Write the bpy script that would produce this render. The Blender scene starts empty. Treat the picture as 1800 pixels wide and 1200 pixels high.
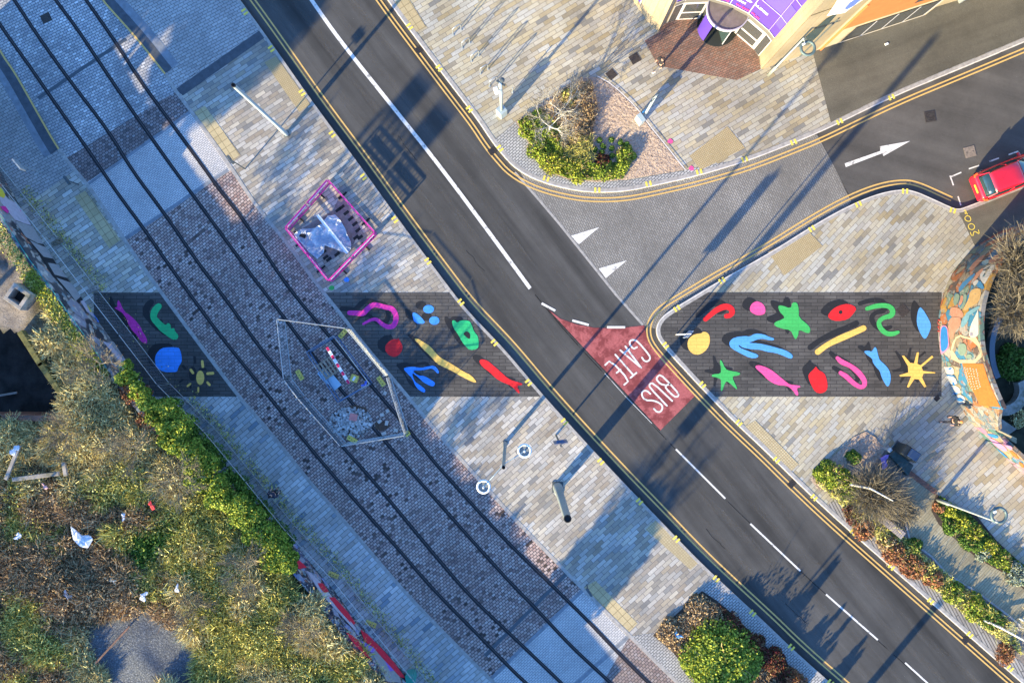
import bpy, bmesh, math, random
import numpy as np
from mathutils import Vector, Matrix
R = math.radians
random.seed(7); rng = np.random.default_rng(7)
S, H = 31.0, 48.0                      # photograph pixels per metre on the ground, camera height
SUN_EL, SUN_DIR = 14.5, 50.0           # elevation, direction (from +x) in which shadows fall
# ---------------------------------------------------------------- camera
scn = bpy.context.scene
COL = scn.collection
cam = bpy.data.cameras.new('camera'); camo = bpy.data.objects.new('camera', cam); COL.objects.link(camo)
camo.location = (0, 0, H); camo.rotation_euler = (0, 0, 0)
cam.sensor_width = 36; cam.lens = 36 * H / (1800 / S); cam.clip_start = 1; cam.clip_end = 5000
scn.camera = camo
# ---------------------------------------------------------------- sky and sun
w = bpy.data.worlds.new('World'); scn.world = w; w.use_nodes = True
nt = w.node_tree; nt.nodes.clear()
sky = nt.nodes.new('ShaderNodeTexSky'); sky.sky_type = 'NISHITA'; sky.sun_disc = False
sky.sun_elevation = R(SUN_EL); sky.sun_rotation = R(90 - (SUN_DIR + 180)); sky.altitude = 0
sky.air_density = 1.0; sky.dust_density = 0.2; sky.ozone_density = 6.0
bg = nt.nodes.new("ShaderNodeBackground"); bg.inputs[1].default_value = 0.15
wo = nt.nodes.new('ShaderNodeOutputWorld')
tn = nt.nodes.new('ShaderNodeMixRGB'); tn.blend_type = 'MULTIPLY'; tn.inputs[0].default_value = 1; tn.inputs[2].default_value = (1.0, 1.0, 1.0, 1)
nt.links.new(sky.outputs[0], tn.inputs[1]); nt.links.new(tn.outputs[0], bg.inputs[0]); nt.links.new(bg.outputs[0], wo.inputs[0])
sl = bpy.data.lights.new('sun', 'SUN'); sl.energy = 4.4; sl.angle = R(0.5); sl.color = (1.0, 0.81, 0.46)
so = bpy.data.objects.new('sun', sl); COL.objects.link(so)
sd = Vector((math.cos(R(SUN_DIR)) * math.cos(R(SUN_EL)), math.sin(R(SUN_DIR)) * math.cos(R(SUN_EL)), -math.sin(R(SUN_EL))))
so.rotation_euler = sd.to_track_quat('-Z', 'Y').to_euler()
scn.view_settings.view_transform = 'Standard'; scn.view_settings.look = 'None'
scn.view_settings.exposure = 1.97; scn.view_settings.gamma = 1
# ---------------------------------------------------------------- helpers
def W(px, py, h=0.0):
    k = (1 - h / H) / S
    return Vector(((px - 900) * k, (600 - py) * k, h))
class MB:
    def __init__(s): s.v = []; s.f = []
    def add(s, vs, fs):
        o = len(s.v); s.v += [tuple(v) for v in vs]; s.f += [tuple(i + o for i in f) for f in fs]; return s
    def poly(s, vs): return s.add(vs, [tuple(range(len(vs)))])
    def box(s, c, sz, rz=0, M=None):
        m = M or Matrix.Rotation(rz, 4, 'Z'); c = Vector(c); vs = []
        for z in (-.5, .5):
            for x, y in ((-.5, -.5), (.5, -.5), (.5, .5), (-.5, .5)):
                vs.append(c + m @ Vector((x * sz[0], y * sz[1], z * sz[2])))
        return s.add(vs, [(3, 2, 1, 0), (4, 5, 6, 7), (0, 1, 5, 4), (1, 2, 6, 5), (2, 3, 7, 6), (3, 0, 4, 7)])
    def prism(s, pts, z0, z1):
        n = len(pts); a = sum(pts[i][0] * pts[(i + 1) % n][1] - pts[(i + 1) % n][0] * pts[i][1] for i in range(n))
        if a < 0: pts = pts[::-1]
        vs = [(p[0], p[1], z0) for p in pts] + [(p[0], p[1], z1) for p in pts]
        return s.add(vs, [tuple(range(n, 2 * n))] + [tuple(range(n - 1, -1, -1))] + [(i, (i + 1) % n, n + (i + 1) % n, n + i) for i in range(n)])
    def tube(s, pts, r, n=8, cap=True):
        pts = [Vector(p) for p in pts]; m = len(pts)
        rs = list(r) if hasattr(r, '__len__') else [r] * m
        vs = []
        for i, p in enumerate(pts):
            d = (pts[min(i + 1, m - 1)] - pts[max(i - 1, 0)])
            d = d.normalized() if d.length > 1e-9 else Vector((0, 0, 1))
            a = d.cross(Vector((0, 0, 1)))
            a = a.normalized() if a.length > 1e-3 else Vector((1, 0, 0))
            b = d.cross(a)
            for k in range(n):
                t = 2 * math.pi * k / n
                vs.append(p + (a * math.cos(t) + b * math.sin(t)) * rs[i])
        fs = [(i * n + k, i * n + (k + 1) % n, (i + 1) * n + (k + 1) % n, (i + 1) * n + k) for i in range(m - 1) for k in range(n)]
        if cap: fs += [tuple(range(n - 1, -1, -1)), tuple(range((m - 1) * n, m * n))]
        return s.add(vs, fs)
    def lathe(s, c, prof, n=20):
        c = Vector(c); vs = []; m = len(prof)
        for r, z in prof:
            for k in range(n):
                t = 2 * math.pi * k / n; vs.append(c + Vector((r * math.cos(t), r * math.sin(t), z)))
        return s.add(vs, [(i * n + k, i * n + (k + 1) % n, (i + 1) * n + (k + 1) % n, (i + 1) * n + k) for i in range(m - 1) for k in range(n)])
    def torus(s, c, r, q, n=24, m=8, M=None):
        c = Vector(c); vs = []
        for i in range(n):
            a = 2 * math.pi * i / n
            for j in range(m):
                b = 2 * math.pi * j / m
                v = Vector(((r + q * math.cos(b)) * math.cos(a), (r + q * math.cos(b)) * math.sin(a), q * math.sin(b)))
                vs.append(c + (M @ v if M else v))
        return s.add(vs, [(i * m + j, ((i + 1) % n) * m + j, ((i + 1) % n) * m + (j + 1) % m, i * m + (j + 1) % m) for i in range(n) for j in range(m)])
    def build(s, name, mat, parent=None, smooth=False, tri=False, bevel=0):
        me = bpy.data.meshes.new(name); me.from_pydata(s.v, [], s.f)
        me.materials.append(mat)
        if tri or any(len(f) > 4 for f in s.f):
            bm = bmesh.new(); bm.from_mesh(me)
            bmesh.ops.triangulate(bm, faces=[f for f in bm.faces if len(f.verts) > 4]); bm.to_mesh(me); bm.free()
        if smooth:
            for p in me.polygons: p.use_smooth = True
        o = bpy.data.objects.new(name, me); COL.objects.link(o)
        if bevel:
            b = o.modifiers.new('bevel', 'BEVEL'); b.width = bevel; b.segments = 2; b.limit_method = 'ANGLE'
        if parent: o.parent = parent; o.matrix_parent_inverse = parent.matrix_basis.inverted()
        return o
def tag(o, label=None, cat=None, group=None, kind=None):
    if label: o['label'] = label
    if cat: o['category'] = cat
    if group: o['group'] = group
    if kind: o['kind'] = kind
    return o
def st(o): o['kind'] = 'structure'; return o
def empty(name, loc=(0, 0, 0), rz=0):
    o = bpy.data.objects.new(name, None); COL.objects.link(o); o.location = loc; o.rotation_euler = (0, 0, rz)
    o.empty_display_size = .2
    return o
def copy_tree(o, parent=None):
    c = o.copy(); COL.objects.link(c); c.parent = parent
    for ch in list(o.children): copy_tree(ch, c)
    return c
def local(o):            # children were built in the root's own space
    for c in o.children:
        c.matrix_parent_inverse = Matrix.Identity(4); local(c)
def smooth(pts, n=3, closed=False):
    for _ in range(n):
        q = []
        L = len(pts); rngi = range(L) if closed else range(L - 1)
        if not closed: q.append(pts[0])
        for i in rngi:
            a, b = pts[i], pts[(i + 1) % L]
            q.append(tuple(a[k] * .75 + b[k] * .25 for k in range(len(a))))
            q.append(tuple(a[k] * .25 + b[k] * .75 for k in range(len(a))))
        if not closed: q.append(pts[-1])
        pts = q
    return pts
def offset(pts, d):      # polyline offset to its left (image space, y down -> positive d is right-hand)
    out = []; n = len(pts)
    for i in range(n):
        a = pts[max(i - 1, 0)]; b = pts[min(i + 1, n - 1)]
        dx, dy = b[0] - a[0], b[1] - a[1]; l = math.hypot(dx, dy) or 1
        dd = d[i] if hasattr(d, '__len__') else d
        out.append((pts[i][0] - dy / l * dd, pts[i][1] + dx / l * dd))
    return out
def ribbon(mb, pts, wpx, z, off=0):      # a painted band along a pixel polyline
    a = offset(pts, off - wpx / 2); b = offset(pts, off + wpx / 2); n = len(pts)
    return mb.add([W(x, y, z) for x, y in a] + [W(x, y, z) for x, y in b], [(i, i + 1, n + i + 1, n + i) for i in range(n - 1)])
def strokepoly(pts3, n=2):
    p = smooth([tuple(q) for q in pts3], n)
    c = [(q[0], q[1]) for q in p]; wd = [q[2] / 2 for q in p]
    L = offset(c, [-x for x in wd]); Rr = offset(c, wd)
    def cap(i, j, w_):
        dx, dy = c[i][0] - c[j][0], c[i][1] - c[j][1]; l = math.hypot(dx, dy) or 1; return dx / l, dy / l
    e = cap(-1, -2, 0); s0 = cap(0, 1, 0)
    def arc(ce, d, r, first):
        base = math.atan2(d[1], d[0]); o = []
        for t in (-60, -30, 0, 30, 60):
            a = base + R(t); o.append((ce[0] + r * math.cos(a), ce[1] + r * math.sin(a)))
        return o
    ea = arc(c[-1], e, wd[-1], 0); sa = arc(c[0], s0, wd[0], 1)
    # keep orientation: L runs start->end, then the end cap, then R end->start, then the start cap
    if (ea[0][0] - L[-1][0]) ** 2 + (ea[0][1] - L[-1][1]) ** 2 > (ea[-1][0] - L[-1][0]) ** 2 + (ea[-1][1] - L[-1][1]) ** 2: ea = ea[::-1]
    if (sa[0][0] - Rr[0][0]) ** 2 + (sa[0][1] - Rr[0][1]) ** 2 > (sa[-1][0] - Rr[0][0]) ** 2 + (sa[-1][1] - Rr[0][1]) ** 2: sa = sa[::-1]
    return L + ea + Rr[::-1] + sa
def zc(pts, ox, oy, f): return [(ox + p[0] / f, oy + p[1] / f) + tuple(q / f for q in p[2:]) for p in pts]
# ---------------------------------------------------------------- materials
def newmat(name, base=(.5, .5, .5), rough=.8, metal=0, spec=.3, emis=None):
    m = bpy.data.materials.new(name); m.use_nodes = True; b = m.node_tree.nodes['Principled BSDF']
    b.inputs['Base Color'].default_value = (*base, 1); b.inputs['Roughness'].default_value = rough
    b.inputs['Metallic'].default_value = metal; b.inputs['Specular IOR Level'].default_value = spec
    return m
class NT:
    def __init__(s, m): s.m = m; s.t = m.node_tree; s.b = s.t.nodes['Principled BSDF']
    def n(s, kind, **kw):
        x = s.t.nodes.new('ShaderNode' + kind)
        for k, v in kw.items():
            if k in x.inputs: x.inputs[k].default_value = v
            else: setattr(x, k, v)
        return x
    def l(s, a, b): s.t.links.new(a, b)
    def pos(s, ang=0, scale=(1, 1, 1), off=(0, 0, 0)):
        g = s.n('NewGeometry'); mp = s.n('Mapping'); mp.inputs['Rotation'].default_value = (0, 0, R(-ang))
        mp.inputs['Scale'].default_value = scale; mp.inputs['Location'].default_value = off
        if ang:
            m2 = s.n('Mapping'); m2.inputs['Rotation'].default_value = (0, 0, R(-ang)); mp.inputs['Rotation'].default_value = (0, 0, 0)
            s.l(g.outputs['Position'], m2.inputs[0]); s.l(m2.outputs[0], mp.inputs[0])
        else: s.l(g.outputs['Position'], mp.inputs[0])
        return mp.outputs[0]
    def noise(s, vec, scale, detail=4, rough=.6):
        x = s.n('TexNoise'); x.inputs['Scale'].default_value = scale; x.inputs['Detail'].default_value = detail; x.inputs['Roughness'].default_value = rough
        if vec: s.l(vec, x.inputs['Vector'])
        return x.outputs['Fac']
    def ramp(s, fac, stops, interp='LINEAR'):
        x = s.n('ValToRGB'); cr = x.color_ramp; cr.interpolation = interp
        while len(cr.elements) > 1: cr.elements.remove(cr.elements[-1])
        cr.elements[0].position = stops[0][0]; cr.elements[0].color = (*stops[0][1], 1)
        for p, c in stops[1:]:
            e = cr.elements.new(p); e.color = (*c, 1)
        s.l(fac, x.inputs[0]); return x.outputs[0]
    def g(s, fac, lo, hi, a=0.0, b=1.0):
        return s.ramp(fac, [(lo, (a, a, a)), (hi, (b, b, b))])
    def mix(s, fac, a, b, mode='MIX'):
        x = s.n('MixRGB'); x.blend_type = mode
        for i, v in ((0, fac), (1, a), (2, b)):
            if isinstance(v, (int, float)): x.inputs[i].default_value = v
            elif isinstance(v, tuple): x.inputs[i].default_value = (*v, 1)
            else: s.l(v, x.inputs[i])
        return x.outputs[0]
    def bump(s, h, dist=.01, strength=.6):
        x = s.n('Bump'); x.inputs['Distance'].default_value = dist; x.inputs['Strength'].default_value = strength
        s.l(h, x.inputs['Height']); s.l(x.outputs[0], s.b.inputs['Normal'])
    def col(s, c): s.l(c, s.b.inputs['Base Color'])
def paving(name, ang, bw, bh, cols, mortar=(.12, .11, .10), ms=.012, off=.5, blotch=.25, dark=None, interp='LINEAR', green=None, tint=None, rough=.8):
    m = newmat(name, rough=rough); t = NT(m); p = t.pos(ang)
    wob = t.n('TexNoise'); wob.inputs['Scale'].default_value = .5; wob.inputs['Detail'].default_value = 1
    br = t.n('TexBrick'); br.offset = off
    br.inputs['Scale'].default_value = 1; br.inputs['Brick Width'].default_value = bw; br.inputs['Row Height'].default_value = bh
    br.inputs['Mortar Size'].default_value = ms; br.inputs['Color1'].default_value = (0, 0, 0, 1); br.inputs['Color2'].default_value = (1, 1, 1, 1)
    br.inputs['Mortar'].default_value = (.5, .5, .5, 1); br.inputs['Mortar Smooth'].default_value = .1
    t.l(p, br.inputs['Vector'])
    n = len(cols); stops = [(i / (n - 1) if interp == 'LINEAR' else i / n, c) for i, c in enumerate(cols)]
    c = t.ramp(br.outputs['Color'], stops, interp)
    world = t.pos()
    if dark:
        nz = t.noise(world, dark[2] if len(dark) > 2 else .35, 3)
        sel = t.mix(1.0, t.g(br.outputs['Color'], dark[1], dark[1] + .02, 0, 1), t.g(nz, .45, .6, 0.25, 1), 'MULTIPLY')
        c = t.mix(sel, c, dark[0])
    f = t.noise(world, .35, 5, .65); c = t.mix(1.0, c, t.g(f, .3, .7, 1 - blotch, 1.0 + blotch * .25), 'MULTIPLY')
    fine = t.noise(world, 14, 4, .7); c = t.mix(1.0, c, t.g(fine, .3, .75, .82, 1.08), 'MULTIPLY')
    st_ = t.noise(world, 1.7, 6, .7); c = t.mix(t.g(st_, .60, .72, 0, .35), c, tuple(x * .35 for x in cols[0]))
    if green: c = t.mix(t.g(t.noise(world, green[1], 5), green[2], green[2] + .12, 0, .55), c, green[0])
    vs_ = t.n('TexVoronoi'); vs_.inputs['Scale'].default_value = 1.9; t.l(world, vs_.inputs['Vector']); c = t.mix(t.g(vs_.outputs['Distance'], .05, .075, .45, 0), c, (.07, .065, .06))
    big = t.noise(world, .09, 3, .5); c = t.mix(1.0, c, t.g(big, .35, .65, .84, 1.06), 'MULTIPLY')
    c = t.mix(br.outputs['Fac'], c, mortar)
    t.col(c)
    inv = t.n('Invert'); t.l(br.outputs['Fac'], inv.inputs['Color']); t.bump(t.mix(.25, inv.outputs[0], fine), .012, .5)
    return m
YORK = [(.25, .245, .23), (.42, .34, .20), (.48, .45, .39), (.53, .45, .29), (.51, .50, .46), (.48, .40, .25), (.40, .38, .34), (.56, .50, .36), (.52, .51, .46), (.45, .42, .34)]
MIXL = [(.21, .205, .20), (.52, .50, .46), (.34, .28, .21), (.60, .57, .52), (.46, .39, .29), (.29, .27, .24), (.60, .54, .44), (.34, .29, .23), (.56, .53, .49)]
M = {}
M['york30'] = paving('yorkstone_paving_north', 31, .72, .235, YORK, (.15, .13, .11), .011)
M['york47'] = paving('yorkstone_paving_south', 47, .66, .235, YORK, (.16, .14, .12), .011)
M['york44'] = paving('yorkstone_paving_south_east', 42, .78, .26, YORK, (.16, .14, .12), .011)
M['mixN'] = paving('mixed_paving_upper', 33, .62, .225, MIXL, (.13, .12, .12), .012)
M['mixS'] = paving('mixed_paving_lower', 42, .62, .225, MIXL, (.13, .12, .12), .012)
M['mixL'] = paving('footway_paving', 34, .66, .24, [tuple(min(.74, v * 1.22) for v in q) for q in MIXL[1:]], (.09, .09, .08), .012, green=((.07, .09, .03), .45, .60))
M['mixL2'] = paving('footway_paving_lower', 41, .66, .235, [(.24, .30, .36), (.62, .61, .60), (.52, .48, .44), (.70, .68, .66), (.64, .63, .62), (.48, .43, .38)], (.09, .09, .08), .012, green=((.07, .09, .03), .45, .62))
M['plat'] = paving('platform_pavers', 28, .33, .17, [(.38, .37, .36), (.48, .46, .45), (.43, .42, .41), (.54, .52, .50)], (.10, .10, .11), .013)
M['settA'] = paving('granite_setts_pale', 27, .26, .15, [(.34, .34, .35), (.46, .45, .45), (.56, .54, .53), (.42, .41, .43), (.52, .50, .49), (.76, .74, .73)], (.12, .13, .15), .018, blotch=.4)
M['settB'] = paving('granite_setts_purple_upper', 32, .20, .16, [(.13, .11, .11), (.27, .21, .20), (.34, .28, .27), (.24, .17, .16), (.36, .33, .33)], (.06, .055, .06), .018)
M['settC'] = paving('granite_setts_small', 35, .22, .105, [(.58, .56, .55), (.68, .65, .63), (.62, .59, .58), (.72, .69, .67)], (.17, .18, .20), .012)
PUR = [(.29, .19, .175), (.48, .34, .30), (.56, .43, .38), (.40, .26, .22), (.62, .50, .45), (.50, .37, .32), (.36, .24, .21)]
M['settD'] = paving('granite_setts_purple', 40, .22, .155, PUR, (.055, .05, .055), .018, dark=((.075, .05, .04), .89))
M['settE'] = paving('granite_setts_small_lower', 42, .24, .115, [(.56, .54, .53), (.66, .64, .62), (.60, .58, .57)], (.17, .18, .20), .012)
M['settF'] = paving('granite_setts_purple_lower', 44, .22, .155, [(.30, .22, .19), (.42, .33, .30), (.26, .19, .18), (.40, .34, .33)], (.08, .07, .07), .018)
M['sides'] = paving('side_road_setts', 119, .24, .115, [(.25, .235, .215), (.32, .30, .275), (.285, .27, .25), (.35, .33, .305)], (.13, .125, .115), .018, blotch=.35)
M['small'] = paving('small_grey_blocks', 41, .25, .13, [(.44, .43, .42), (.54, .53, .51), (.48, .46, .44)], (.13, .13, .13), .02)
M['strip'] = paving('grey_blocks_verge', 118, 3.0, .16, [(.36, .33, .31), (.44, .41, .38), (.40, .38, .36)], (.10, .095, .09), .026)
M['painted'] = paving('charcoal_painted_paving', 0, .72, .2, [(.080, .074, .070), (.118, .108, .10), (.098, .09, .085), (.136, .126, .116)], (.028, .027, .026), .014, blotch=.45)
M['herring'] = paving('red_brick_apron', 26, .24, .12, [(.33, .16, .11), (.42, .23, .16), (.27, .15, .11), (.38, .25, .19)], (.10, .08, .06), .014, blotch=.4)
M['tact'] = paving('tactile_paving', 33, .4, .4, [(.50, .40, .22), (.58, .47, .27), (.54, .43, .24)], (.22, .17, .09), .014, off=0)
M['tact2'] = paving('tactile_paving_fine', 30, .1, .1, [(.50, .40, .22), (.58, .47, .28), (.54, .43, .25)], (.30, .23, .12), .018, off=0)
M['tact3'] = paving('tactile_paving_lower', 43, .4, .4, [(.50, .40, .22), (.58, .47, .27), (.54, .43, .24)], (.22, .17, .09), .014, off=0)
M['tact4'] = paving('tactile_paving_blister', 42, .13, .13, [(.52, .42, .25), (.60, .50, .31), (.56, .46, .28)], (.34, .27, .15), .02, off=0)
def asphalt(name, base, ang=-52, streak=.3, tint=None):
    m = newmat(name, rough=.82, spec=.35); t = NT(m); wp = t.pos()
    sp = t.noise(wp, 45, 2, .8); c = t.ramp(sp, [(.25, tuple(x * .62 for x in base)), (.55, base), (.8, tuple(min(1, x * 1.7) for x in base))])
    sv = t.pos(ang, (.035, .55, 1)); s1 = t.noise(sv, 1.4, 4, .6); c = t.mix(1.0, c, t.g(s1, .3, .72, 1 - streak, 1 + streak), 'MULTIPLY')
    pt = t.noise(wp, .22, 6, .7); c = t.mix(1.0, c, t.g(pt, .3, .75, .72, 1.32), 'MULTIPLY')
    cr = t.noise(wp, 3.2, 8, .75); c = t.mix(t.g(cr, .62, .72, 0, .6), c, tuple(x * .45 for x in base))
    vz = t.n('TexVoronoi'); vz.inputs['Scale'].default_value = 2.2; t.l(wp, vz.inputs['Vector'])
    c = t.mix(t.g(vz.outputs['Distance'], .012, .03, .7, 0), c, (.45, .45, .43))
    t.col(c); t.bump(sp, .006, .5); return m
M['asphalt'] = asphalt('asphalt', (.066, .064, .062), streak=.55)
M['forecourt'] = asphalt('forecourt_asphalt', (.128, .118, .092), 20, .22)
M['sideas'] = asphalt('side_road_asphalt', (.092, .086, .080), -16, .25)
def speckle(name, base, var=.3, scale=6, rough=.8, metal=0, spec=.3, dirt=None):
    m = newmat(name, rough=rough, metal=metal, spec=spec); t = NT(m); wp = t.pos()
    a = t.noise(wp, scale, 5, .65); c = t.ramp(a, [(.3, tuple(x * (1 - var) for x in base)), (.7, tuple(min(1, x * (1 + var)) for x in base))])
    if dirt: c = t.mix(t.g(t.noise(wp, dirt[1], 7, .7), dirt[2], dirt[2] + .1, 0, dirt[3]), c, dirt[0])
    t.col(c); return m
M['kerb'] = speckle('kerb_granite', (.34, .32, .30), .25, 5)
M['kerbw'] = speckle('kerb_pale', (.62, .58, .54), .15, 5)
M['kerbd'] = speckle('dark_slab', (.075, .085, .10), .25, 3)
M['slabblue'] = speckle('grey_slab', (.20, .22, .25), .25, 3)
M['white'] = speckle('white_road_paint', (.70, .68, .65), .08, 8, .6, dirt=((.16, .15, .14), 3.5, .54, .75))
M['yellow'] = speckle('yellow_road_paint', (.62, .40, .13), .12, 8, .6, dirt=((.16, .13, .10), 4, .60, .55))
M['yellowb'] = speckle('bright_yellow_paint', (.80, .62, .10), .12, 8, .6, dirt=((.3, .27, .2), 6, .62, .5))
M['red'] = speckle('red_road_surface', (.37, .10, .10), .22, 9, .8, dirt=((.16, .028, .03), 1.1, .46, .8))
M['rail'] = newmat('rail_steel', (.025, .022, .024), .45, .3)
M['railtop'] = newmat('rail_head_steel', (.11, .10, .10), .35, .9)
M['drain'] = newmat('drain_iron', (.10, .115, .13), .5, .5)
M['iron'] = speckle('cast_iron', (.06, .05, .045), .4, 20, .6, .3)
def paint(name, c):
    m = newmat(name, rough=.65); t = NT(m); wp = t.pos()
    br = t.n('TexBrick'); br.inputs['Scale'].default_value = 1; br.inputs['Brick Width'].default_value = .72; br.inputs['Row Height'].default_value = .2
    br.inputs['Mortar Size'].default_value = .008; t.l(wp, br.inputs['Vector'])
    br.inputs['Color1'].default_value = (*[x * .93 for x in c], 1); br.inputs['Color2'].default_value = (*[min(1, x * 1.05) for x in c], 1)
    br.inputs['Mortar'].default_value = (*[x * .62 for x in c], 1)
    cc = t.mix(1.0, br.outputs['Color'], t.g(t.noise(wp, 9, 5, .7), .3, .7, .86, 1.06), 'MULTIPLY')
    cc = t.mix(t.g(t.noise(wp, 2.6, 8, .78), .60, .70, 0, .55), cc, (.10, .09, .085))
    t.col(cc); return m
PC = dict(magenta=(.72, .04, .34), pink=(.90, .10, .32), green=(.06, .46, .11), teal=(.03, .50, .17), blue=(.06, .30, .86), sky=(.10, .36, .80), red=(.78, .02, .025),
          yellow=(.86, .53, .12), black=(.022, .022, .024))
for k, c in PC.items(): M['p_' + k] = paint('ground_paint_' + k, c)
# ---------------------------------------------------------------- setting: ground sheets
ZP = .12
g = MB(); g.poly([(-1500, -1500, -.03), (1500, -1500, -.03), (1500, 1500, -.03), (-1500, 1500, -.03)])
st(g.build('ground', speckle('far_ground', (.13, .12, .10), .4, .05)))
g = MB(); g.poly([W(-700, -700), W(2500, -700), W(2500, 1900), W(-700, 1900)]); st(g.build('road', M['asphalt']))
LK = smooth([(330, -125), (422, 0), (450, 38), (487, 90), (557, 190), (630, 287), (700, 385), (775, 486), (818, 542), (872, 598), (900, 629), (957, 697), (1037, 785), (1100, 852), (1145, 898), (1225, 982), (1287, 1040), (1350, 1098), (1395, 1142), (1457, 1197), (1700, 1405)], 2)
NK = smooth([(590, -130), (680, 0), (745, 87), (800, 160), (840, 212), (862, 246), (880, 269), (905, 297), (950, 321), (1012, 336), (1055, 339), (1100, 337), (1150, 327), (1225, 310), (1300, 288), (1350, 270), (1395, 252), (1432, 237), (1475, 217), (1567, 172), (1680, 125), (1800, 75), (2000, -10)], 2)
SK = smooth([(1980, 250), (1800, 323), (1745, 345), (1692, 366), (1683, 367), (1674, 365), (1637, 348), (1612, 337), (1590, 332), (1550, 338), (1500, 357), (1437, 391), (1350, 446), (1270, 490), (1207, 528), (1172, 549), (1158, 563), (1152, 580), (1158, 600), (1200, 647), (1245, 695), (1290, 741), (1350, 797), (1387, 834), (1457, 901), (1550, 983), (1650, 1071), (1725, 1137), (1785, 1190), (2050, 1420)], 2)
CR = smooth([(215, -100), (290, 22), (290, 128), (305, 155), (337, 197), (400, 285), (450, 363), (505, 427), (557, 500), (600, 553), (635, 600), (720, 700), (775, 768), (840, 840), (900, 907), (995, 1005), (1105, 1115), (1187, 1197), (1400, 1390)], 2)
CRt = smooth([(100, -125), (180, 0), (192, 14), (240, 67), (290, 130)], 2)
CR = CRt + [p for p in CR if p[1] > 131]
CLl = smooth([(-90, -80), (0, 92), (25, 126), (62, 192), (102, 262), (130, 298), (160, 332), (217, 420), (275, 503), (347, 600), (422, 700), (450, 731), (495, 785), (545, 848), (590, 898), (700, 1028), (770, 1102), (860, 1192), (1060, 1390)], 2)
ZC = .095
def sheet(name, pts, z, mat, base=None):
    m = MB()
    if base is None: m.poly([W(x, y, z) for x, y in pts][::-1])
    else: m.prism([W(x, y, z)[:2] for x, y in pts], base, z)
    o = m.build(name, mat); bm = bmesh.new(); bm.from_mesh(o.data); bmesh.ops.recalc_face_normals(bm, faces=bm.faces)
    if base is None and sum(f.normal.z for f in bm.faces) < 0: bmesh.ops.reverse_faces(bm, faces=bm.faces)
    bm.to_mesh(o.data); bm.free()
    return st(o)
sheet('tram_track_bed', CR + CLl[::-1], ZC, M['settD'], -.02)
sheet('pavement_central', LK + CR[::-1], ZP, M['mixN'], -.02)
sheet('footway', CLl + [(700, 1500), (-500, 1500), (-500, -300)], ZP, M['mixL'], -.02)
sheet('pavement_north', NK + [(2300, -700), (300, -700)], ZP, M['york30'], -.02)
sheet('pavement_south', SK + [(2500, 1600), (2500, 100)], ZP, M['york47'], -.02)
def clipx(curve, y0, y1): return [p for p in curve if y0 <= p[1] <= y1]
def at(curve, y):
    for a, b in zip(curve, curve[1:]):
        if (a[1] - y) * (b[1] - y) <= 0 and a[1] != b[1]:
            t = (y - a[1]) / (b[1] - a[1]); return (a[0] + (b[0] - a[0]) * t, y)
    return curve[-1]
def part(curve, y0, y1): return [at(curve, y0)] + [p for p in curve if y0 < p[1] < y1] + [at(curve, y1)]
# corridor sections: right-edge y range, left-edge y range
def corr(name, r0, r1, l0, l1, mat, z): sheet(name, part(CR, r0, r1) + part(CLl, l0, l1)[::-1], z, mat)
corr('tram_setts_pale', -120, 161, -75, 279, M['settA'], ZC + .004)
corr('tram_setts_brown', 161, 197, 279, 322, M['settB'], ZC + .004)
corr('crossing_setts_upper', 197, 298, 322, 420, M['settC'], ZC + .004)
corr('crossing_setts_lower', 1037, 1117, 1192, 1320, M['settE'], ZC + .004)
corr('tram_setts_russet', 1117, 1380, 1320, 1388, M['settF'], ZC + .004)
def band(name, a, b, wpx, z, mat): m = MB(); ribbon(m, [a, b], wpx, z); return st(m.build(name, mat))
band('setts_border', (334, 197), (152, 326), 5, ZC + .010, M['slabblue'])
band('setts_border', (400, 299), (218, 421), 6, ZC + .010, M['slabblue'])
band('setts_border', (1024, 1037), (862, 1193), 6, ZC + .010, M['slabblue'])
band('setts_border', (1106, 1117), (1010, 1203), 6, ZC + .010, M['slabblue'])
for a, b in (((67, 173), (221, 69)), ((852, 1152), (1000, 1004))):
    m = MB(); ribbon(m, [a, b], 6, ZC + .012); tag(m.build('drain_channel', M['drain']), 'slotted channel drain across the tram tracks ' + ('beside the platforms' if a[0] < 100 else 'above the lower crossing'), 'drain')
# corridor edge kerbs
def kerbline(name, pts, wpx, z, mat, off=0, h=.02):
    m = MB(); a = offset(pts, off - wpx / 2); b = offset(pts, off + wpx / 2); n = len(pts)
    vs = [W(*p, z) for p in a] + [W(*p, z) for p in b] + [W(*p, z) - Vector((0, 0, h)) for p in a] + [W(*p, z) - Vector((0, 0, h)) for p in b]
    fs = []
    for i in range(n - 1): fs += [(i, i + 1, n + i + 1, n + i), (2 * n + i, i, i + 1, 2 * n + i + 1)[::-1], (n + i, n + i + 1, 3 * n + i + 1, 3 * n + i)]
    m.add(vs, fs); o = m.build(name, mat); bm = bmesh.new(); bm.from_mesh(o.data)
    if sum(f.normal.z for f in bm.faces) < 0: bmesh.ops.reverse_faces(bm, faces=bm.faces)
    bm.to_mesh(o.data); bm.free(); return st(o)
kerbline('kerb_track_right', part(CR, 131, 1380), 6, ZP + .012, M['kerb'], 0, .05)
kerbline('kerb_track_left', part(CLl, 262, 1388), 6, ZP + .012, M['kerb'], 0, .05)
kerbline('kerb_road_left', LK, 5, ZP + .012, M['kerb'], 2.5, .13)
kerbline('kerb_north', NK, 7, ZP + .012, M['kerb'], -4.2, .13)
kerbline('kerb_north_edge', NK, 1.8, ZP + .014, M['kerbw'], -1, .13)
kerbline('kerb_south', SK, 6.5, ZP + .012, M['kerb'], -4, .13)
kerbline('kerb_south_edge', SK, 1.8, ZP + .014, M['kerbw'], -1, .13)
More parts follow.
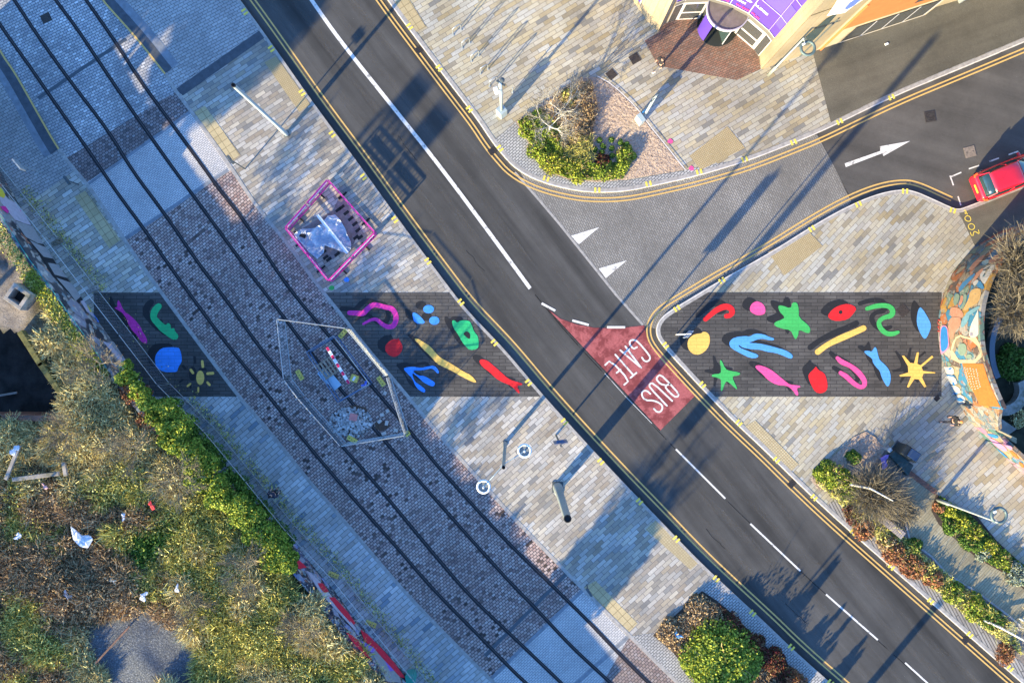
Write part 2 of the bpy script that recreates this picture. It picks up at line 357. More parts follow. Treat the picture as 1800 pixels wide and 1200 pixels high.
# overlays on the pavements
ov = ZP + .004
lkU = part(LK, -120, 62)
sheet('platform_paving', part(CR, -120, 160) + [(308, 160), (456, 58)] + part(LK, -120, 56)[::-1], ov, M['plat'])
sheet('pavement_band', [(307, 158), (457, 53), (466, 66), (322, 168)], ov + .004, M['kerbd'])
sheet('platform_edge_slabs', offset(CRt, -1) + offset(CRt, -16)[::-1], ov + .012, M['kerbd'])
sheet('platform_edge_course', offset(CRt, -16) + offset(CRt, -30)[::-1], ov + .008, M['slabblue'])
lp = part(CLl, -75, 262)
sheet('platform_west_paving', [(p[0] - 1, p[1]) for p in lp] + [(130, 300), (58, 352), (-200, 300), (-300, -75)], ov, M['plat'])
sheet('platform_west_edge_slabs', offset(lp, 1) + offset(lp, 17)[::-1], ov + .012, M['kerbd'])
sheet('platform_west_edge_course', offset(lp, 17) + offset(lp, 29)[::-1], ov + .008, M['slabblue'])
m = MB(); ribbon(m, CRt, 3.2, ov + .016, 0); st(m.build('platform_line_east', M['yellow']))
m = MB(); ribbon(m, lp, 3.2, ov + .016, 0); st(m.build('platform_line_west', M['yellow']))
sheet('pavement_lower', part(LK, 697, 1400) + part(CR, 697, 1380)[::-1], ov, M['mixS'])
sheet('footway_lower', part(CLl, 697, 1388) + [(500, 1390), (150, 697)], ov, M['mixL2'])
# the charcoal painted band, one sheet per pavement
sheet('painted_band_west', part(CLl, 514, 697) + [(205, 697), (165, 610), (165, 514)], ov + .004, M['painted'])
sheet('painted_band_centre', part(LK, 514, 697) + part(CR, 514, 697)[::-1], ov + .004, M['painted'])
skp = [p for p in SK if 514 <= p[1] <= 697 and p[0] < 1260]
sheet('painted_band_east', [(1234, 514)] + skp + [(1247, 697), (1655, 697), (1655, 514)], ov + .004, M['painted'])
sheet('pavement_south_east', [(1530, 698), (1640, 905), (2000, 1500), (2400, 900), (1800, 690)], ov, M['york44'])
sheet('pavement_verge', offset([p for p in SK if p[1] > 880 and p[0] > 1400], -8) + offset([p for p in SK if p[1] > 880 and p[0] > 1400], -26)[::-1], ov + .004, M['strip'])
nkp = [p for p in NK if 880 < p[0] < 1290]
sheet('pavement_north_verge', offset(nkp, -8) + [(1215, 297), (1202, 300), (1190, 302), (1100, 318), (990, 314), (955, 300), (908, 213), (870, 245)], ov + .004, M['small'])
# grey blocks beside the lower planter
sheet('planter_path', [(1237, 1035), (1262, 1010)] + part(LK, 1012, 1300) + [(1390, 1290), (1240, 1040)], ov + .006, M['small'])
sheet('planter_path_west', [(1110, 1118)] + part(CR, 1119, 1380) + [(1450, 1390), (1148, 1112)], ov + .006, M['small'])
# forecourt, side road
nke = [p for p in NK if p[0] > 1462]
sheet('forecourt', [(1462, 221)] + offset(nke, -8.5) + [(2300, -700), (1400, -700), (1428, 90)], ov, M['forecourt'])
sheet('forecourt_south', [(1684, 370)] + [(1745, 349), (1800, 327), (1980, 254), (2300, 300), (2300, 500), (1760, 480), (1713, 431)], ov, M['forecourt'])
nkm = [p for p in NK if 905 <= p[0] <= 1437]; skm = [p for p in SK if 1152 <= p[0] <= 1497 and p[1] < 582]
sheet('side_road_setts', nkm + [(1437, 237), (1497, 352)] + skm + [(1130, 571), (1082, 517), (982, 392), (930, 330)], .004, M['sides'])
nkr = [p for p in NK if p[0] > 1438]; skr = [p for p in SK if p[0] > 1498 and p[1] < 380]
sheet('side_road', [(1438, 236)] + nkr + [(2400, -10), (2400, 250)] + skr + [(1497, 355)], .004, M['sideas'])
m = MB(); ribbon(m, [(905, 303), (942, 345), (982, 392), (1082, 517), (1130, 571)], 4, .008); st(m.build('side_road_channel', M['kerb']))
sheet('brick_apron', [(1133, 72), (1157, 116), (1295, 141), (1337, 122), (1333, 100), (1326, 88), (1294, 58), (1262, 42), (1228, 33), (1186, 35), (1168, 42), (1156, 58)], ov + .002, M['herring'])
for i, q in enumerate([[(342, 198), (360, 186), (422, 272), (406, 286)], [(131, 346), (150, 335), (212, 422), (192, 436)], [(465, 110), (485, 99), (546, 184), (526, 197)],
        [(692, 4), (716, -6), (749, 47), (729, 58)], [(1212, 274), (1279, 222), (1310, 260), (1232, 299)], [(1350, 443), (1422, 407), (1446, 432), (1379, 484)],
        [(1308, 750), (1328, 738), (1404, 815), (1387, 832)], [(1027, 1032), (1047, 1020), (1121, 1095), (1106, 1110)], [(1135, 930), (1152, 914), (1230, 987), (1214, 1001)]]):
    sheet('tactile_paving', q, ov + .006, [M['tact'], M['tact'], M['tact2'], M['tact'], M['tact2'], M['tact2'], M['tact4'], M['tact3'], M['tact4']][i])
# ---------------------------------------------------------------- road markings
def line(name, pts, wpx, z, mat, off=0):
    m = MB(); ribbon(m, pts, wpx, z, off); return st(m.build(name, mat))
line('double_yellow_line_west', LK, 2.6, .005, M['yellow'], -14); line('double_yellow_line_west', LK, 2.6, .005, M['yellow'], -21)
nkd = [p for p in NK if p[0] < 2000]
line('double_yellow_line_north', nkd, 2.6, .012, M['yellow'], 9.5); line('double_yellow_line_north', nkd, 2.6, .012, M['yellow'], 16)
skd = [p for p in SK if not (p[0] > 1668 and p[1] < 600)]
line('double_yellow_line_south', skd, 2.6, .012, M['yellow'], 10); line('double_yellow_line_south', skd, 2.6, .012, M['yellow'], 16.5)
CLn = smooth([(480, -100), (547, 0), (600, 75), (700, 200), (770, 288), (850, 395), (932, 507)], 2)
line('centre_line', CLn, 6.5, .005, M['white'])
for a, b in (((1188, 789), (1275, 876)), ((1319, 920), (1407, 1003)), ((1452, 1044), (1543, 1124)), ((1591, 1164), (1680, 1245))): line('centre_dash', [a, b], 3, .005, M['white'])
for a, b in (((952, 533), (976, 546)), ((1006, 563), (1035, 571)), ((1067, 575), (1099, 575))): line('lane_dash', [a, b], 4, .012, M['white'])
line('lane_edge_line', [(1063, 656), (1100, 697), (1146, 744)], .9, .012, M['white'])
o = sheet('bus_lane_panel', [(964, 544), (985, 560), (1013, 570), (1045, 576), (1088, 577), (1112, 574), (1132, 572), (1136, 588), (1146, 606), (1186, 650), (1222, 695), (1190, 727), (1161, 756), (1060, 647), (1030, 615)], .008, M['red'])
Q = lambda pts, ox, oy: [(ox + x / 4, oy + y / 4) for x, y in pts]
def thingpoly(name, label, cat, pts, z, mat, group=None):
    m = MB(); m.poly([W(x, y, z) for x, y in pts]); o = m.build(name, mat); bm = bmesh.new(); bm.from_mesh(o.data)
    if sum(f.normal.z for f in bm.faces) < 0: bmesh.ops.reverse_faces(bm, faces=bm.faces)
    bm.to_mesh(o.data); bm.free(); return tag(o, label, cat, group)
thingpoly('painted_arrow', 'long white arrow painted on the side road pointing towards the red car', 'road marking', Q([(538, 1150), (790, 1062), (787, 1030), (1000, 992), (812, 1098), (803, 1078), (548, 1175)], 1350, 0), .009, M['white'])
thingpoly('painted_triangle', 'white triangle on the grey setts, the upper of the two at the junction', 'road marking', Q([(415, 458), (615, 397), (470, 518)], 900, 300), .009, M['white'], 'give way triangles')
thingpoly('painted_triangle', 'white triangle on the grey setts, the lower one nearer the red panel', 'road marking', Q([(610, 688), (808, 630), (660, 755)], 900, 300), .009, M['white'], 'give way triangles')
for a, b in (((1671, 311), (1690, 303)), ((1670, 309), (1676, 326)), ((1703, 297), (1721, 291)), ((1739, 284), (1756, 278)), ((1773, 272), (1790, 266)), ((1684, 345), (1689, 361)), ((1808, 259), (1824, 253))): line('parking_bay_line', [a, b], 2.4, .009, M['white'])
def lettering(name, label, strokes, ox, oy, f, wd, z, mat):
    m = MB()
    for i, s_ in enumerate(strokes):
        pl = strokepoly([(ox + x / f, oy + y / f, wd) for x, y in s_], 1)
        pl = [W(x, y, z + .0012 * (i % 3)) for x, y in pl]
        a = sum(pl[k].x * pl[(k + 1) % len(pl)].y - pl[(k + 1) % len(pl)].x * pl[k].y for k in range(len(pl)))
        m.poly(pl if a > 0 else pl[::-1])
    return tag(m.build(name, mat), label, 'road lettering')
lettering('gate_lettering', 'white word GATE painted on the narrow part of the red panel', [
    [(905, 520), (925, 550), (955, 552), (975, 530), (968, 500), (868, 382), (830, 368), (802, 380), (800, 408), (832, 448), (862, 432)],
    [(722, 458), (898, 605)], [(765, 425), (893, 600)], [(750, 484), (796, 448)], [(680, 495), (828, 662)], [(808, 690), (858, 648)],
    [(595, 582), (638, 540), (798, 712), (755, 748)], [(690, 648), (724, 622)]], 940, 520, 4.8, 3.0, .0125, M['white'])
lettering('bus_lettering', 'white word BUS painted on the wide part of the red panel', [
    [(1100, 752), (1060, 742), (1028, 706), (1030, 686), (1060, 660), (1140, 740), (1218, 828), (1205, 850), (1178, 850), (1105, 778), (1104, 756), (1140, 742)],
    [(1115, 925), (968, 770), (968, 742), (998, 732), (1160, 885)],
    [(975, 825), (945, 797), (908, 802), (902, 840), (932, 880), (1000, 880), (1060, 905), (1082, 940), (1062, 978), (1030, 978), (1005, 950)]], 940, 520, 4.8, 3.0, .0125, M['white'])
lettering('sprayed_number', 'yellow sprayed characters 500m on the asphalt beside the red car', [
    [(480, 985), (490, 1030), (455, 1005), (432, 1000), (425, 1030)], [(395, 1010), (405, 1045), (428, 1040)],
    [(378, 930), (405, 915), (438, 935), (440, 965), (415, 985), (382, 975), (372, 945), (376, 932)],
    [(340, 850), (360, 832), (392, 845), (402, 880), (380, 898), (345, 885), (335, 862), (339, 852)],
    [(362, 820), (350, 795), (335, 805), (345, 815)], [(350, 795), (340, 772), (328, 785)]], 1640, 240, 6, 1.4, .132, M['yellowb'])
# kerb marks
def kmark(px, py, curve, sgn):
    best = min(range(1, len(curve) - 1), key=lambda i: (curve[i][0] - px) ** 2 + (curve[i][1] - py) ** 2)
    a, b = curve[best - 1], curve[best + 1]; dx, dy = b[0] - a[0], b[1] - a[1]; l = math.hypot(dx, dy); dx /= l; dy /= l
    m = MB()
    for s_ in (-3.6, 3.6):
        cx, cy = px + dx * s_, py + dy * s_; pts = []
        for u, v in ((-1.8, -4.5), (1.8, -4.5), (1.8, 4.5), (-1.8, 4.5)): pts.append(W(cx + dx * u - dy * v, cy + dy * u + dx * v, ZP + .018))
        m.poly(pts[::-1])
    tag(m.build('kerb_marking', M['yellowb']), 'pair of short yellow bars painted across the kerb', 'kerb marking', 'yellow kerb markings')
for p in [(430, 21), (477, 86), (531, 163), (584, 236), (639, 311), (694, 386), (752, 459), (810, 531), (869, 602), (929, 672), (992, 741), (1056, 811), (1124, 881), (1189, 947), (1259, 1017), (1323, 1077), (1391, 1137), (1460, 1199)]: kmark(*p, LK, 1)
for p in [(720, 47), (772, 120), (825, 192), (879, 261), (960, 314), (1050, 334), (1140, 323), (1229, 302), (1309, 280), (1395, 250), (1476, 214), (1567, 171)]: kmark(*p, NK, 1)
for p in [(1427, 402), (1509, 359), (1591, 336), (1675, 370), (1269, 493), (1190, 542), (1170, 607), (1235, 676), (1299, 743), (1365, 808), (1431, 874), (1500, 935), (1567, 996), (1636, 1056), (1705, 1115), (1776, 1174)]: kmark(*p, SK, 1)
wear = newmat('worn_asphalt', rough=.85); t = NT(wear); wp = t.pos(); t.col(t.ramp(t.noise(wp, 30, 3), [(.3, (.10, .095, .088)), (.7, (.17, .16, .15))]))
t.l(t.g(t.noise(t.pos(-50, (.12, 1.6, 1)), 1.5, 6, .75), .42, .72, 0, .62), t.b.inputs['Alpha'])
CW = smooth([(400, -200), (480, -100), (547, 0), (600, 75), (700, 200), (770, 288), (850, 395), (932, 507), (1010, 600), (1100, 695), (1188, 789), (1275, 876), (1407, 1003), (1543, 1124), (1680, 1245), (1800, 1340)], 2)
for o_, w_ in ((-58, 13), (-26, 11), (24, 12), (58, 14)): line('worn_wheel_track', CW, w_, .0022, wear, o_)
seamm = newmat('road_seam', (.02, .02, .02), .9); t = NT(seamm); t.l(t.g(t.noise(t.pos(), 1.2, 6, .8), .40, .5, 0, .9), t.b.inputs['Alpha'])
line('road_seam', [p for p in CW if p[1] > 505], 1.4, .0035, seamm, 1); line('road_seam', [(964, 544), (1030, 615), (1060, 647), (1161, 756)], 1.2, .0036, seamm, 1)
for x_, y_, a_, l_, ww in ((700, 240, 52, 60, 1.0), (1240, 930, 45, 70, 1.0), (820, 440, 50, 50, .9), (1380, 1060, 42, 60, .9)):
    pts_ = [(x_ + math.cos(R(a_)) * q + random.uniform(-1.2, 1.2), y_ + math.sin(R(a_)) * q + random.uniform(-1.2, 1.2)) for q in range(0, l_, 6)]
    line('road_crack', pts_, ww, .0038, seamm)
# ---------------------------------------------------------------- tram rails
RL = [[(-60, -50), (0, 45), (55, 121), (85, 165), (160, 271), (207, 341), (255, 405), (287, 452), (350, 540), (395, 600), (450, 668), (504, 736), (545, 787), (590, 840), (642, 900), (692, 955), (762, 1037), (857, 1132), (900, 1177), (925, 1200), (1120, 1385)],
      [(-45, -100), (25, 0), (61, 56), (120, 139), (192, 232), (232, 300), (289, 375), (347, 461), (400, 530), (452, 605), (497, 661), (605, 789), (645, 832), (702, 900), (747, 955), (825, 1047), (897, 1114), (987, 1200), (1180, 1385)],
      [(30, -95), (97, 0), (135, 50), (172, 106), (226, 186), (262, 237), (307, 300), (342, 347), (382, 402), (450, 495), (495, 552), (530, 600), (600, 686), (655, 750), (712, 817), (782, 896), (840, 961), (900, 1027), (945, 1072), (1005, 1137), (1072, 1198), (1270, 1385)],
      [(85, -92), (151, 0), (205, 77), (244, 139), (300, 215), (362, 300), (385, 333), (420, 376), (450, 420), (507, 507), (580, 592), (652, 677), (715, 750), (762, 811), (800, 853), (847, 905), (900, 961), (975, 1033), (1040, 1097), (1085, 1145), (1137, 1197), (1330, 1385)]]
lab = ['outermost tram rail nearest the graffiti wall', 'second tram rail from the graffiti wall', 'third tram rail from the graffiti wall', 'tram rail nearest the main road']
for r_, lb in zip(RL, lab):
    r_ = smooth(r_, 2); o = kerbline('tram_rail', r_, 6.2, ZC + .018, M['rail'], 0, .01); del o['kind']
    tag(o, 'dark steel ' + lb, 'tram rail', 'tram rails set in the paving')
    m = MB(); ribbon(m, r_, 1.3, ZC + .021, -.6); m.build('rail_head', M['railtop'], o)
# ---------------------------------------------------------------- painted mural figures
def rot_ok(pl):
    a = sum(pl[k].x * pl[(k + 1) % len(pl)].y - pl[(k + 1) % len(pl)].x * pl[k].y for k in range(len(pl)))
    return pl if a > 0 else pl[::-1]
def figure(name, label, polys, col, sh=(-13.5, -7), holes=(), sm=1):
    z = ov + .014
    def mk(nm, dx, dy, zz, mat, par=None):
        m = MB()
        for p in polys:
            p = smooth([q[:2] for q in p], sm, True)
            m.poly(rot_ok([W(x + dx, y + dy, zz) for x, y in p]))
        return m.build(nm, mat, par)
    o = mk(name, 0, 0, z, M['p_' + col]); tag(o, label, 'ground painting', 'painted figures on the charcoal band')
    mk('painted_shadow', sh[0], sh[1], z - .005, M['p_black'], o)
    for h in holes:
        m = MB(); m.poly(rot_ok([W(x, y, z + .005) for x, y in smooth(h, 1, True)])); m.build('painted_spot', M['p_black'], o)
    return o
def ell(cx, cy, rx, ry, n=14): return [(cx + rx * math.cos(2 * math.pi * i / n), cy + ry * math.sin(2 * math.pi * i / n)) for i in range(n)]
def Z1(p): return zc(p, 190, 505, 6)
def Z2(p): return zc(p, 580, 505, 6)
def Z3(p): return zc(p, 760, 505, 6)
def Z4(p): return zc(p, 1150, 505, 6)
def Z5(p): return zc(p, 1400, 505, 6)
SP = lambda p: strokepoly(p, 2)
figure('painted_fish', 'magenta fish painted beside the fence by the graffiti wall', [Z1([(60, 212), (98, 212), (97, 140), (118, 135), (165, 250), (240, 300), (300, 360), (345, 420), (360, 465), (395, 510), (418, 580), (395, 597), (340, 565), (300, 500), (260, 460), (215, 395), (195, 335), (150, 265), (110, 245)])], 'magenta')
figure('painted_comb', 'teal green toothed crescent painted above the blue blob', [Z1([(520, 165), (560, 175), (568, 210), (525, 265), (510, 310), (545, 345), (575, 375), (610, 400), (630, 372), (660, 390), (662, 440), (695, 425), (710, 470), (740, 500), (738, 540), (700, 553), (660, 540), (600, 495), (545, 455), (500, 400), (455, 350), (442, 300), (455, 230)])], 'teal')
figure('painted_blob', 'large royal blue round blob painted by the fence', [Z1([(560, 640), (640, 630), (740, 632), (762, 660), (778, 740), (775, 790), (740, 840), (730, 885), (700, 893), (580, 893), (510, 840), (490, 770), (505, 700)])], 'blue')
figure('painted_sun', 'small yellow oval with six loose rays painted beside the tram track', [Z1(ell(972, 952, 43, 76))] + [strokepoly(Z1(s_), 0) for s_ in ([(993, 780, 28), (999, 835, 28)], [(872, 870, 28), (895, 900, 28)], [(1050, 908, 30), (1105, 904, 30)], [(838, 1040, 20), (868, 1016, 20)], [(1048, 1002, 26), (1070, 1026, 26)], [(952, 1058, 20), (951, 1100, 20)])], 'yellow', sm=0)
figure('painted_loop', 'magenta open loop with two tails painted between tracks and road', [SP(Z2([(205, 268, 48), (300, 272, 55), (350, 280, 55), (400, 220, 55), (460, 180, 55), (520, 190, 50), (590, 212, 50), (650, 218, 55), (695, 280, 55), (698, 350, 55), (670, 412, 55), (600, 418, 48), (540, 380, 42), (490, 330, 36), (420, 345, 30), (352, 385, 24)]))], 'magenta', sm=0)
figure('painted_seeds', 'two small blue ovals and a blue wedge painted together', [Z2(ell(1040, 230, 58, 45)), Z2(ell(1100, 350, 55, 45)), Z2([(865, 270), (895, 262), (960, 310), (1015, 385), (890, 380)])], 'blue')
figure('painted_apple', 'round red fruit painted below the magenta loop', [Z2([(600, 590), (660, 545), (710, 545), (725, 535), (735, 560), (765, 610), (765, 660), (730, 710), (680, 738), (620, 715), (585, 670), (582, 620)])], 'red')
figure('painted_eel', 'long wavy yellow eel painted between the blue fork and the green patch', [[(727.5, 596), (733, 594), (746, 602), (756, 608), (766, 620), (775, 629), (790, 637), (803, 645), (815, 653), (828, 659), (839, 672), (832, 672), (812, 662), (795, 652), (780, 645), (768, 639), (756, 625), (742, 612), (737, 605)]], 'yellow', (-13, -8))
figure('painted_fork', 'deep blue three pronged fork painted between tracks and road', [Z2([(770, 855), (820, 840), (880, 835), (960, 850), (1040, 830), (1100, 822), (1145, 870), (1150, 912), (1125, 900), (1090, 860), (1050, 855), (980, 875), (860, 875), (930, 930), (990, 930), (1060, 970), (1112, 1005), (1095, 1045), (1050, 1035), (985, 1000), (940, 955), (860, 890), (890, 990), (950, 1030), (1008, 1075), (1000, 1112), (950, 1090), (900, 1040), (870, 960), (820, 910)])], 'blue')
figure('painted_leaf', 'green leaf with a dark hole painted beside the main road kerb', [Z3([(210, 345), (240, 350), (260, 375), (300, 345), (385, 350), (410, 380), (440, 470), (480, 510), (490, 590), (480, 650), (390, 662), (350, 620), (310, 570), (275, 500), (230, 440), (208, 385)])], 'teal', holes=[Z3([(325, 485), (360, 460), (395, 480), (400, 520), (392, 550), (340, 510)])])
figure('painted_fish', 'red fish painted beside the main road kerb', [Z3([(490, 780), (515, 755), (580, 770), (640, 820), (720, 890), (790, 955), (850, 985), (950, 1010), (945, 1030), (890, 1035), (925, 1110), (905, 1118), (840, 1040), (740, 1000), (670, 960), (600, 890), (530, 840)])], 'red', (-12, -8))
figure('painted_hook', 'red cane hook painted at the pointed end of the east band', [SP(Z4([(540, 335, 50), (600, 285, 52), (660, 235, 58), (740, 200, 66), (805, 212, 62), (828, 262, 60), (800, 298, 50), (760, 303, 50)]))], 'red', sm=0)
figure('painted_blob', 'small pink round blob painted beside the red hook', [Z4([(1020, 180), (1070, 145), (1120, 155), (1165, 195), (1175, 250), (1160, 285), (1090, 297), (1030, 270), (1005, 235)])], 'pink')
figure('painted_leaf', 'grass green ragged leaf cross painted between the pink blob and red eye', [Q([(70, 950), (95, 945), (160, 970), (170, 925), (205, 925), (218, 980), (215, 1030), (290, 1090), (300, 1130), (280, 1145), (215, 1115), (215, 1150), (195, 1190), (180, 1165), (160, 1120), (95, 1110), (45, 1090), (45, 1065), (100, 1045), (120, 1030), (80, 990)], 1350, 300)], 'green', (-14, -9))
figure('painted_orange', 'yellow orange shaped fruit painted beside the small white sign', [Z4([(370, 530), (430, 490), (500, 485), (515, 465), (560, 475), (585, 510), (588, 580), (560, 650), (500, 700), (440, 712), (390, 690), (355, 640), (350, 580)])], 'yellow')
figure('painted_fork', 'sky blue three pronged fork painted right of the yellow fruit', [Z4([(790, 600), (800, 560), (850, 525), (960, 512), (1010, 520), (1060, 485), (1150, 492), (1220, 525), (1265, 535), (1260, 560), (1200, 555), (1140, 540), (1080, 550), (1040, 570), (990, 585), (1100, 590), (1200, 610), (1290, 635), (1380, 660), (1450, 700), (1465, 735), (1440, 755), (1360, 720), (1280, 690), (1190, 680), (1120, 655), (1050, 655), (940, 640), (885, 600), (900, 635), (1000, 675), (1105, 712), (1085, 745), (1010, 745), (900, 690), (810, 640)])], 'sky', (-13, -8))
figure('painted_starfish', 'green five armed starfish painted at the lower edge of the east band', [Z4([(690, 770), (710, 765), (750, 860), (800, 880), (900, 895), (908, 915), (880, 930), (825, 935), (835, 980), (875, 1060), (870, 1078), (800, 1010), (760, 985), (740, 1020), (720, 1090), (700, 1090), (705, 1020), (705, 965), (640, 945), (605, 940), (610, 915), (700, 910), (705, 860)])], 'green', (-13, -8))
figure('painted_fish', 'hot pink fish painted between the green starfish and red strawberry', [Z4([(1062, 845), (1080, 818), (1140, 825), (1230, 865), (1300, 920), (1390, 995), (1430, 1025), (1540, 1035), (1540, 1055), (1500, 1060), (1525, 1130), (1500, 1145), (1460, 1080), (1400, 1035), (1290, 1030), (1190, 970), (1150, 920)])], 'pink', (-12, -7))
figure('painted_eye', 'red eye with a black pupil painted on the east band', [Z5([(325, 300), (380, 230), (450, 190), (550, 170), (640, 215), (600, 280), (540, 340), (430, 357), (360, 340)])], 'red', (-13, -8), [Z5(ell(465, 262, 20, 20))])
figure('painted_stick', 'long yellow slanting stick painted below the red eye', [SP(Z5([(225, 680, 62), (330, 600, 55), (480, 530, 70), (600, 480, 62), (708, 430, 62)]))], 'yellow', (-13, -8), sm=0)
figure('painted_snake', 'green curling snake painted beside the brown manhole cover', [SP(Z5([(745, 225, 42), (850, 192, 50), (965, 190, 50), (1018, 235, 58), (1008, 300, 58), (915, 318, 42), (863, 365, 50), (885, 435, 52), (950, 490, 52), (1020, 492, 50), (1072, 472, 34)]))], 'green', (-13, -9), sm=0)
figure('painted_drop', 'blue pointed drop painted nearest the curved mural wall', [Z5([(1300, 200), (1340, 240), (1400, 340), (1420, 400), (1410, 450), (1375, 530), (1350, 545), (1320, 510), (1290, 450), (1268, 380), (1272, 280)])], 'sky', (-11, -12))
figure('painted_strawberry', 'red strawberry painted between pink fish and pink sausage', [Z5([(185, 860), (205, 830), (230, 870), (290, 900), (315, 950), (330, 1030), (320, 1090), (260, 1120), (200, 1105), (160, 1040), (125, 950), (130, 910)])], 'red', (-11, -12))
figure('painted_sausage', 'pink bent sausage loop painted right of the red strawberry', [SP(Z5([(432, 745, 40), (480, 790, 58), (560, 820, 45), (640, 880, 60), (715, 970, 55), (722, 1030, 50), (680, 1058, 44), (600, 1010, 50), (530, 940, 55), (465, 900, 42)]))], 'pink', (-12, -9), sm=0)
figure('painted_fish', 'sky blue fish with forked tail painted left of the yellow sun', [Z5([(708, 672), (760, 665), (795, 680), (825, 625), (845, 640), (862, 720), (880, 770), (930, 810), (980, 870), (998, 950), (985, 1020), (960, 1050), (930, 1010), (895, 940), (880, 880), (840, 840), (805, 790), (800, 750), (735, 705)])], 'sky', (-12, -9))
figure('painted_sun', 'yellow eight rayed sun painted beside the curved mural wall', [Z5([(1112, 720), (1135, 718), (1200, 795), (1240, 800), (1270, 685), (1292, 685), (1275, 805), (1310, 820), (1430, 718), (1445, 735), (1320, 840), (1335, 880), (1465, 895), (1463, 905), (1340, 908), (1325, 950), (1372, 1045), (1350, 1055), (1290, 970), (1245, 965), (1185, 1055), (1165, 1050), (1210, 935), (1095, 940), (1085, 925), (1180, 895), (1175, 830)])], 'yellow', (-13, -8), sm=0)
# ---------------------------------------------------------------- wall helper: pixel -> point on a vertical wall over a ground line
def onwall(px, py, base):       # base: list of ground pixel points
    dx, dy = px - 900, py - 600; best = None
    for a, b in zip(base, base[1:]):
        ax, ay, bx, by = a[0] - 900, a[1] - 600, b[0] - 900, b[1] - 600
        ex, ey = bx - ax, by - ay; den = dx * ey - dy * ex
        if abs(den) < 1e-9: continue
        k = (ax * ey - ay * ex) / den          # base point = k * (dx,dy)
        t = ((k * dx - ax) * ex + (k * dy - ay) * ey) / (ex * ex + ey * ey)
        err = max(0, -t, t - 1)
        if best is None or err < best[0]: best = (err, k, (a, b))
    err, k, (a, b) = best
    h = H * (1 - k); p = Vector((k * dx / S, -k * dy / S, h))
    t2 = W(*b) - W(*a); n = Vector((t2.y, -t2.x, 0)).normalized()
    if n.dot(p.xy.to_3d()) > 0: n = -n        # towards the camera side
    return p, n
def wallpoly(base, pts, off):
    out = []
    for x, y in pts:
        p, n = onwall(x, y, base); out.append(p + n * off)
    return out
def wallshape(mb, base, pts, off=.02, fan=False):
    v = wallpoly(base, pts, off)
    # face the camera
    nrm = Vector((0, 0, 0))
    for i in range(len(v)): nrm += v[i].cross(v[(i + 1) % len(v)])
    c = sum(v, Vector()) / len(v)
    if nrm.dot(-c) < 0: v = v[::-1]
    mb.poly(v)
def wallmesh(name, base, h, th, mat, z0=0, parent=None):   # a wall of thickness th behind its camera-side face
    m = MB(); n = len(base); F = []; B = []
    for i, p in enumerate(base):
        a = W(*base[max(i - 1, 0)]); b = W(*base[min(i + 1, n - 1)]); t = (b - a).normalized(); nn = Vector((t.y, -t.x, 0))
        q = W(*p)
        if nn.dot(q) < 0: nn = -nn
        F.append(q); B.append(q + nn * th)
    hs = h if hasattr(h, '__len__') else [h] * n
    vs = []
    for i in range(n): vs += [F[i] + Vector((0, 0, z0)), F[i] + Vector((0, 0, hs[i])), B[i] + Vector((0, 0, hs[i])), B[i] + Vector((0, 0, z0))]
    fs = []
    for i in range(n - 1):
        for j in range(4): fs.append((i * 4 + j, i * 4 + (j + 1) % 4, i * 4 + 4 + (j + 1) % 4, i * 4 + 4 + j))
    fs += [(0, 1, 2, 3), tuple((n - 1) * 4 + j for j in (3, 2, 1, 0))]
    m.add(vs, fs); o = m.build(name, mat, parent)
    bm = bmesh.new(); bm.from_mesh(o.data); bmesh.ops.recalc_face_normals(bm, faces=bm.faces); bm.to_mesh(o.data); bm.free(); return o
metal = newmat('galvanised_steel', (.42, .46, .48), .45, .6)
metald = newmat('dark_painted_steel', (.09, .11, .12), .5, .3)
whitep = newmat('white_plastic', (.78, .80, .82), .5)
postblue = newmat('pale_grey_blue_paint', (.40, .48, .50), .45, .2)
postgrey = speckle('column_grey_paint', (.27, .30, .28), .1, 6, .5, .2)
black = newmat('black_rubber', (.02, .02, .022), .7)
yel = speckle('yellow_recycled_plastic', (.62, .50, .12), .2, 10)
cream = speckle('cream_render', (.40, .33, .22), .10, 1.5, .85, dirt=((.26, .20, .13), .7, .58, .35))
stone = paving('cream_stone_blocks', 0, .6, .3, [(.34, .275, .175), (.40, .33, .22), (.37, .30, .20)], (.25, .20, .13), .008)
orangep = speckle('orange_render', (.42, .14, .045), .08, 2)
purple = newmat('violet_glazing_film', (.085, .045, .36), .35, 0, .5)
glass = newmat('dark_window_glass', (.05, .055, .06), .08, 0, .8)
glassg = newmat('green_tinted_glass', (.04, .07, .075), .08, 0, .8)
mull = newmat('white_window_frame', (.42, .41, .43), .5)
gband = newmat('grey_transom', (.13, .125, .115), .6)
felt = speckle('grey_roofing_felt', (.17, .145, .13), .2, 3)
pinkp = newmat('pink_letter', (.50, .04, .20), .5)
concrete = speckle('weathered_concrete', (.34, .31, .28), .35, 1.2, .9, dirt=((.10, .10, .05), .8, .52, .7))
moss = speckle('mossy_coping', (.13, .125, .045), .5, 5, .95)
brickm = paving('dark_red_brick', 0, .23, .08, [(.22, .09, .06), (.33, .15, .10), (.16, .08, .06)], (.14, .12, .10), .01)
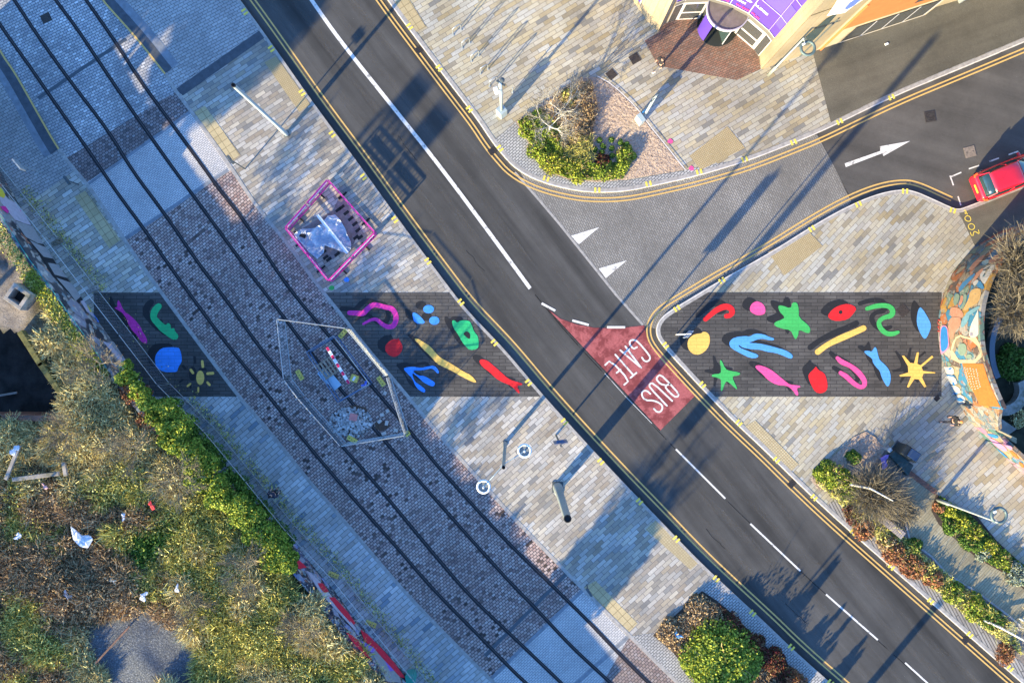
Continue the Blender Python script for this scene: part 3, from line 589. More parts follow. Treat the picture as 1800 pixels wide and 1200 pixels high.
# ---------------------------------------------------------------- college building, upper right
bld = empty('college_building', W(1300, 0)); tag(bld, 'cream stone college with violet glazed entrance and orange side wing', 'building')
V = lambda px, py, z: W(px, py) + Vector((0, 0, z))
HB = 11.0
arc = [(1156, 57), (1170, 41), (1186, 35), (1228, 33), (1260, 42), (1291, 58), (1325, 87), (1334, 99)]
lft = [(1060, -70), (1137, 38), (1156, 57)]
rgt = [(1334, 99), (1337, 123), (1428, 91), (1625, 27), (1640, 15), (1760, -22), (2050, -110)]
foot = lft + arc[1:] + rgt[1:]
m = MB(); m.prism([W(*p)[:2] for p in foot + [(2050, -500), (1060, -500)]], 0, HB); m.build('wall', stone, bld)
m = MB(); m.prism([W(*p)[:2] for p in [(1090, -60), (1150, 20), (1330, 60), (1430, 60), (2040, -120), (2040, -480), (1090, -480)]], HB, HB + .3); m.build('roof', felt, bld)
def fac(name, pts_list, base, mat, off, par=bld):
    m = MB()
    for pts in pts_list: wallshape(m, base, pts, off)
    return m.build(name, mat, par)
def bz(p, z): # ground px + height -> picture px
    k = 1 / (1 - z / H); return (900 + (p[0] - 900) * k, 600 + (p[1] - 600) * k)
def along(a, b, t): return (a[0] + (b[0] - a[0]) * t, a[1] + (b[1] - a[1]) * t)
def facrect(name, a, b, t0, t1, z0, z1, mat, off, par=bld, mb=None):
    m = mb or MB(); p0, p1 = along(a, b, t0), along(a, b, t1)
    wallshape(m, [a, b], [bz(p0, z0), bz(p1, z0), bz(p1, z1), bz(p0, z1)], off)
    return None if mb else m.build(name, mat, par)
segs = list(zip(arc[1:], arc[2:]))
for i, (a, b) in enumerate(segs):
    if i != 2 or True:
        facrect('glazing_panel', a, b, 0, 1, 3.0, 10.5, purple, .03)
        facrect('transom', a, b, 0, 1, 2.55, 2.98, gband, .05)
        m = MB(); facrect('', a, b, 0, 1, 2.96, 3.04, mull, .07, mb=m)
        for z in (5.0, 7.2): facrect('', a, b, 0, 1, z, z + .045, mull, .07, mb=m)
        facrect('', a, b, -.01, .022, 2.9, 10.5, mull, .08, mb=m)
        m.build('mullion', mull, bld)
# doors and sidelights
def door(a, b, panes=2):
    d = facrect('door', a, b, 0, 1, .02, 2.55, mull, .06)
    d = MB(); L = (W(*a) - W(*b)).length
    if panes == 2:
        facrect('', a, b, .12, .88, .35, 1.05, glass, .09, mb=d); facrect('', a, b, .12, .88, 1.3, 2.3, glass, .09, mb=d)
    else: facrect('', a, b, .08, .92, .2, 2.45, glass, .09, mb=d)
    d.build('door_glass', glass, bld)
door(arc[3], arc[2]); door(arc[5], arc[6]); door(arc[1], arc[2], 1); door(arc[6], arc[7], 1)
facrect('doorway', arc[3], arc[4], 0, 1, .02, 2.55, glass, .05); facrect('doorway', arc[4], arc[5], 0, 1, .02, 2.55, glass, .05)
def txt(name, body, a, b, t, z, size, mat, par=bld, off=.07, sx=1.0):
    cu = bpy.data.curves.new(name, 'FONT'); cu.body = body; cu.size = size; cu.align_x = 'CENTER'; cu.extrude = .004; cu.offset = .012 * size / .3
    o = bpy.data.objects.new(name, cu); COL.objects.link(o); cu.materials.append(mat)
    A, B = W(*a), W(*b); x = (B - A).normalized(); n = Vector((x.y, -x.x, 0))
    p = A.lerp(B, t)
    if n.dot(p) > 0: n = -n
    if Vector((0, 0, 1)).cross(n).dot(x) < 0: x = -x
    X = Vector((0, 0, 1)).cross(n); o.matrix_world = Matrix.Translation(p + n * off + Vector((0, 0, z))) @ Matrix((X * sx, Vector((0, 0, 1)), n)).transposed().to_4x4()
    me = bpy.data.meshes.new_from_object(o); mw = o.matrix_world.copy(); bpy.data.objects.remove(o); o = bpy.data.objects.new(name, me); COL.objects.link(o); o.matrix_world = mw
    if par: o.parent = par; o.matrix_parent_inverse = par.matrix_basis.inverted()
    return o
s4, s5, s3 = (arc[4], arc[5]), (arc[5], arc[6]), (arc[3], arc[4])
txt('lettering', 'TH CAM', *s4, .62, 3.2, .26, pinkp, sx=.85); txt('lettering', 'PUS', *s5, .26, 3.2, .26, pinkp, sx=1.2); txt('lettering', 'DIGBE', *s3, .5, 3.2, .26, pinkp, sx=1.1)
txt('lettering', 'CITY CO', *s4, .45, 4.15, .24, whitep, sx=.9); txt('lettering', 'LLEGE', *s5, .30, 4.15, .26, whitep, sx=1.2); txt('lettering', 'SOUTH &', *s3, .5, 4.15, .24, whitep, sx=.9)
txt('lettering', 'HAM', *s4, .4, 3.72, .26, whitep, sx=.9); txt('lettering', 'BIRMING', *s3, .5, 3.72, .26, whitep, sx=.8)
lil = newmat('pale_lilac_print', (.10, .07, .33), .4)
m = MB(); facrect('', *s5, .25, .95, 5.1, 7.1, lil, .045, mb=m); facrect('', arc[6], arc[7], .05, .9, 4.0, 6.5, lil, .045, mb=m); m.build('printed_panel', lil, bld)
# left pier window
facrect('window', (1060, -70), (1137, 38), .45, .82, .9, 3.4, mull, .04); facrect('window_film', (1060, -70), (1137, 38), .5, .8, 1.0, 1.9, purple, .06); facrect('window_pane', (1060, -70), (1137, 38), .5, .8, 2.0, 3.2, glass, .06)
# right facades
A_, B_ = (1337, 123), (1428, 91)
facrect('wall_render', (1428, 91), (1625, 27), .02, 1, .02, 8, cream, .03)
facrect('wall_render', A_, B_, .0, 1, .02, 8, stone, .03)
facrect('orange_cladding', (1428, 91), (1625, 27), .06, 1, 3.05, 7.5, orangep, .06)
for i in range(4):
    t0 = .22 + i * .185
    m = MB(); facrect('', (1428, 91), (1625, 27), t0, t0 + .17, .45, 2.6, glass, .07, mb=m); w_ = m.build('window', glass, bld)
    m = MB(); facrect('', (1428, 91), (1625, 27), t0 + .17, t0 + .185, .4, 2.62, mull, .08, mb=m); facrect('', (1428, 91), (1625, 27), t0, t0 + .185, .35, .44, mull, .085, mb=m); m.build('window_frame', mull, w_)
m = MB(); facrect('', (1428, 91), (1625, 27), .62, .97, 3.8, 6.0, glass, .08, mb=m); m.build('window', glass, bld)
fac('window', [[(1398, 82), (1412, 66), (1451, 32), (1474, 20), (1437, 62), (1420, 78)]], [A_, B_], glassg, .06)
fac('sign_board', [[(1452, 26), (1466, 6), (1476, -12), (1530, -12), (1500, 8), (1484, 20)]], [A_, B_], whitep, .08)
fac('sign_emblem', [[(1483, 12), (1492, 2), (1503, -5), (1512, -3), (1500, 7), (1488, 14)]], [A_, B_], newmat('blue_print', (.10, .16, .55), .5), .10)
m = MB(); m.tube([W(1441, 87) + Vector((.02, -.06, 0)), W(1441, 87) + Vector((.02, -.06, 6.5))], .06, 8); m.build('downpipe', orangep, bld)
m = MB(); m.tube([W(1405, 99) + Vector((0, -.05, z)) for z in (.0, 5.8)], .05, 8); m.build('downpipe', metald, bld)
# revolving door drum
dr = empty('revolving_door', W(1262, 58)); tag(dr, 'round glazed revolving door with grey drum roof at the violet entrance', 'revolving door')
cx = W(1260, 48); rr = 1.15; m = MB()
ring = [cx.to_2d() + Vector((rr * math.cos(a), rr * math.sin(a))) for a in [2 * math.pi * i / 36 for i in range(36)]]
m.prism([(p.x, p.y) for p in ring], 2.5, 2.62); m.build('drum_roof', felt, dr)
m = MB(); m.lathe(cx, [(rr + .03, 2.45), (rr + .03, 2.66), (rr - .03, 2.66), (rr - .03, 2.45)], 36); m.build('drum_rim', newmat('white_rim', (.40, .39, .44), .5), dr)
m = MB(); m.prism([(p.x, p.y) for p in ring], .125, .145); m.build('floor_mat', newmat('black_mat', (.03, .035, .035), .9), dr)
def arcwall(r, a0, a1, z0, z1, mat, nm):
    m = MB(); n = 12; vs = []
    for i in range(n + 1):
        a = R(a0 + (a1 - a0) * i / n)
        for rad in (r, r - .03):
            for z in (z0, z1): vs.append(cx.to_2d().to_3d() + Vector((rad * math.cos(a), rad * math.sin(a), z)))
    fs = []
    for i in range(n):
        b = i * 4; fs += [(b, b + 4, b + 5, b + 1), (b + 2, b + 3, b + 7, b + 6), (b + 1, b + 5, b + 7, b + 3)]
    m.add(vs, fs); return m.build(nm, mat, dr)
arcwall(rr, 188, 226, .15, 2.3, purple, 'curved_screen'); arcwall(rr, 318, 352, .15, 2.3, newmat('lilac_screen', (.16, .15, .20), .3), 'curved_screen')
for a in (15, 105, 195, 285):
    m = MB(); d = Vector((math.cos(R(a)), math.sin(R(a)), 0)); c0 = cx.to_2d().to_3d()
    m.add([c0 + Vector((0, 0, .16)), c0 + d * 1.05 + Vector((0, 0, .16)), c0 + d * 1.05 + Vector((0, 0, 2.28)), c0 + Vector((0, 0, 2.28))], [(0, 1, 2, 3)]); wg = m.build('door_wing', glassg, dr)
    m = MB(); m.tube([c0 + d * 1.05 + Vector((0, 0, .16)), c0 + d * 1.05 + Vector((0, 0, 2.28)), c0 + Vector((0, 0, 2.28))], .03, 6); m.build('wing_frame', mull, wg)
m = MB(); m.lathe(cx, [(.04, .15), (.04, 2.4)], 8); m.build('centre_post', mull, dr)
# ---------------------------------------------------------------- curved mural wall and lower wall, right
MW = smooth([(1860, 372), (1800, 389), (1760, 405), (1733, 421), (1712, 433), (1692, 454), (1674, 477), (1662, 500), (1652, 530), (1647, 562), (1648, 607), (1656, 636), (1668, 673), (1684, 709)], 1)
MW2 = [(1684, 709), (1697, 732), (1711, 749)]
MW3 = [(1711, 749), (1724, 765), (1762, 801), (1800, 836), (1880, 915)]
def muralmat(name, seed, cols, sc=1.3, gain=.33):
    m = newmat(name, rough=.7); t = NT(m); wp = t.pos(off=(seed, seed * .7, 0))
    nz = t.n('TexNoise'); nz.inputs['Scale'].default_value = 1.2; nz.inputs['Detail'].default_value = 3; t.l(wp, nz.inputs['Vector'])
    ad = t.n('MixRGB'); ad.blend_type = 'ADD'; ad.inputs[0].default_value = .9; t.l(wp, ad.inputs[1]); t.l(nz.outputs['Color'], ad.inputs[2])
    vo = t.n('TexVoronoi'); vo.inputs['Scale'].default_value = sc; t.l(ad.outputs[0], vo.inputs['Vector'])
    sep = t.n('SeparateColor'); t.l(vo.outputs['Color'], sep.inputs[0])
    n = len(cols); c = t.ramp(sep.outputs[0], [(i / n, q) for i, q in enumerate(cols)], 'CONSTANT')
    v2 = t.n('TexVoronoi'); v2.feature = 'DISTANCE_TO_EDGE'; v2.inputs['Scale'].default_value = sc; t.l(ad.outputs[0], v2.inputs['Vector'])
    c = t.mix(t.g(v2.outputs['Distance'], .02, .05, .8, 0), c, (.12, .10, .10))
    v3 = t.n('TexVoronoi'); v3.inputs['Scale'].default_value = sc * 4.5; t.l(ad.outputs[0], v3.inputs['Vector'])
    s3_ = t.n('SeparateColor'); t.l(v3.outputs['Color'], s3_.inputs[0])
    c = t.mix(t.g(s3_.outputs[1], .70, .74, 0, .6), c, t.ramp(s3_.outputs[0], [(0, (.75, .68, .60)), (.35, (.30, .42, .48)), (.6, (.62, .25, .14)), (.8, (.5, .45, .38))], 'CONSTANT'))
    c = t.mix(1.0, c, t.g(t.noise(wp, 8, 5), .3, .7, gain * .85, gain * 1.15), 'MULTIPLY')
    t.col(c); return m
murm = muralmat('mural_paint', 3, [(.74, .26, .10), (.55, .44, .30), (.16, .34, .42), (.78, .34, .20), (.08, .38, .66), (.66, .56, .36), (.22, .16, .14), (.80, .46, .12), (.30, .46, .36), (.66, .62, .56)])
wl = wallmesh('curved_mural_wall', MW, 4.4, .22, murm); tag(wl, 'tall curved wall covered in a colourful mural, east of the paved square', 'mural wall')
def wp_(name, pts, mat, base=MW, off=.02, par=None, sm=1):
    m = MB()
    for p in (pts if isinstance(pts[0], list) else [pts]): wallshape(m, base, smooth(p, sm, True) if sm else p, off)
    return m.build(name, mat, par or wl)
def zm(p): return [(1640 + x / 6.67, 380 + y / 6.67) for x, y in p]
def zn(p): return [(1620 + x / 4.284, 560 + y / 4.284) for x, y in p]
def zq(p): return [(1640 + x / 5.456, 500 + y / 5.456) for x, y in p]
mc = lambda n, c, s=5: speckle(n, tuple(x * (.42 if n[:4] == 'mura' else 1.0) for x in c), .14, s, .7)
C_or = mc('mural_orange', (.80, .24, .05)); C_bl = mc('mural_blue', (.08, .32, .62)); C_sky = mc('mural_light_blue', (.25, .50, .62)); C_fl = mc('mural_flesh', (.72, .36, .24))
C_gr = mc('mural_sage', (.30, .42, .34)); C_am = mc('mural_amber', (.80, .52, .22)); C_wh = mc('mural_white', (.80, .78, .74)); C_gy = mc('mural_slate', (.16, .19, .20)); C_rd = mc('mural_red', (.72, .05, .05))
C_cr = mc('mural_cream', (.80, .66, .42)); C_pk = mc('mural_pink', (.78, .34, .58)); C_dk = mc('mural_black', (.03, .03, .03)); C_bg = mc('mural_bright_blue', (.04, .30, .80))
wp_('painted_patch', zm([(560, 540), (660, 500), (650, 560), (600, 580)]), C_sky); wp_('painted_patch', zm([(420, 620), (500, 520), (600, 450), (610, 480), (520, 580), (450, 640)]), C_fl)
wp_('painted_patch', zm([(650, 530), (700, 480), (770, 445), (790, 470), (740, 530), (680, 575)]), C_fl); wp_('painted_patch', zm([(300, 870), (330, 800), (420, 720), (500, 660), (495, 700), (400, 800), (320, 890)]), C_bl)
wp_('painted_patch', zm([(500, 680), (590, 600), (600, 620), (530, 720), (470, 780)]), C_fl); wp_('painted_patch', zm([(450, 690), (520, 580), (640, 570), (700, 560), (640, 640), (560, 640)]), C_gy, off=.015)
wp_('painted_patch', zm([(440, 870), (520, 840), (575, 860), (545, 1010), (450, 1060), (390, 1110), (350, 1100), (420, 980)]), C_am); wp_('painted_patch', zm([(505, 820), (550, 740), (605, 830), (600, 865)]), C_bl, off=.025)
wp_('painted_patch', zm([(470, 780), (520, 740), (545, 760), (500, 820), (480, 810)]), C_wh, off=.028); wp_('painted_patch', zm([(250, 960), (275, 900), (320, 920), (310, 990), (270, 1060), (245, 1020)]), C_gr, off=.03)
wp_('painted_patch', zm([(360, 920), (395, 905), (405, 960), (380, 1050), (330, 1100), (320, 1080), (360, 1020)]), C_gr, off=.03); wp_('painted_patch', zm([(330, 930), (360, 930), (355, 1000), (325, 1050), (300, 1040), (320, 990)]), C_fl, off=.025)
wp_('painted_patch', zm([(380, 1150), (440, 1100), (550, 1045), (555, 1075), (470, 1140), (390, 1190)]), C_sky, off=.028); wp_('painted_patch', zm([(200, 1080), (260, 1060), (330, 1090), (370, 1160), (330, 1200), (210, 1190)]), C_fl, off=.02)
wp_('painted_patch', zm([(560, 640), (640, 590), (720, 560), (740, 580), (640, 740), (605, 810), (550, 730)]), C_wh, off=.016)
wp_('painted_patch', zq([(160, 320), (240, 310), (280, 330), (260, 410), (220, 440), (200, 520), (160, 520), (150, 430)]), C_fl, off=.032); wp_('painted_patch', zq([(275, 360), (300, 300), (360, 290), (350, 330), (310, 400), (275, 415)]), C_sky, off=.033)
wp_('painted_patch', zq([(345, 515), (360, 400), (420, 280), (438, 230), (442, 400), (440, 500)]), C_wh, off=.024); wp_('painted_patch', zq([(360, 490), (362, 460), (386, 460), (386, 490)]), mc('mural_lilac', (.45, .42, .55)), off=.034, sm=0)
wp_('painted_patch', zq([(170, 600), (240, 470), (345, 510), (440, 505), (480, 755), (180, 750)]), C_cr, off=.018); wp_('painted_patch', zq([(250, 570), (300, 560), (330, 590), (320, 660), (280, 690), (240, 650)]), C_gr, off=.03)
wp_('painted_patch', zq([(320, 680), (360, 660), (385, 690), (350, 710), (310, 700)]), C_gr, off=.03)
wp_('graffiti_blob', zq([(78, 655), (70, 560), (72, 430), (95, 385), (145, 400), (155, 480), (165, 600), (120, 650), (85, 668)]), C_pk, off=.036); wp_('graffiti_blob', zq([(84, 640), (78, 560), (80, 440), (100, 398), (138, 410), (147, 480), (156, 590), (115, 640)]), C_bg, off=.042)
wp_('orange_panel', zq([(285, 755), (487, 758), (520, 870), (560, 980), (610, 1090), (650, 1172), (455, 1158), (400, 1040), (350, 960), (310, 860)]), C_or, off=.03, sm=0)
wp_('graffiti_letters', [zq([(98, 785), (140, 790), (200, 785), (212, 870), (120, 850)]), zq([(130, 870), (215, 880), (245, 960), (160, 950)]), zq([(165, 965), (250, 970), (280, 1040), (200, 1050)]), zq([(205, 1060), (290, 1050), (330, 1130), (240, 1150)])], C_wh, off=.036)
wp_('graffiti_shading', [zq([(100, 790), (112, 785), (130, 850), (118, 852)]), zq([(150, 800), (190, 790), (180, 812), (158, 818)]), zq([(130, 860), (215, 872), (213, 882), (128, 872)]), zq([(190, 930), (212, 935), (216, 970), (196, 962)]), zq([(190, 1030), (250, 1035), (248, 1048), (196, 1046)]), zq([(240, 1085), (270, 1075), (310, 1110), (270, 1120), (235, 1110)])], C_bg, off=.042)
# rows of small white letters on the orange panel, and the red tag
def glyphs(o_pts, mat, base, off, par, nm, seed):
    r_ = random.Random(seed); m = MB(); k = 0
    for (x0, y0, x1, y1, n_) in o_pts:
        for i in range(n_):
            t = (i + .5) / n_; cx_, cy_ = x0 + (x1 - x0) * t, y0 + (y1 - y0) * t
            for _ in range(2):
                a = r_.uniform(0, 3.14); l_ = 1.35; dx, dy = math.cos(a) * l_, math.sin(a) * l_; ox_, oy_ = r_.uniform(-.7, .7), r_.uniform(-.7, .7); wv = .36
                wallshape(m, base, [(cx_ + ox_ - dx - dy * wv / l_, cy_ + oy_ - dy + dx * wv / l_), (cx_ + ox_ + dx - dy * wv / l_, cy_ + oy_ + dy + dx * wv / l_), (cx_ + ox_ + dx + dy * wv / l_, cy_ + oy_ + dy - dx * wv / l_), (cx_ + ox_ - dx + dy * wv / l_, cy_ + oy_ - dy - dx * wv / l_)], off + .0015 * (k % 7)); k += 1
    return m.build(nm, mat, par)
rows = [zq([(310, 790), (350, 940)]), zq([(335, 790), (390, 1010)]), zq([(362, 790), (415, 1010)]), zq([(390, 795), (440, 1000)]), zq([(420, 800), (462, 985)])]
glyphs([(a[0], a[1], b[0], b[1], 9) for a, b in rows], C_wh, MW, .045, wl, 'wall_lettering', 3)
red_t = [zq([(55, 335), (72, 335), (74, 350), (57, 350)]), zq([(48, 352), (54, 352), (62, 380), (52, 378)]), zq([(60, 385), (74, 372), (76, 380), (62, 395)]), zq([(50, 400), (74, 400), (74, 408), (50, 408)]), zq([(55, 415), (62, 412), (74, 430), (66, 434)]), zq([(50, 440), (72, 445), (72, 455), (50, 450)])]
wp_('red_tag', red_t, C_rd, off=.045, sm=0)
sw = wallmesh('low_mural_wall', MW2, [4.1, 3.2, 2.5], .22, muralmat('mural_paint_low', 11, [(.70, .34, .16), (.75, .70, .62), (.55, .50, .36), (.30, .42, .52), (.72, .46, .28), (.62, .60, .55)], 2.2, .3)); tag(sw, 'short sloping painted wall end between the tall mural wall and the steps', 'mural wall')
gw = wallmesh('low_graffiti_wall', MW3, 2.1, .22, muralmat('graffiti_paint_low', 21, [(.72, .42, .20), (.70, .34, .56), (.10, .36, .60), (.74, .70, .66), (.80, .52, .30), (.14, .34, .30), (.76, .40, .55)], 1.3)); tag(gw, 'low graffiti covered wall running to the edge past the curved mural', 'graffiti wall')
wp_('graffiti_letters', [zn([(505, 890), (560, 910), (650, 975), (640, 1005), (560, 960)]), zn([(600, 925), (690, 960), (680, 990), (640, 965)])], C_pk, MW3, .03, gw)
wp_('graffiti_letters', [zn([(655, 985), (700, 1000), (745, 1060), (700, 1040)]), zn([(730, 1070), (771, 1090), (771, 1125), (745, 1105)])], C_or, MW3, .03, gw)
wp_('graffiti_letters', [zn([(480, 860), (560, 870), (590, 895), (545, 900)]), zn([(560, 965), (640, 1030), (650, 1050), (600, 1010)])], C_bg, MW3, .025, gw)
m = MB()
for k in range(3): m.tube([W(1712 + k * 3.5, 750 + k * 3) + Vector((0, .1, 2.2 - .12 * k)), W(1768, 764 + k * 3.2) * 1 + Vector((-.6, 0, 2.0))], .045, 6)
tag(m.build('pipe_rail', C_cr), 'three cream pipes lying across the top where the low walls meet', 'pipes')
# yard behind the wall
yard = [(1872, 360), (1700, 520), (1690, 640), (1720, 745), (1900, 930), (2300, 900), (2300, 380)]
sheet('courtyard', [(1800, 395), (1725, 445), (1675, 520), (1668, 600), (1700, 705), (1735, 755), (1800, 815), (2300, 1000), (2300, 395)], ZP + .02, speckle('dark_earth', (.035, .035, .022), .5, 2, .95))
m = MB(); c0 = W(1757, 678, .6)
def ringseg(m, c, r0, r1, a0, a1, z0, z1, n=16):
    vs = []
    for i in range(n + 1):
        a = R(a0 + (a1 - a0) * i / n)
        for r_ in (r0, r1):
            for z in (z0, z1): vs.append((c.x + r_ * math.cos(a), c.y + r_ * math.sin(a), z))
    fs = [(0, 1, 3, 2), (n * 4, n * 4 + 2, n * 4 + 3, n * 4 + 1)]
    for i in range(n):
        b = i * 4; fs += [(b, b + 4, b + 5, b + 1), (b + 2, b + 3, b + 7, b + 6), (b + 1, b + 5, b + 7, b + 3)]
    m.add(vs, fs); return m
ringseg(m, W(1763, 685, .6), .9, 1.45, 200, 385, 0, .65); tag(m.build('round_planter_wall', concrete), 'curved grey concrete planter wall behind the orange mural panel', 'planter')
m = MB(); ringseg(m, W(1850, 615), 3.55, 3.85, 150, 205, 0, .5); tag(m.build('curved_bench', newmat('slate_bench', (.18, .21, .26), .6)), 'curved grey bench in the shade behind the mural wall', 'bench')
m = MB(); m.prism([W(*p)[:2] for p in [(1722, 712), (1738, 708), (1752, 735), (1778, 752), (1760, 765), (1738, 748)]], 0, .5); tag(m.build('planter_edge', concrete), 'mossy concrete edging below the round planter wall', 'planter edging')
# ---------------------------------------------------------------- graffiti wall, left, and raised ground behind
ZT = 2.35
GT = [(-140, 130), (-60, 262), (0, 372), (54, 455), (92, 505), (120, 545), (162, 603), (190, 645), (225, 690), (262, 735), (310, 790), (360, 845), (420, 905), (490, 962), (520, 1002), (570, 1062), (607, 1110), (652, 1160), (700, 1212), (800, 1330), (900, 1450)]
def tobase(p, z): k = 1 - z / H; return (900 + (p[0] - 900) * k, 600 + (p[1] - 600) * k)
GH = 2.6
GB = [tobase(p, GH) for p in GT]
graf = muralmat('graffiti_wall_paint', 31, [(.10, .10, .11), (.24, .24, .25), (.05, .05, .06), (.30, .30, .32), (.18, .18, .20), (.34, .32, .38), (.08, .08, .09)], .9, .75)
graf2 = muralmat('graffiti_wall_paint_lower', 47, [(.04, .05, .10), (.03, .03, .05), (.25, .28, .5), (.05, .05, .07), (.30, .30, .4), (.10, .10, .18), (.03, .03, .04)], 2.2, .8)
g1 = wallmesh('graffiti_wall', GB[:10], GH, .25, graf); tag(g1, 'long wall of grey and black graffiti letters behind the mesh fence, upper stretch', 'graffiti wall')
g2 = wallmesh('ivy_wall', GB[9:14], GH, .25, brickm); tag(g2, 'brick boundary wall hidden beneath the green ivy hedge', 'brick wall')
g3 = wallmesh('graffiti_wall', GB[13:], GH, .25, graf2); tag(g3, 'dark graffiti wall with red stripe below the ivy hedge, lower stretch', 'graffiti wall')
def cop(seg, lb):
    m = MB(); n = len(seg); a = offset(seg, 1); b = offset(seg, 9)
    m.add([W(*p, GH + .06) for p in a] + [W(*p, GH + .06) for p in b], [(i, n + i, n + i + 1, i + 1)[::-1] for i in range(n - 1)])
def zg(p): return [(x / 4.614, 300 + y / 4.614) for x, y in p]
def z6(p): return [(450 + x / 4, 900 + y / 4) for x, y in p]
def z7(p): return [(480 + x / 4, 900 + y / 4) for x, y in p]
def z5(p): return [(x / 4, 600 + y / 4) for x, y in p]
G_s = mc('graffiti_silver', (.27, .27, .29)); G_k = mc('graffiti_black', (.02, .02, .025)); G_w = mc('graffiti_white', (.42, .38, .46)); G_y = mc('graffiti_yellow', (.60, .50, .05)); G_p = mc('graffiti_pink', (.62, .03, .25)); G_t = mc('graffiti_teal', (.05, .45, .45)); G_r = mc('graffiti_red', (.62, .02, .05)); G_v = mc('graffiti_violet', (.22, .14, .55)); G_b = mc('graffiti_blue', (.06, .22, .70))
gb1 = GB[:10]; gb3 = GB[13:]
def gp(nm, pts, mat, off, base, par, sm=0): return wp_(nm, pts, mat, base, off, par, sm)
gp('graffiti_patch', zg([(-40, 140), (20, 170), (60, 230), (120, 260), (180, 320), (250, 420), (270, 450), (200, 430), (120, 400), (60, 330), (0, 250)]), G_w, .02, gb1, g1)
gp('graffiti_patch', [zg([(0, 290), (40, 290), (70, 330), (60, 350), (20, 320)]), zg([(130, 330), (160, 320), (185, 360), (160, 370)])], G_p, .03, gb1, g1)
gp('graffiti_patch', zg([(100, 300), (130, 300), (140, 330), (110, 330)]), G_t, .03, gb1, g1)
gp('graffiti_patch', [zg([(-20, 120), (20, 160), (40, 200), (30, 225), (-20, 205)])], G_y, .03, gb1, g1)
gp('graffiti_patch', zg([(110, 380), (220, 380), (300, 470), (400, 610), (510, 760), (600, 890), (700, 1010), (640, 1080), (560, 1000), (420, 850), (330, 700), (230, 560), (150, 450)]), G_k, .015, gb1, g1, 0)
gp('graffiti_letters', [zg([(130, 375), (180, 385), (215, 410), (160, 400)]), zg([(115, 405), (265, 455), (340, 555), (365, 600), (300, 590), (205, 540)]), zg([(235, 565), (310, 600), (410, 640), (470, 725), (350, 700)]), zg([(385, 750), (430, 755), (520, 780), (590, 885), (440, 845)]), zg([(455, 870), (600, 920), (675, 1000), (610, 1060), (555, 985)])], G_s, .03, gb1, g1)
gp('graffiti_patch', [zg([(650, 1060), (720, 1030), (780, 1100), (810, 1200), (760, 1190), (700, 1140)]), z5([(720, 0), (800, 20), (880, 110), (960, 220), (920, 240), (830, 130)])], G_w, .02, gb1, g1)
gp('graffiti_patch', [zg([(700, 1090), (740, 1090), (770, 1130), (730, 1150)])], G_y, .035, gb1, g1); gp('graffiti_patch', [zg([(750, 1160), (800, 1170), (850, 1220), (790, 1230)]), z5([(990, 290), (1060, 310), (1130, 390), (1060, 385)])], G_b, .035, gb1, g1)
gp('graffiti_letters', [z5([(760, 0), (850, 10), (900, 60), (940, 150), (860, 120)]), z5([(930, 200), (1010, 170), (1060, 250), (1130, 370), (1060, 330)]), z5([(860, 130), (940, 160), (980, 230), (920, 220)])], G_s, .03, gb1, g1)
gp('graffiti_patch', [z7([(130, 300), (160, 320), (235, 390), (180, 400), (140, 370)]), z7([(310, 500), (345, 500), (390, 560), (360, 570), (330, 540)]), z7([(390, 600), (430, 600), (520, 700), (575, 780), (560, 800), (470, 700)]), z7([(610, 825), (660, 860), (700, 900), (780, 980), (850, 1060), (930, 1170), (890, 1160), (760, 1020), (700, 950), (640, 910)])], G_r, .04, gb3, g3)
gp('graffiti_patch', [z7([(230, 410), (260, 425), (330, 490), (400, 580), (480, 690), (585, 820), (575, 835), (450, 700), (330, 570)])], G_w, .03, gb3, g3)
gp('graffiti_patch', [z7([(610, 900), (660, 930), (720, 960), (700, 1000), (650, 960)]), z7([(760, 1000), (800, 1060), (860, 1110), (820, 1120)])], G_v, .035, gb3, g3)
gp('graffiti_letters', [z7([(680, 970), (740, 970), (800, 1060), (880, 1130), (900, 1200), (800, 1190), (740, 1080)])], G_s, .03, gb3, g3)
gp('graffiti_patch', [z7([(510, 845), (560, 870), (630, 940), (690, 1040), (650, 1010), (570, 930)])], G_r, .03, gb3, g3)
# teal strip along the outer edge of the upper wall's coping
m = MB(); sg = GT[2:8]; ribbon(m, sg, 1.5, GH + .02, 3); m.build('coping_line', mc('coping_teal', (.04, .26, .24)), g1)
# raised ground
far = (-.77, .64)
nu, nv = 150, 170
wl_w = [W(*p, ZT) for p in GT]; cum = [0]
for a, b in zip(wl_w, wl_w[1:]): cum.append(cum[-1] + (b - a).length)
def wallat(d):
    for i in range(len(cum) - 1):
        if d <= cum[i + 1] or i == len(cum) - 2:
            return wl_w[i].lerp(wl_w[i + 1], (d - cum[i]) / (cum[i + 1] - cum[i]))
from mathutils import noise as mn
def gz(x, y):
    return ZT + .35 * mn.noise(Vector((x * .25, y * .25, 3))) + .12 * mn.noise(Vector((x * .9, y * .9, 7)))
PIT = [(-400, 560), (30, 585), (48, 612), (78, 655), (104, 694), (112, 718), (60, 738), (0, 728), (-400, 740)]
def inpoly(x, y, P):
    c = False; n = len(P)
    for i in range(n):
        x1, y1 = P[i]; x2, y2 = P[i - 1]
        if (y1 > y) != (y2 > y) and x < (x2 - x1) * (y - y1) / (y2 - y1) + x1: c = not c
    return c
verts = []; L = cum[-1]; dn = Vector((-.77, -.64, 0)); W_ = 45.0
for j in range(nv + 1):
    s_ = (j / nv) ** 1.6 * W_
    for i in range(nu + 1):
        p = wallat(L * i / nu) + dn * (s_ + .15)
        e = min(1, s_ / .8); verts.append((p.x, p.y, ZT + (gz(p.x, p.y) - ZT) * e))
def topx(v): k = S / (1 - v[2] / H); return (900 + v[0] * k, 600 - v[1] * k)
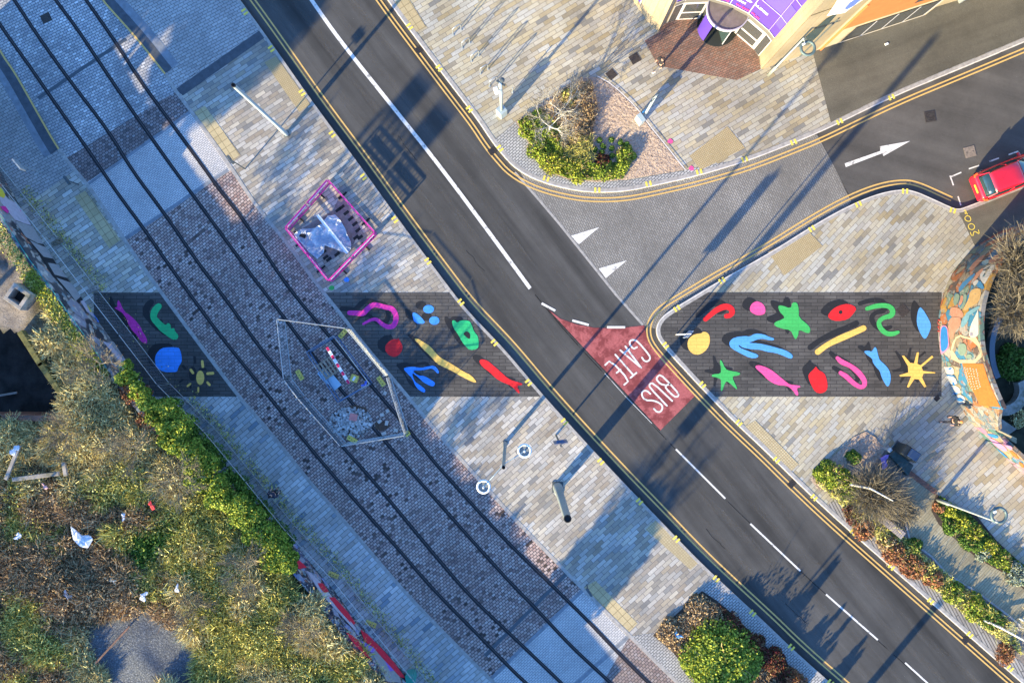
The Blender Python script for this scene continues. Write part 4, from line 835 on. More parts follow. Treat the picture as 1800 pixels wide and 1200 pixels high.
px_ = [topx(v) for v in verts]; faces = []; inp = [inpoly(x, y, PIT) for x, y in px_]
for j in range(nv):
    for i in range(nu):
        q = (j * (nu + 1) + i, j * (nu + 1) + i + 1, (j + 1) * (nu + 1) + i + 1, (j + 1) * (nu + 1) + i)
        if sum(inp[k] for k in q) < 2: faces.append(q)
me = bpy.data.meshes.new('waste_ground'); me.from_pydata(verts, [], faces)
ca = me.color_attributes.new('cover', 'FLOAT_COLOR', 'POINT')
def sm01(a, b, x): t = min(1, max(0, (x - a) / (b - a))); return t * t * (3 - 2 * t)
for k, (x, y) in enumerate(px_):
    n_ = 25 * mn.noise(Vector((x * .03, y * .03, 0)))
    conc = sm01(70, 45, x + n_ * .4) * sm01(598, 570, y + n_ * .5) if y < 600 else 0
    grav = sm01(1.15, .85, math.hypot((x - 250) / 95, (y - 1150) / 90) + n_ * .01)
    ca.data[k].color = (conc, grav, 0, 1)
for p in me.polygons: p.use_smooth = True
wm = newmat('waste_ground_soil', rough=.95); t = NT(wm); wp = t.pos()
c = t.ramp(t.noise(wp, 2.2, 8, .75), [(.25, (.045, .038, .02)), (.42, (.12, .10, .052)), (.55, (.22, .185, .11)), (.7, (.34, .30, .19))])
c = t.mix(t.g(t.noise(wp, .5, 4), .45, .6, 0, .7), c, t.ramp(t.noise(wp, 6, 6, .8), [(.3, (.02, .025, .01)), (.6, (.09, .10, .03)), (.8, (.2, .19, .08))]))
at_ = t.n('Attribute'); at_.attribute_name = 'cover'; sp_ = t.n('SeparateColor'); t.l(at_.outputs['Color'], sp_.inputs[0])
c = t.mix(sp_.outputs[1], c, t.ramp(t.noise(wp, 14, 4, .9), [(.35, (.06, .07, .085)), (.55, (.17, .19, .22)), (.7, (.62, .64, .66))]))
c = t.mix(sp_.outputs[0], c, t.ramp(t.noise(wp, 1.1, 8, .7), [(.3, (.16, .135, .12)), (.5, (.32, .28, .25)), (.75, (.48, .43, .40))]))
t.col(c); t.bump(t.noise(wp, 5, 8, .8), .25, 1)
me.materials.append(wm); o = bpy.data.objects.new('waste_ground', me); COL.objects.link(o); st(o)
bm = bmesh.new(); bm.from_mesh(me)
if sum(f.normal.z for f in bm.faces) < 0: bmesh.ops.reverse_faces(bm, faces=bm.faces)
bm.to_mesh(me); bm.free()
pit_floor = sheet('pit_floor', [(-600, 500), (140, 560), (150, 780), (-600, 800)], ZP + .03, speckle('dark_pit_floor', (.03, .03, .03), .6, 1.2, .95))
def copingbar(name, pts, z, wd, th, mat, lb, cat):
    m = MB()
    for a, b in zip(pts, pts[1:]):
        A, B = W(*a, z), W(*b, z); d = (B - A); m.box((A + B) / 2 - Vector((0, 0, th / 2)), (d.length + wd * .6, wd, th), math.atan2(d.y, d.x))
    return tag(m.build(name, mat, bevel=.02), lb, cat)
copingbar('pit_wall', [(35, 585), (70, 640), (112, 700)], ZT + .35, .30, 2.7, moss, 'mossy wall edge dropping into the dark pit', 'retaining wall')
copingbar('pit_wall', [(-120, 735), (0, 734), (115, 736)], ZT + .1, .3, 2.4, brickm, 'brick wall along the lower side of the dark pit', 'retaining wall')
# square concrete shaft
sh = MB(); cS = W(31, 521, 3.0); rz = R(-35)
for dx, dy, lx, ly in ((0, .42, 1.1, .2), (0, -.42, 1.1, .2), (-.45, 0, .2, .64), (.45, 0, .2, .64)):
    q = Matrix.Rotation(rz, 3, 'Z') @ Vector((dx, dy, 0)); sh.box(cS + q - Vector((0, 0, .35)), (lx, ly, .9), rz)
o = sh.build('square_shaft', concrete, bevel=.02); tag(o, 'square concrete shaft with a dark opening on the waste ground', 'shaft')
m = MB(); m.box(cS - Vector((0, 0, .55)), (.8, .7, .1), rz); m.build('shaft_floor', black, o)
# timber and ruin beams
for i, (a, b, wd, lb) in enumerate([((12, 842), (33, 783), .18, 'old timber beam leaning across the scrub near the left edge'), ((24, 842), (103, 832), .22, 'pale concrete beam lying level in the scrub'), ((113, 811), (115, 836), .2, 'short broken concrete stub beside the pale beam'), ((168, 1165), (228, 1100), .1, 'thin rusty rail lying across the bluish gravel'), ((0, 695), (28, 690), .12, 'broken branch lying down in the dark pit')]):
    A, B = W(*a, ZT + .45 if i < 3 else ZT + .28), W(*b, ZT + .6 if i < 3 else ZT + .28)
    if i == 4: A, B = W(*a, .3), W(*b, .5)
    m = MB(); d = B - A; m.box((A + B) / 2, (d.length, wd, wd * .8), math.atan2(d.y, d.x)); tag(m.build('beam', [concrete, concrete, concrete, brickm, concrete][i], bevel=.015), lb, 'beam')
# ---------------------------------------------------------------- vegetation tools
def leafmat(name, cols, rough=.7, trans=.0):
    m = newmat(name, rough=rough, spec=.2); t = NT(m); gnode = t.n('NewGeometry')
    n = len(cols); c = t.ramp(gnode.outputs['Random Per Island'], [(i / (n - 1), q) for i, q in enumerate(cols)])
    t.col(c); return m
LM = dict(
    tan=leafmat('dry_twigs', [(0.043, 0.036, 0.020), (0.366, 0.276, 0.117), (0.732, 0.587, 0.275), (0.750, 0.750, 0.406), (0.549, 0.431, 0.183), (0.750, 0.707, 0.326)]),
    olive=leafmat('olive_scrub', [(0.044, 0.036, 0.020), (0.198, 0.203, 0.045), (0.483, 0.446, 0.106), (0.746, 0.629, 0.195), (0.351, 0.365, 0.061), (0.750, 0.750, 0.300)]),
    brown=leafmat('brown_scrub', [(0.042, 0.034, 0.020), (0.150, 0.099, 0.055), (0.337, 0.231, 0.123), (0.508, 0.363, 0.193), (0.674, 0.496, 0.275), (0.263, 0.148, 0.076)]),
    green=leafmat('green_leaves', [(0.026, 0.069, 0.011), (0.078, 0.150, 0.022), (0.130, 0.225, 0.033), (0.052, 0.112, 0.017), (0.195, 0.275, 0.044)]),
    ivy=leafmat('ivy_leaves', [(.04, .08, .01), (.17, .24, .02), (.32, .38, .04), (.09, .15, .02), (.44, .46, .07)]),
    yel=leafmat('yellow_green_leaves', [(.14, .19, .02), (.30, .33, .03), (.40, .38, .04), (.20, .24, .03)]),
    rust=leafmat('rust_leaves', [(.16, .05, .02), (.34, .13, .06), (.42, .20, .10), (.24, .09, .04), (.12, .10, .03)]),
    red=leafmat('dark_red_leaves', [(.05, .02, .015), (.14, .02, .02), (.09, .05, .02), (.05, .06, .02), (.2, .03, .03)]),
    grey=leafmat('grey_green_leaves', [(.10, .14, .10), (.22, .27, .20), (.34, .38, .30), (.15, .18, .12)]),
    dry=leafmat('dead_branches', [(.09, .075, .05), (.20, .17, .12), (.27, .235, .165), (.13, .11, .075), (.23, .20, .14)]),
    bark=speckle('bark', (.30, .26, .19), .25, 12), birch=speckle('pale_bark', (.62, .60, .54), .2, 9))
def quadmesh(name, V4, mat, parent=None):
    n = len(V4); me = bpy.data.meshes.new(name); me.vertices.add(4 * n); me.vertices.foreach_set('co', V4.reshape(-1).astype(np.float32))
    me.loops.add(4 * n); me.loops.foreach_set('vertex_index', np.arange(4 * n, dtype=np.int32))
    me.polygons.add(n); me.polygons.foreach_set('loop_start', np.arange(0, 4 * n, 4, dtype=np.int32)); me.polygons.foreach_set('loop_total', np.full(n, 4, dtype=np.int32))
    me.update(); me.validate(); me.materials.append(mat)
    o = bpy.data.objects.new(name, me); COL.objects.link(o)
    if parent: o.parent = parent; o.matrix_parent_inverse = parent.matrix_basis.inverted()
    return o
def unit(a): return a / np.maximum(np.linalg.norm(a, axis=1, keepdims=True), 1e-9)
def cards(P, size, up=.5, asp=1.5):
    n = len(P); nr = unit(rng.normal(size=(n, 3)) + np.array([0, 0, up * 2])); a = unit(np.cross(nr, rng.normal(size=(n, 3)))); b = np.cross(nr, a)
    s = (size * rng.uniform(.6, 1.4, n))[:, None]
    return np.stack([P - a * s * asp, P - b * s, P + a * s * asp, P + b * s], 1)
def twigs(P, D, Ln, wd):
    n = len(P); D = unit(D); E = P + D * Ln[:, None]; sd_ = unit(np.cross(D, rng.normal(size=(n, 3)))) * wd
    return np.stack([P - sd_, P + sd_, E + sd_ * .5, E - sd_ * .5], 1)
def dome(c, r, h, n, lob=6, fill=.25):
    """points over a lumpy dome"""
    L = [(0, 0, .75)] + [(rng.uniform(.2, .65) * math.cos(t), rng.uniform(.2, .65) * math.sin(t), rng.uniform(.3, .5)) for t in rng.uniform(0, 6.28, lob)]
    k = rng.integers(0, len(L), n); L = np.array(L)[k]
    d = unit(rng.normal(size=(n, 3))); d[:, 2] = np.abs(d[:, 2]); rad = 1 - fill * rng.random(n) ** 2
    x = (L[:, 0] + d[:, 0] * L[:, 2] * rad) * r; y = (L[:, 1] + d[:, 1] * L[:, 2] * rad) * r; z = (d[:, 2] * rad * L[:, 2] / .75) * h * rng.uniform(.85, 1.1, n)
    return np.stack([c[0] + x, c[1] + y, c[2] + z], 1)
def branch_tree(m, p, d, L, r, depth, spread=.5, up=.15, n=5, rnd=random):
    pts = [p]; q = p; dd = d.normalized(); k = 3
    for i in range(k):
        dd = (dd + Vector((rnd.gauss(0, .12), rnd.gauss(0, .12), rnd.gauss(0, .08) + up * .3))).normalized(); q = q + dd * (L / k); pts.append(q)
    m.tube(pts, [r * (1 - .38 * i / k) for i in range(k + 1)], n if depth > 1 else 3, cap=False)
    if depth <= 0: return
    for j in range(rnd.choice((3, 3, 4))):
        t = rnd.uniform(.35, 1); base = pts[0].lerp(pts[-1], t) if j else pts[-1]
        i = min(k - 1, int(t * k)); base = pts[i].lerp(pts[i + 1], t * k - i) if j else pts[-1]
        nd = (dd + Vector((rnd.gauss(0, spread), rnd.gauss(0, spread), rnd.gauss(0, spread * .6) + up))).normalized()
        branch_tree(m, base, nd, L * rnd.uniform(.55, .8), r * .52, depth - 1, spread, up, n, rnd)
def bare_tree(name, label, base, h, r, cat='tree', depth=4, spread=.5, mat='bark', twig=None, seed=1, lean=(0, 0), tw_n=700, cr=None, trunk=.4, group=None):
    rnd = random.Random(seed); root = empty(name, base); tag(root, label, cat, group)
    m = MB(); tp = Vector(base) + Vector((lean[0], lean[1], h * trunk)); m.tube([base, Vector(base).lerp(tp, .5), tp], [r, r * .85, r * .7], 7); m.build('trunk', LM[mat], root)
    m = MB()
    for j in range(5):
        a = 2 * math.pi * j / 5 + rnd.uniform(-.4, .4); branch_tree(m, Vector(base).lerp(tp, rnd.uniform(.6, 1)), Vector((math.cos(a) * .8, math.sin(a) * .8, .75)), h * .32, r * .45, depth, spread, .12, 4, rnd)
    mm = m.build('crown', LM[mat], root)
    if twig:
        ends = np.array([v for v in m.v]); k = rng.integers(0, len(ends), tw_n); P = ends[k]; c = np.array(tuple(tp)); D = (P - c) + rng.normal(size=P.shape) * .5 + np.array([0, 0, .2])
        quadmesh('twigs', twigs(P, D, rng.uniform(.2, .5, tw_n), .010), LM[twig], mm)
    return root
def shrub(name, label, px, py, z0, rpx, h, mat, n=1500, leaf=.05, tw=200, twm='brown', cat='shrub', group=None, lob=7, up=.6, asp=1.5):
    hz = z0 + h * .5; c = W(px, py, hz); r = rpx / S * (1 - hz / H); base = (c.x, c.y, z0)
    root = empty(name, base); tag(root, label, cat, group)
    quadmesh('foliage', cards(dome(base, r, h * .85, n, lob), leaf, up, asp), LM[mat], root)
    P = np.tile(np.array(base), (tw, 1)); D = rng.normal(size=(tw, 3)) * np.array([1, 1, .4]); D = unit(D); D[:, 2] = np.abs(D[:, 2]) + .15
    P = P + D * (rng.uniform(.05, .6, tw) * r)[:, None]; D2 = D + rng.normal(size=(tw, 3)) * .35
    quadmesh('stems', twigs(P, D2, rng.uniform(.15, .40, tw) * r, .012), LM[twm], root)
    return root
def grassy(name, label, px, py, z0, rpx, h, n, mat='dry', cat='shrub', wd=.012, zg=None):
    c = W(px, py, z0 + h * .5); r = rpx / S; root = empty(name, (c.x, c.y, z0)); tag(root, label, cat)
    a = rng.uniform(0, 6.283, n); el = np.abs(rng.normal(0, .55, n)) + .08; D = np.stack([np.cos(a) * np.cos(el), np.sin(a) * np.cos(el), np.sin(el)], 1)
    P0 = np.tile(np.array([c.x, c.y, z0 + h * .15]), (n, 1)) + D * (rng.uniform(0, .55, n) * r)[:, None] + rng.normal(size=(n, 3)) * [.12, .12, .05]
    D1 = D + rng.normal(size=(n, 3)) * .25; L1 = rng.uniform(.25, .55, n) * r
    q1 = twigs(P0, D1, L1, wd); E = P0 + unit(D1) * L1[:, None]; D2 = D1 + rng.normal(size=(n, 3)) * .35 + [0, 0, .1]
    q2 = twigs(E, D2, L1 * .8, wd * .7); q3 = twigs(E, D1 + rng.normal(size=(n, 3)) * .6, L1 * .6, wd * .6)
    o = quadmesh('crown', np.concatenate([q1, q2, q3]), LM[mat], root)
    if zg is not None: m = MB(); m.tube([(c.x, c.y, zg), (c.x, c.y, z0 + .3)], [.14, .09], 8); m.build('lower_trunk', LM['bark'], root)
    m = MB(); m.lathe((c.x, c.y, z0), [(.16, 0), (.12, h * .35), (.05, h * .6)], 8); m.build('trunk', LM['bark'], root)
    return root
# ---------------------------------------------------------------- waste ground scrub
cl = []
def vtype(x, y):
    n_ = mn.noise(Vector((x * .012, y * .012, 9.))); n2 = mn.noise(Vector((x * .03, y * .03, 4.)))
    if y < 595 and x < 60 + (y - 380) * .15: return None
    if math.hypot((x - 245) / 105, (y - 1160) / 95) < 1 + n2 * .3: return None
    if 205 < x < 330 and 880 < y < 1010 and n2 > -.25: return 'green' if n_ > .1 else 'olive'
    if 110 < x < 205 and 880 < y < 1120: return 'brown' if n2 > -.05 else None
    if x < 110 and y > 870: return 'brown' if n_ < .1 else 'olive'
    if y < 860 and x < 330: return 'tan' if n_ > -.3 else 'olive'
    if x > 330 and y > 960: return 'olive' if n_ > -.12 else 'tan'
    return 'tan' if n_ > .1 else ('olive' if n2 > -.2 else 'brown')
r3 = random.Random(5); wallx = lambda y: at(GT, y)[0] if -100 < y < 1400 else 0
tries = 0
while tries < 6000 and len(cl) < 520:
    tries += 1; x, y = r3.uniform(-60, 720), r3.uniform(400, 1240); rp = r3.uniform(16, 46)
    lim = wallx(y) - 8 - (0 if 700 < y < 960 else 0)
    if x + rp * .75 > lim: continue
    if inpoly(x - rp * .5, y - rp * .3, PIT) or inpoly(x, y, PIT) or inpoly(x - 15, y, PIT) : continue
    if x < 115 and 560 < y < 745 and x < 40 + (y - 585) * .62 + 20: continue
    ty = vtype(x, y)
    if ty is None: continue
    if 235 < y - x * 0 and any((x - a) ** 2 + (y - b) ** 2 < (.33 * (rp + c)) ** 2 for a, b, c, _ in cl): continue
    if abs(x - 60) < 55 and abs(y - 832) < 26: continue
    cl.append((x, y, rp, ty))
buck = {k: ([], []) for k in ('tan', 'olive', 'brown', 'green')}
for x, y, rp, ty in cl:
    h = rp / S * r3.uniform(.35, .75); g0 = ZT + .1; c = W(x, y, g0 + h * .5); r = rp / S
    zz = gz(c.x, c.y) - .05; area = r * r
    nl = int((650 if ty in ('tan',) else 1100) * area) + 60; ntw = int((900 if ty == 'tan' else 500 if ty == 'olive' else 650 if ty == 'brown' else 120) * area) + 40
    P = dome((c.x, c.y, zz), r, h, nl, 5, .5); buck[ty][0].append(cards(P, .036 if ty != 'green' else .05, .3, 1.6))
    P = dome((c.x, c.y, zz), r * .92, h * .95, ntw, 5, .6); D = (P - np.array([c.x, c.y, zz])) * [1, 1, .8] + rng.normal(size=P.shape) * .35 * r
    buck[ty][1].append(twigs(P, D, rng.uniform(.15, .55, ntw), .017))
SCL = dict(tan='tangle of dry tan bramble stems covering the waste ground', olive='olive green scrub growing low on the waste ground', brown='dark brown dead weeds matted over the waste ground', green='leafy green weeds in the middle of the waste ground')
for ty, (a, b) in buck.items():
    if not a: continue
    o = quadmesh('scrub', np.concatenate(a + b), LM[ty]); tag(o, SCL[ty], 'scrub', kind='stuff')
# low litter of grass over everything
n = 26000; xs, ys = rng.uniform(-40, 720, n), rng.uniform(380, 1230, n)
ok = np.array([x < wallx(y) - 12 and not inpoly(x, y, PIT) and not (y < 590 and x < 62 + (y - 380) * .15) and not (math.hypot((x - 245) / 90, (y - 1155) / 85) < 1) for x, y in zip(xs, ys)])
xs, ys = xs[ok], ys[ok]; P = np.array([tuple(W(x, y, ZT)) for x, y in zip(xs, ys)]); P[:, 2] = [gz(a, b) + .02 for a, b in P[:, :2]]
D = rng.normal(size=P.shape) + [0, 0, .5]
hv = rng.random(len(P)) < .6
o = quadmesh('grass', twigs(P[hv], D[hv], rng.uniform(.08, .28, hv.sum()), .010), LM['tan']); tag(o, 'short dry grass and weeds on the waste ground', 'grass', kind='stuff')
o = quadmesh('weeds', twigs(P[~hv], D[~hv], rng.uniform(.06, .2, (~hv).sum()), .016), LM['olive']); tag(o, 'small green weeds between the brambles', 'weeds', kind='stuff')
# moss fringe along the wall top
def fringe(pts, wpx, n, mat, lb, nm='moss', z=GH, size=.035, hh=.12):
    seg = [(a, b) for a, b in zip(pts, pts[1:])]; P = []
    for _ in range(n):
        a, b = random.choice(seg); t = random.random(); s_ = random.random() * wpx * random.uniform(.5, 1); x, y = along(a, b, t); l = math.hypot(b[0] - a[0], b[1] - a[1])
        x -= (b[1] - a[1]) / l * s_; y += (b[0] - a[0]) / l * s_; P.append(tuple(W(x, y, z + random.random() * hh)))
    return tag(quadmesh(nm, cards(np.array(P), size, .5), LM[mat]), lb, 'moss', kind='stuff')
fringe([(-10, 372), (54, 466), (92, 517), (120, 556), (162, 615)], 30, 5200, 'olive', 'olive and yellow moss along the top of the graffiti wall', z=GH - .1)
fringe([(60, 470), (92, 515), (165, 616), (195, 660)], 34, 1700, 'yel', 'yellow green moss patches beside the graffiti wall top', z=GH - .05)
# footway weeds
fr = offset([(37, 335), (105, 420), (170, 504), (235, 588), (300, 673), (379, 752), (449, 836), (518, 921), (594, 1000), (661, 1084), (731, 1170), (800, 1255)], -3)
P = []
for _ in range(5200):
    i = random.randrange(len(fr) - 1); x, y = along(fr[i], fr[i + 1], random.random()); s_ = random.gauss(0, 7)
    if 512 < y < 700 and random.random() < .93: continue
    P.append(tuple(W(x + s_ * .7 + 2, y - s_ * .6 - 2, ZP + random.random() * .06)))
tag(quadmesh('weeds', cards(np.array(P), .028, .6), LM['olive']), 'mossy weeds in the paving along the mesh fence', 'weeds', kind='stuff')
# ivy hedge over the brick wall
root = empty('ivy_hedge', W(330, 800, 0)); tag(root, 'long bright green ivy hedge sprawling over the brick wall', 'hedge')
A = []; B2 = []
for i in range(46):
    t = i / 45; spine = [(222, 652), (262, 712), (300, 758), (335, 795), (375, 850), (418, 908), (462, 955), (492, 985)]
    k = min(len(spine) - 2, int(t * (len(spine) - 1))); x, y = along(spine[k], spine[k + 1], t * (len(spine) - 1) - k); x += random.uniform(-26, 22) * min(1, .4 + t * 2); y += random.uniform(-16, 16)
    h = random.uniform(.5, 1.1); c = W(x, y, ZT + .3 + h * .5); r = random.uniform(.55, 1.0) * (.6 if t < .2 else 1.0)
    A.append(cards(dome((c.x, c.y, ZT + .2), r, h + .2, 1500 if t > .15 else 800, 5, .35), .045, .7, 1.3))
quadmesh('foliage', np.concatenate(A), LM['ivy'], root)
A = []
for (x, y) in [(300, 722), (325, 750), (350, 778), (378, 808), (400, 836), (425, 868), (455, 900), (480, 930), (500, 955), (285, 712), (338, 768), (365, 796), (412, 853), (440, 884), (466, 915), (312, 738)]:
    c = W(x, y, 1.9); A.append(cards(dome((c.x, c.y, 1.0), .62, 1.7, 1100, 4, .3), .045, .3, 1.3))
quadmesh('foliage', np.concatenate(A), LM['green'], root)
P = dome(tuple(W(238, 690, ZT)), 1.0, .8, 1500, 6); Pb = dome(tuple(W(262, 735, ZT)), .8, .6, 900, 6)
tag(quadmesh('red_creeper', cards(np.concatenate([P, Pb]), .04, .6), LM['rust']), 'rusty red creeper at the upper end of the ivy hedge', 'creeper', kind='stuff')
# bare trees on the waste ground
for i, (x, y, h, lb) in enumerate([(150, 640, 3.6, 'leafless thicket tree beside the dark pit wall'), (95, 760, 3.2, 'leafless tree growing below the dark pit'), (300, 850, 3.4, 'pale leafless tree standing behind the ivy hedge'),
        (215, 790, 3.6, 'leafless tree in the tan brambles between pit and ivy hedge'), (420, 1010, 3.4, 'leafless tree at the lower end of the ivy hedge'), (520, 1120, 3.0, 'leafless tree in olive scrub behind the lower graffiti wall'), (330, 1080, 2.8, 'leafless tree right of the bluish gravel')]):
    b = W(x, y, ZT + h * .6); bare_tree('bare_tree', lb, (b.x, b.y, ZT - .1), h * .72, .045, depth=4, twig='dry', seed=20 + i, tw_n=900, trunk=.3, spread=.6)
# unseen evergreens added beyond the left edge to shade the platforms
def leafy(name, lb, px, py, z0, zc, rc, hc, n=5200):
    b = W(px, py); root = empty(name, (b.x, b.y, z0)); tag(root, lb, 'tree')
    m = MB(); m.tube([(b.x, b.y, z0), (b.x + .1, b.y, (z0 + zc) / 2), (b.x, b.y, zc + hc * .4)], [.22, .17, .08], 8); m.build('trunk', LM['bark'], root)
    d = unit(rng.normal(size=(n, 3))) * (rng.random(n) ** .45)[:, None]; P = np.array([b.x, b.y, zc + hc / 2]) + d * [rc, rc, hc / 2] + rng.normal(size=(n, 3)) * .15
    quadmesh('crown', cards(P, .16, .3), LM['green'], root)
leafy('unseen_shade_tree', 'unseen evergreen added for shade beyond the left edge beside the platform end', -130, 330, ZP, 2.0, 3.6, 7.0, 15000)
leafy('unseen_shade_tree', 'unseen evergreen added for shade beyond the left edge near the concrete slab', -190, 590, ZT, 6.2, 3.0, 4.5, 6500)
leafy('unseen_shade_tree', 'unseen evergreen added for shade beyond the left edge above the dark pit', -200, 790, ZT, 6.4, 3.0, 4.0, 6000)
for i, (x, y, h) in enumerate([(-160, 1000, 4.6), (-90, 1300, 5.5), (700, 1400, 4.2)]):
    b = W(x, y); bare_tree('bare_tree', 'tall leafless tree ' + ['beyond the left edge level with the gravel', 'beyond the lower left corner', 'below the edge by the graffiti wall'][i], (b.x, b.y, ZT), h, .16, depth=4, twig='brown', seed=60 + i, tw_n=1200, spread=.55)
for i, (x, y, z0, h) in enumerate([(745, 1360, ZT, 2.9)]):  # out-of-view tree added past the lower edge to shade the lower paving
    b = W(x, y); leafy('unseen_shade_tree', 'small unseen evergreen added for shade below the lower edge ' + 'beside the tram track', x, y, z0, z0 + .8, 1.7, h - .8, 1900)
# unseen slatted hoarding added beyond the lower left corner for striped road shade
hb = empty('hoarding_frame', W(-45, 1130)); tag(hb, 'tall unseen hoarding frame added beyond the lower left corner for striped shade', 'hoarding')
b = W(-45, 1127); dv = Vector((.766, -.643, 0))
m = MB()
for s_ in (-1.7, 1.7): m.box(b + dv * s_ + Vector((0, 0, 4.8)), (.14, .14, 9.6), R(-40))
m.build('post', metald, hb)
m = MB(); m.box(b + dv * -.9 + Vector((0, 0, 10.25)), (1.2, .1, .75), R(-40)); m.box(b + dv * 1.1 + Vector((0, 0, 10.1)), (1.3, .1, .75), R(-40)); m.build('panel', metald, hb)
m = MB()
for k in range(8): m.box(b + dv * (-1.6 + .44 * k) + Vector((0, 0, 9.3)), (.2, .08, 1.1), R(-40))
for z in (8.8, 9.85): m.box(b + Vector((0, 0, z)), (3.5, .08, .10), R(-40))
m.build('slat_row', metald, hb)
# litter
def crumple(name, lb, px, py, z, r, mat, cat='litter', flat=.4, seed=0, group=None):
    rr_ = random.Random(seed + int(px)); bm = bmesh.new(); bmesh.ops.create_icosphere(bm, subdivisions=2, radius=r)
    for v in bm.verts:
        f = rr_.uniform(.35, 1.45); a_ = math.atan2(v.co.y, v.co.x); g_ = 1 + .45 * math.sin(2 * a_ + seed) + .3 * math.sin(3 * a_ + px); v.co = Vector((v.co.x * f * g_, v.co.y * g_ * rr_.uniform(.4, 1.1), abs(v.co.z) * flat * rr_.uniform(.1, 1)))
    me = bpy.data.meshes.new(name); bm.to_mesh(me); bm.free(); me.materials.append(mat); o = bpy.data.objects.new(name, me); COL.objects.link(o); o.location = W(px, py, z); o.rotation_euler = (0, 0, px * .7); return tag(o, lb, cat, group)
bagm = speckle('pale_plastic_bag', (.62, .66, .74), .2, 6, .5)
crumple('plastic_bag', 'large torn pale blue plastic bag on the brambles', 142, 946, ZT + .5, .48, bagm); crumple('plastic_bag', 'white crumpled bag lying above the bluish gravel', 252, 1047, ZT + .5, .24, bagm)
crumple('plastic_bag', 'cream scrap of bag caught in the green weeds', 200, 1021, ZT + .45, .19, (lambda n, c: speckle(n, c, .14, 5, .7))('cream_bag', (.7, .62, .45))); crumple('plastic_bag', 'small blue bag beside the olive scrub', 311, 1034, ZT + .6, .16, bagm)
crumple('plastic_bag', 'small pale bag in brown weeds near the left edge', 119, 1047, ZT + .5, .2, bagm); crumple('plastic_bag', 'white and red scrap at the far left of the brambles', 32, 942, ZT + .5, .2, bagm)
crumple('plastic_bag', 'red scrap of plastic among the green weeds', 267, 889, ZT + .7, .17, (lambda n, c: speckle(n, c, .14, 5, .7))('red_plastic', (.6, .04, .05))); crumple('plastic_bag', 'pale scrap upright in scrub above the green weeds', 217, 907, ZT + .6, .15, bagm)
crumple('plastic_bag', 'white bag caught beside the old timber beam', 27, 790, ZT + .6, .26, bagm); crumple('plastic_bag', 'pink scrap lying below the pale concrete beam', 79, 855, ZT + .5, .15, (lambda n, c: speckle(n, c, .14, 5, .7))('pink_plastic', (.7, .4, .4)))
crumple('plastic_bag', 'bright blue bag in the lower planting bed', 1192, 1117, ZP + .3, .2, (lambda n, c: speckle(n, c, .14, 5, .7))('blue_bag', (.10, .40, .75)))
# ---------------------------------------------------------------- planting beds, right
mulch = newmat('bark_mulch', rough=.95); t = NT(mulch); wp = t.pos()
c = t.ramp(t.noise(wp, 7, 6, .8), [(.3, (.18, .12, .09)), (.44, (.46, .34, .26)), (.6, (.66, .52, .41)), (.8, (.76, .63, .50))]); t.col(c); t.bump(t.noise(wp, 4.5, 5, .7), .35, 1)
soil = speckle('dark_soil', (.06, .045, .035), .5, 6, .95)
gravm = speckle('grey_brown_gravel', (.20, .17, .15), .6, 14, .95)
bedA = [(906, 214), (1000, 149), (1020, 136), (1050, 136), (1075, 150), (1120, 193), (1140, 222), (1165, 252), (1203, 298), (1185, 302), (1100, 316), (1050, 320), (1000, 316), (962, 302), (935, 262)]
sheet('planting_bed', bedA, ZP + .03, mulch)
m = MB(); ribbon(m, smooth([(1050, 134), (1076, 148), (1121, 191), (1141, 220), (1166, 250), (1205, 299)], 1), 2, ZP + .06); st(m.build('bed_edging', M['kerbw']))
bedB = [(1423, 841), (1500, 768), (1522, 758), (1538, 768), (1556, 790), (1598, 832), (1588, 862), (1600, 950), (1637, 977), (1664, 1007), (1692, 1025), (1719, 1040), (1747, 1062), (1774, 1082), (1850, 1150), (1900, 1300)] + [p for p in offset([q for q in SK if q[1] > 880 and q[0] > 1400], -27)][::-1]
sheet('planting_bed', bedB, ZP + .03, gravm)
sheet('planting_bed', [(1423, 841), (1500, 768), (1522, 758), (1538, 768), (1556, 790), (1540, 815), (1480, 845), (1440, 862)], ZP + .036, mulch)
bedC = [(1637, 897), (1646, 868), (1665, 880), (1700, 897), (1716, 905), (1752, 950), (1790, 985), (1900, 1060), (1900, 1120), (1769, 1009), (1728, 987), (1706, 971), (1673, 942), (1650, 921)]
mossp = paving('mossy_path_stone', 48, .9, .14, [(.30, .26, .17), (.40, .36, .25), (.35, .31, .20)], (.17, .15, .10), .012, blotch=.4)
sheet('mossy_path', [(1592, 862), (1601, 838), (1646, 866), (1637, 897), (1650, 921), (1673, 942), (1706, 971), (1728, 987), (1769, 1009), (1900, 1120), (1900, 1190), (1774, 1082), (1747, 1062), (1719, 1040), (1692, 1025), (1664, 1007), (1637, 977), (1600, 950)], ZP + .04, mossp)
m = MB(); ribbon(m, [(1598, 830), (1646, 866)], 9, ZP + .05); st(m.build('path_edging', brickm))
m = MB(); ribbon(m, [(1588, 905), (1600, 950), (1637, 977), (1664, 1007), (1692, 1025), (1719, 1040), (1747, 1062), (1774, 1082), (1850, 1150)], 3.5, ZP + .06); st(m.build('path_edging', M['kerb']))
sheet('planting_bed', bedC, ZP + .05, soil)
bedD = [(1148, 1116), (1234, 1038), (1260, 1055), (1290, 1080), (1334, 1126), (1397, 1176), (1470, 1250), (1300, 1300), (1183, 1146)]
sheet('planting_bed', bedD, ZP + .03, soil)
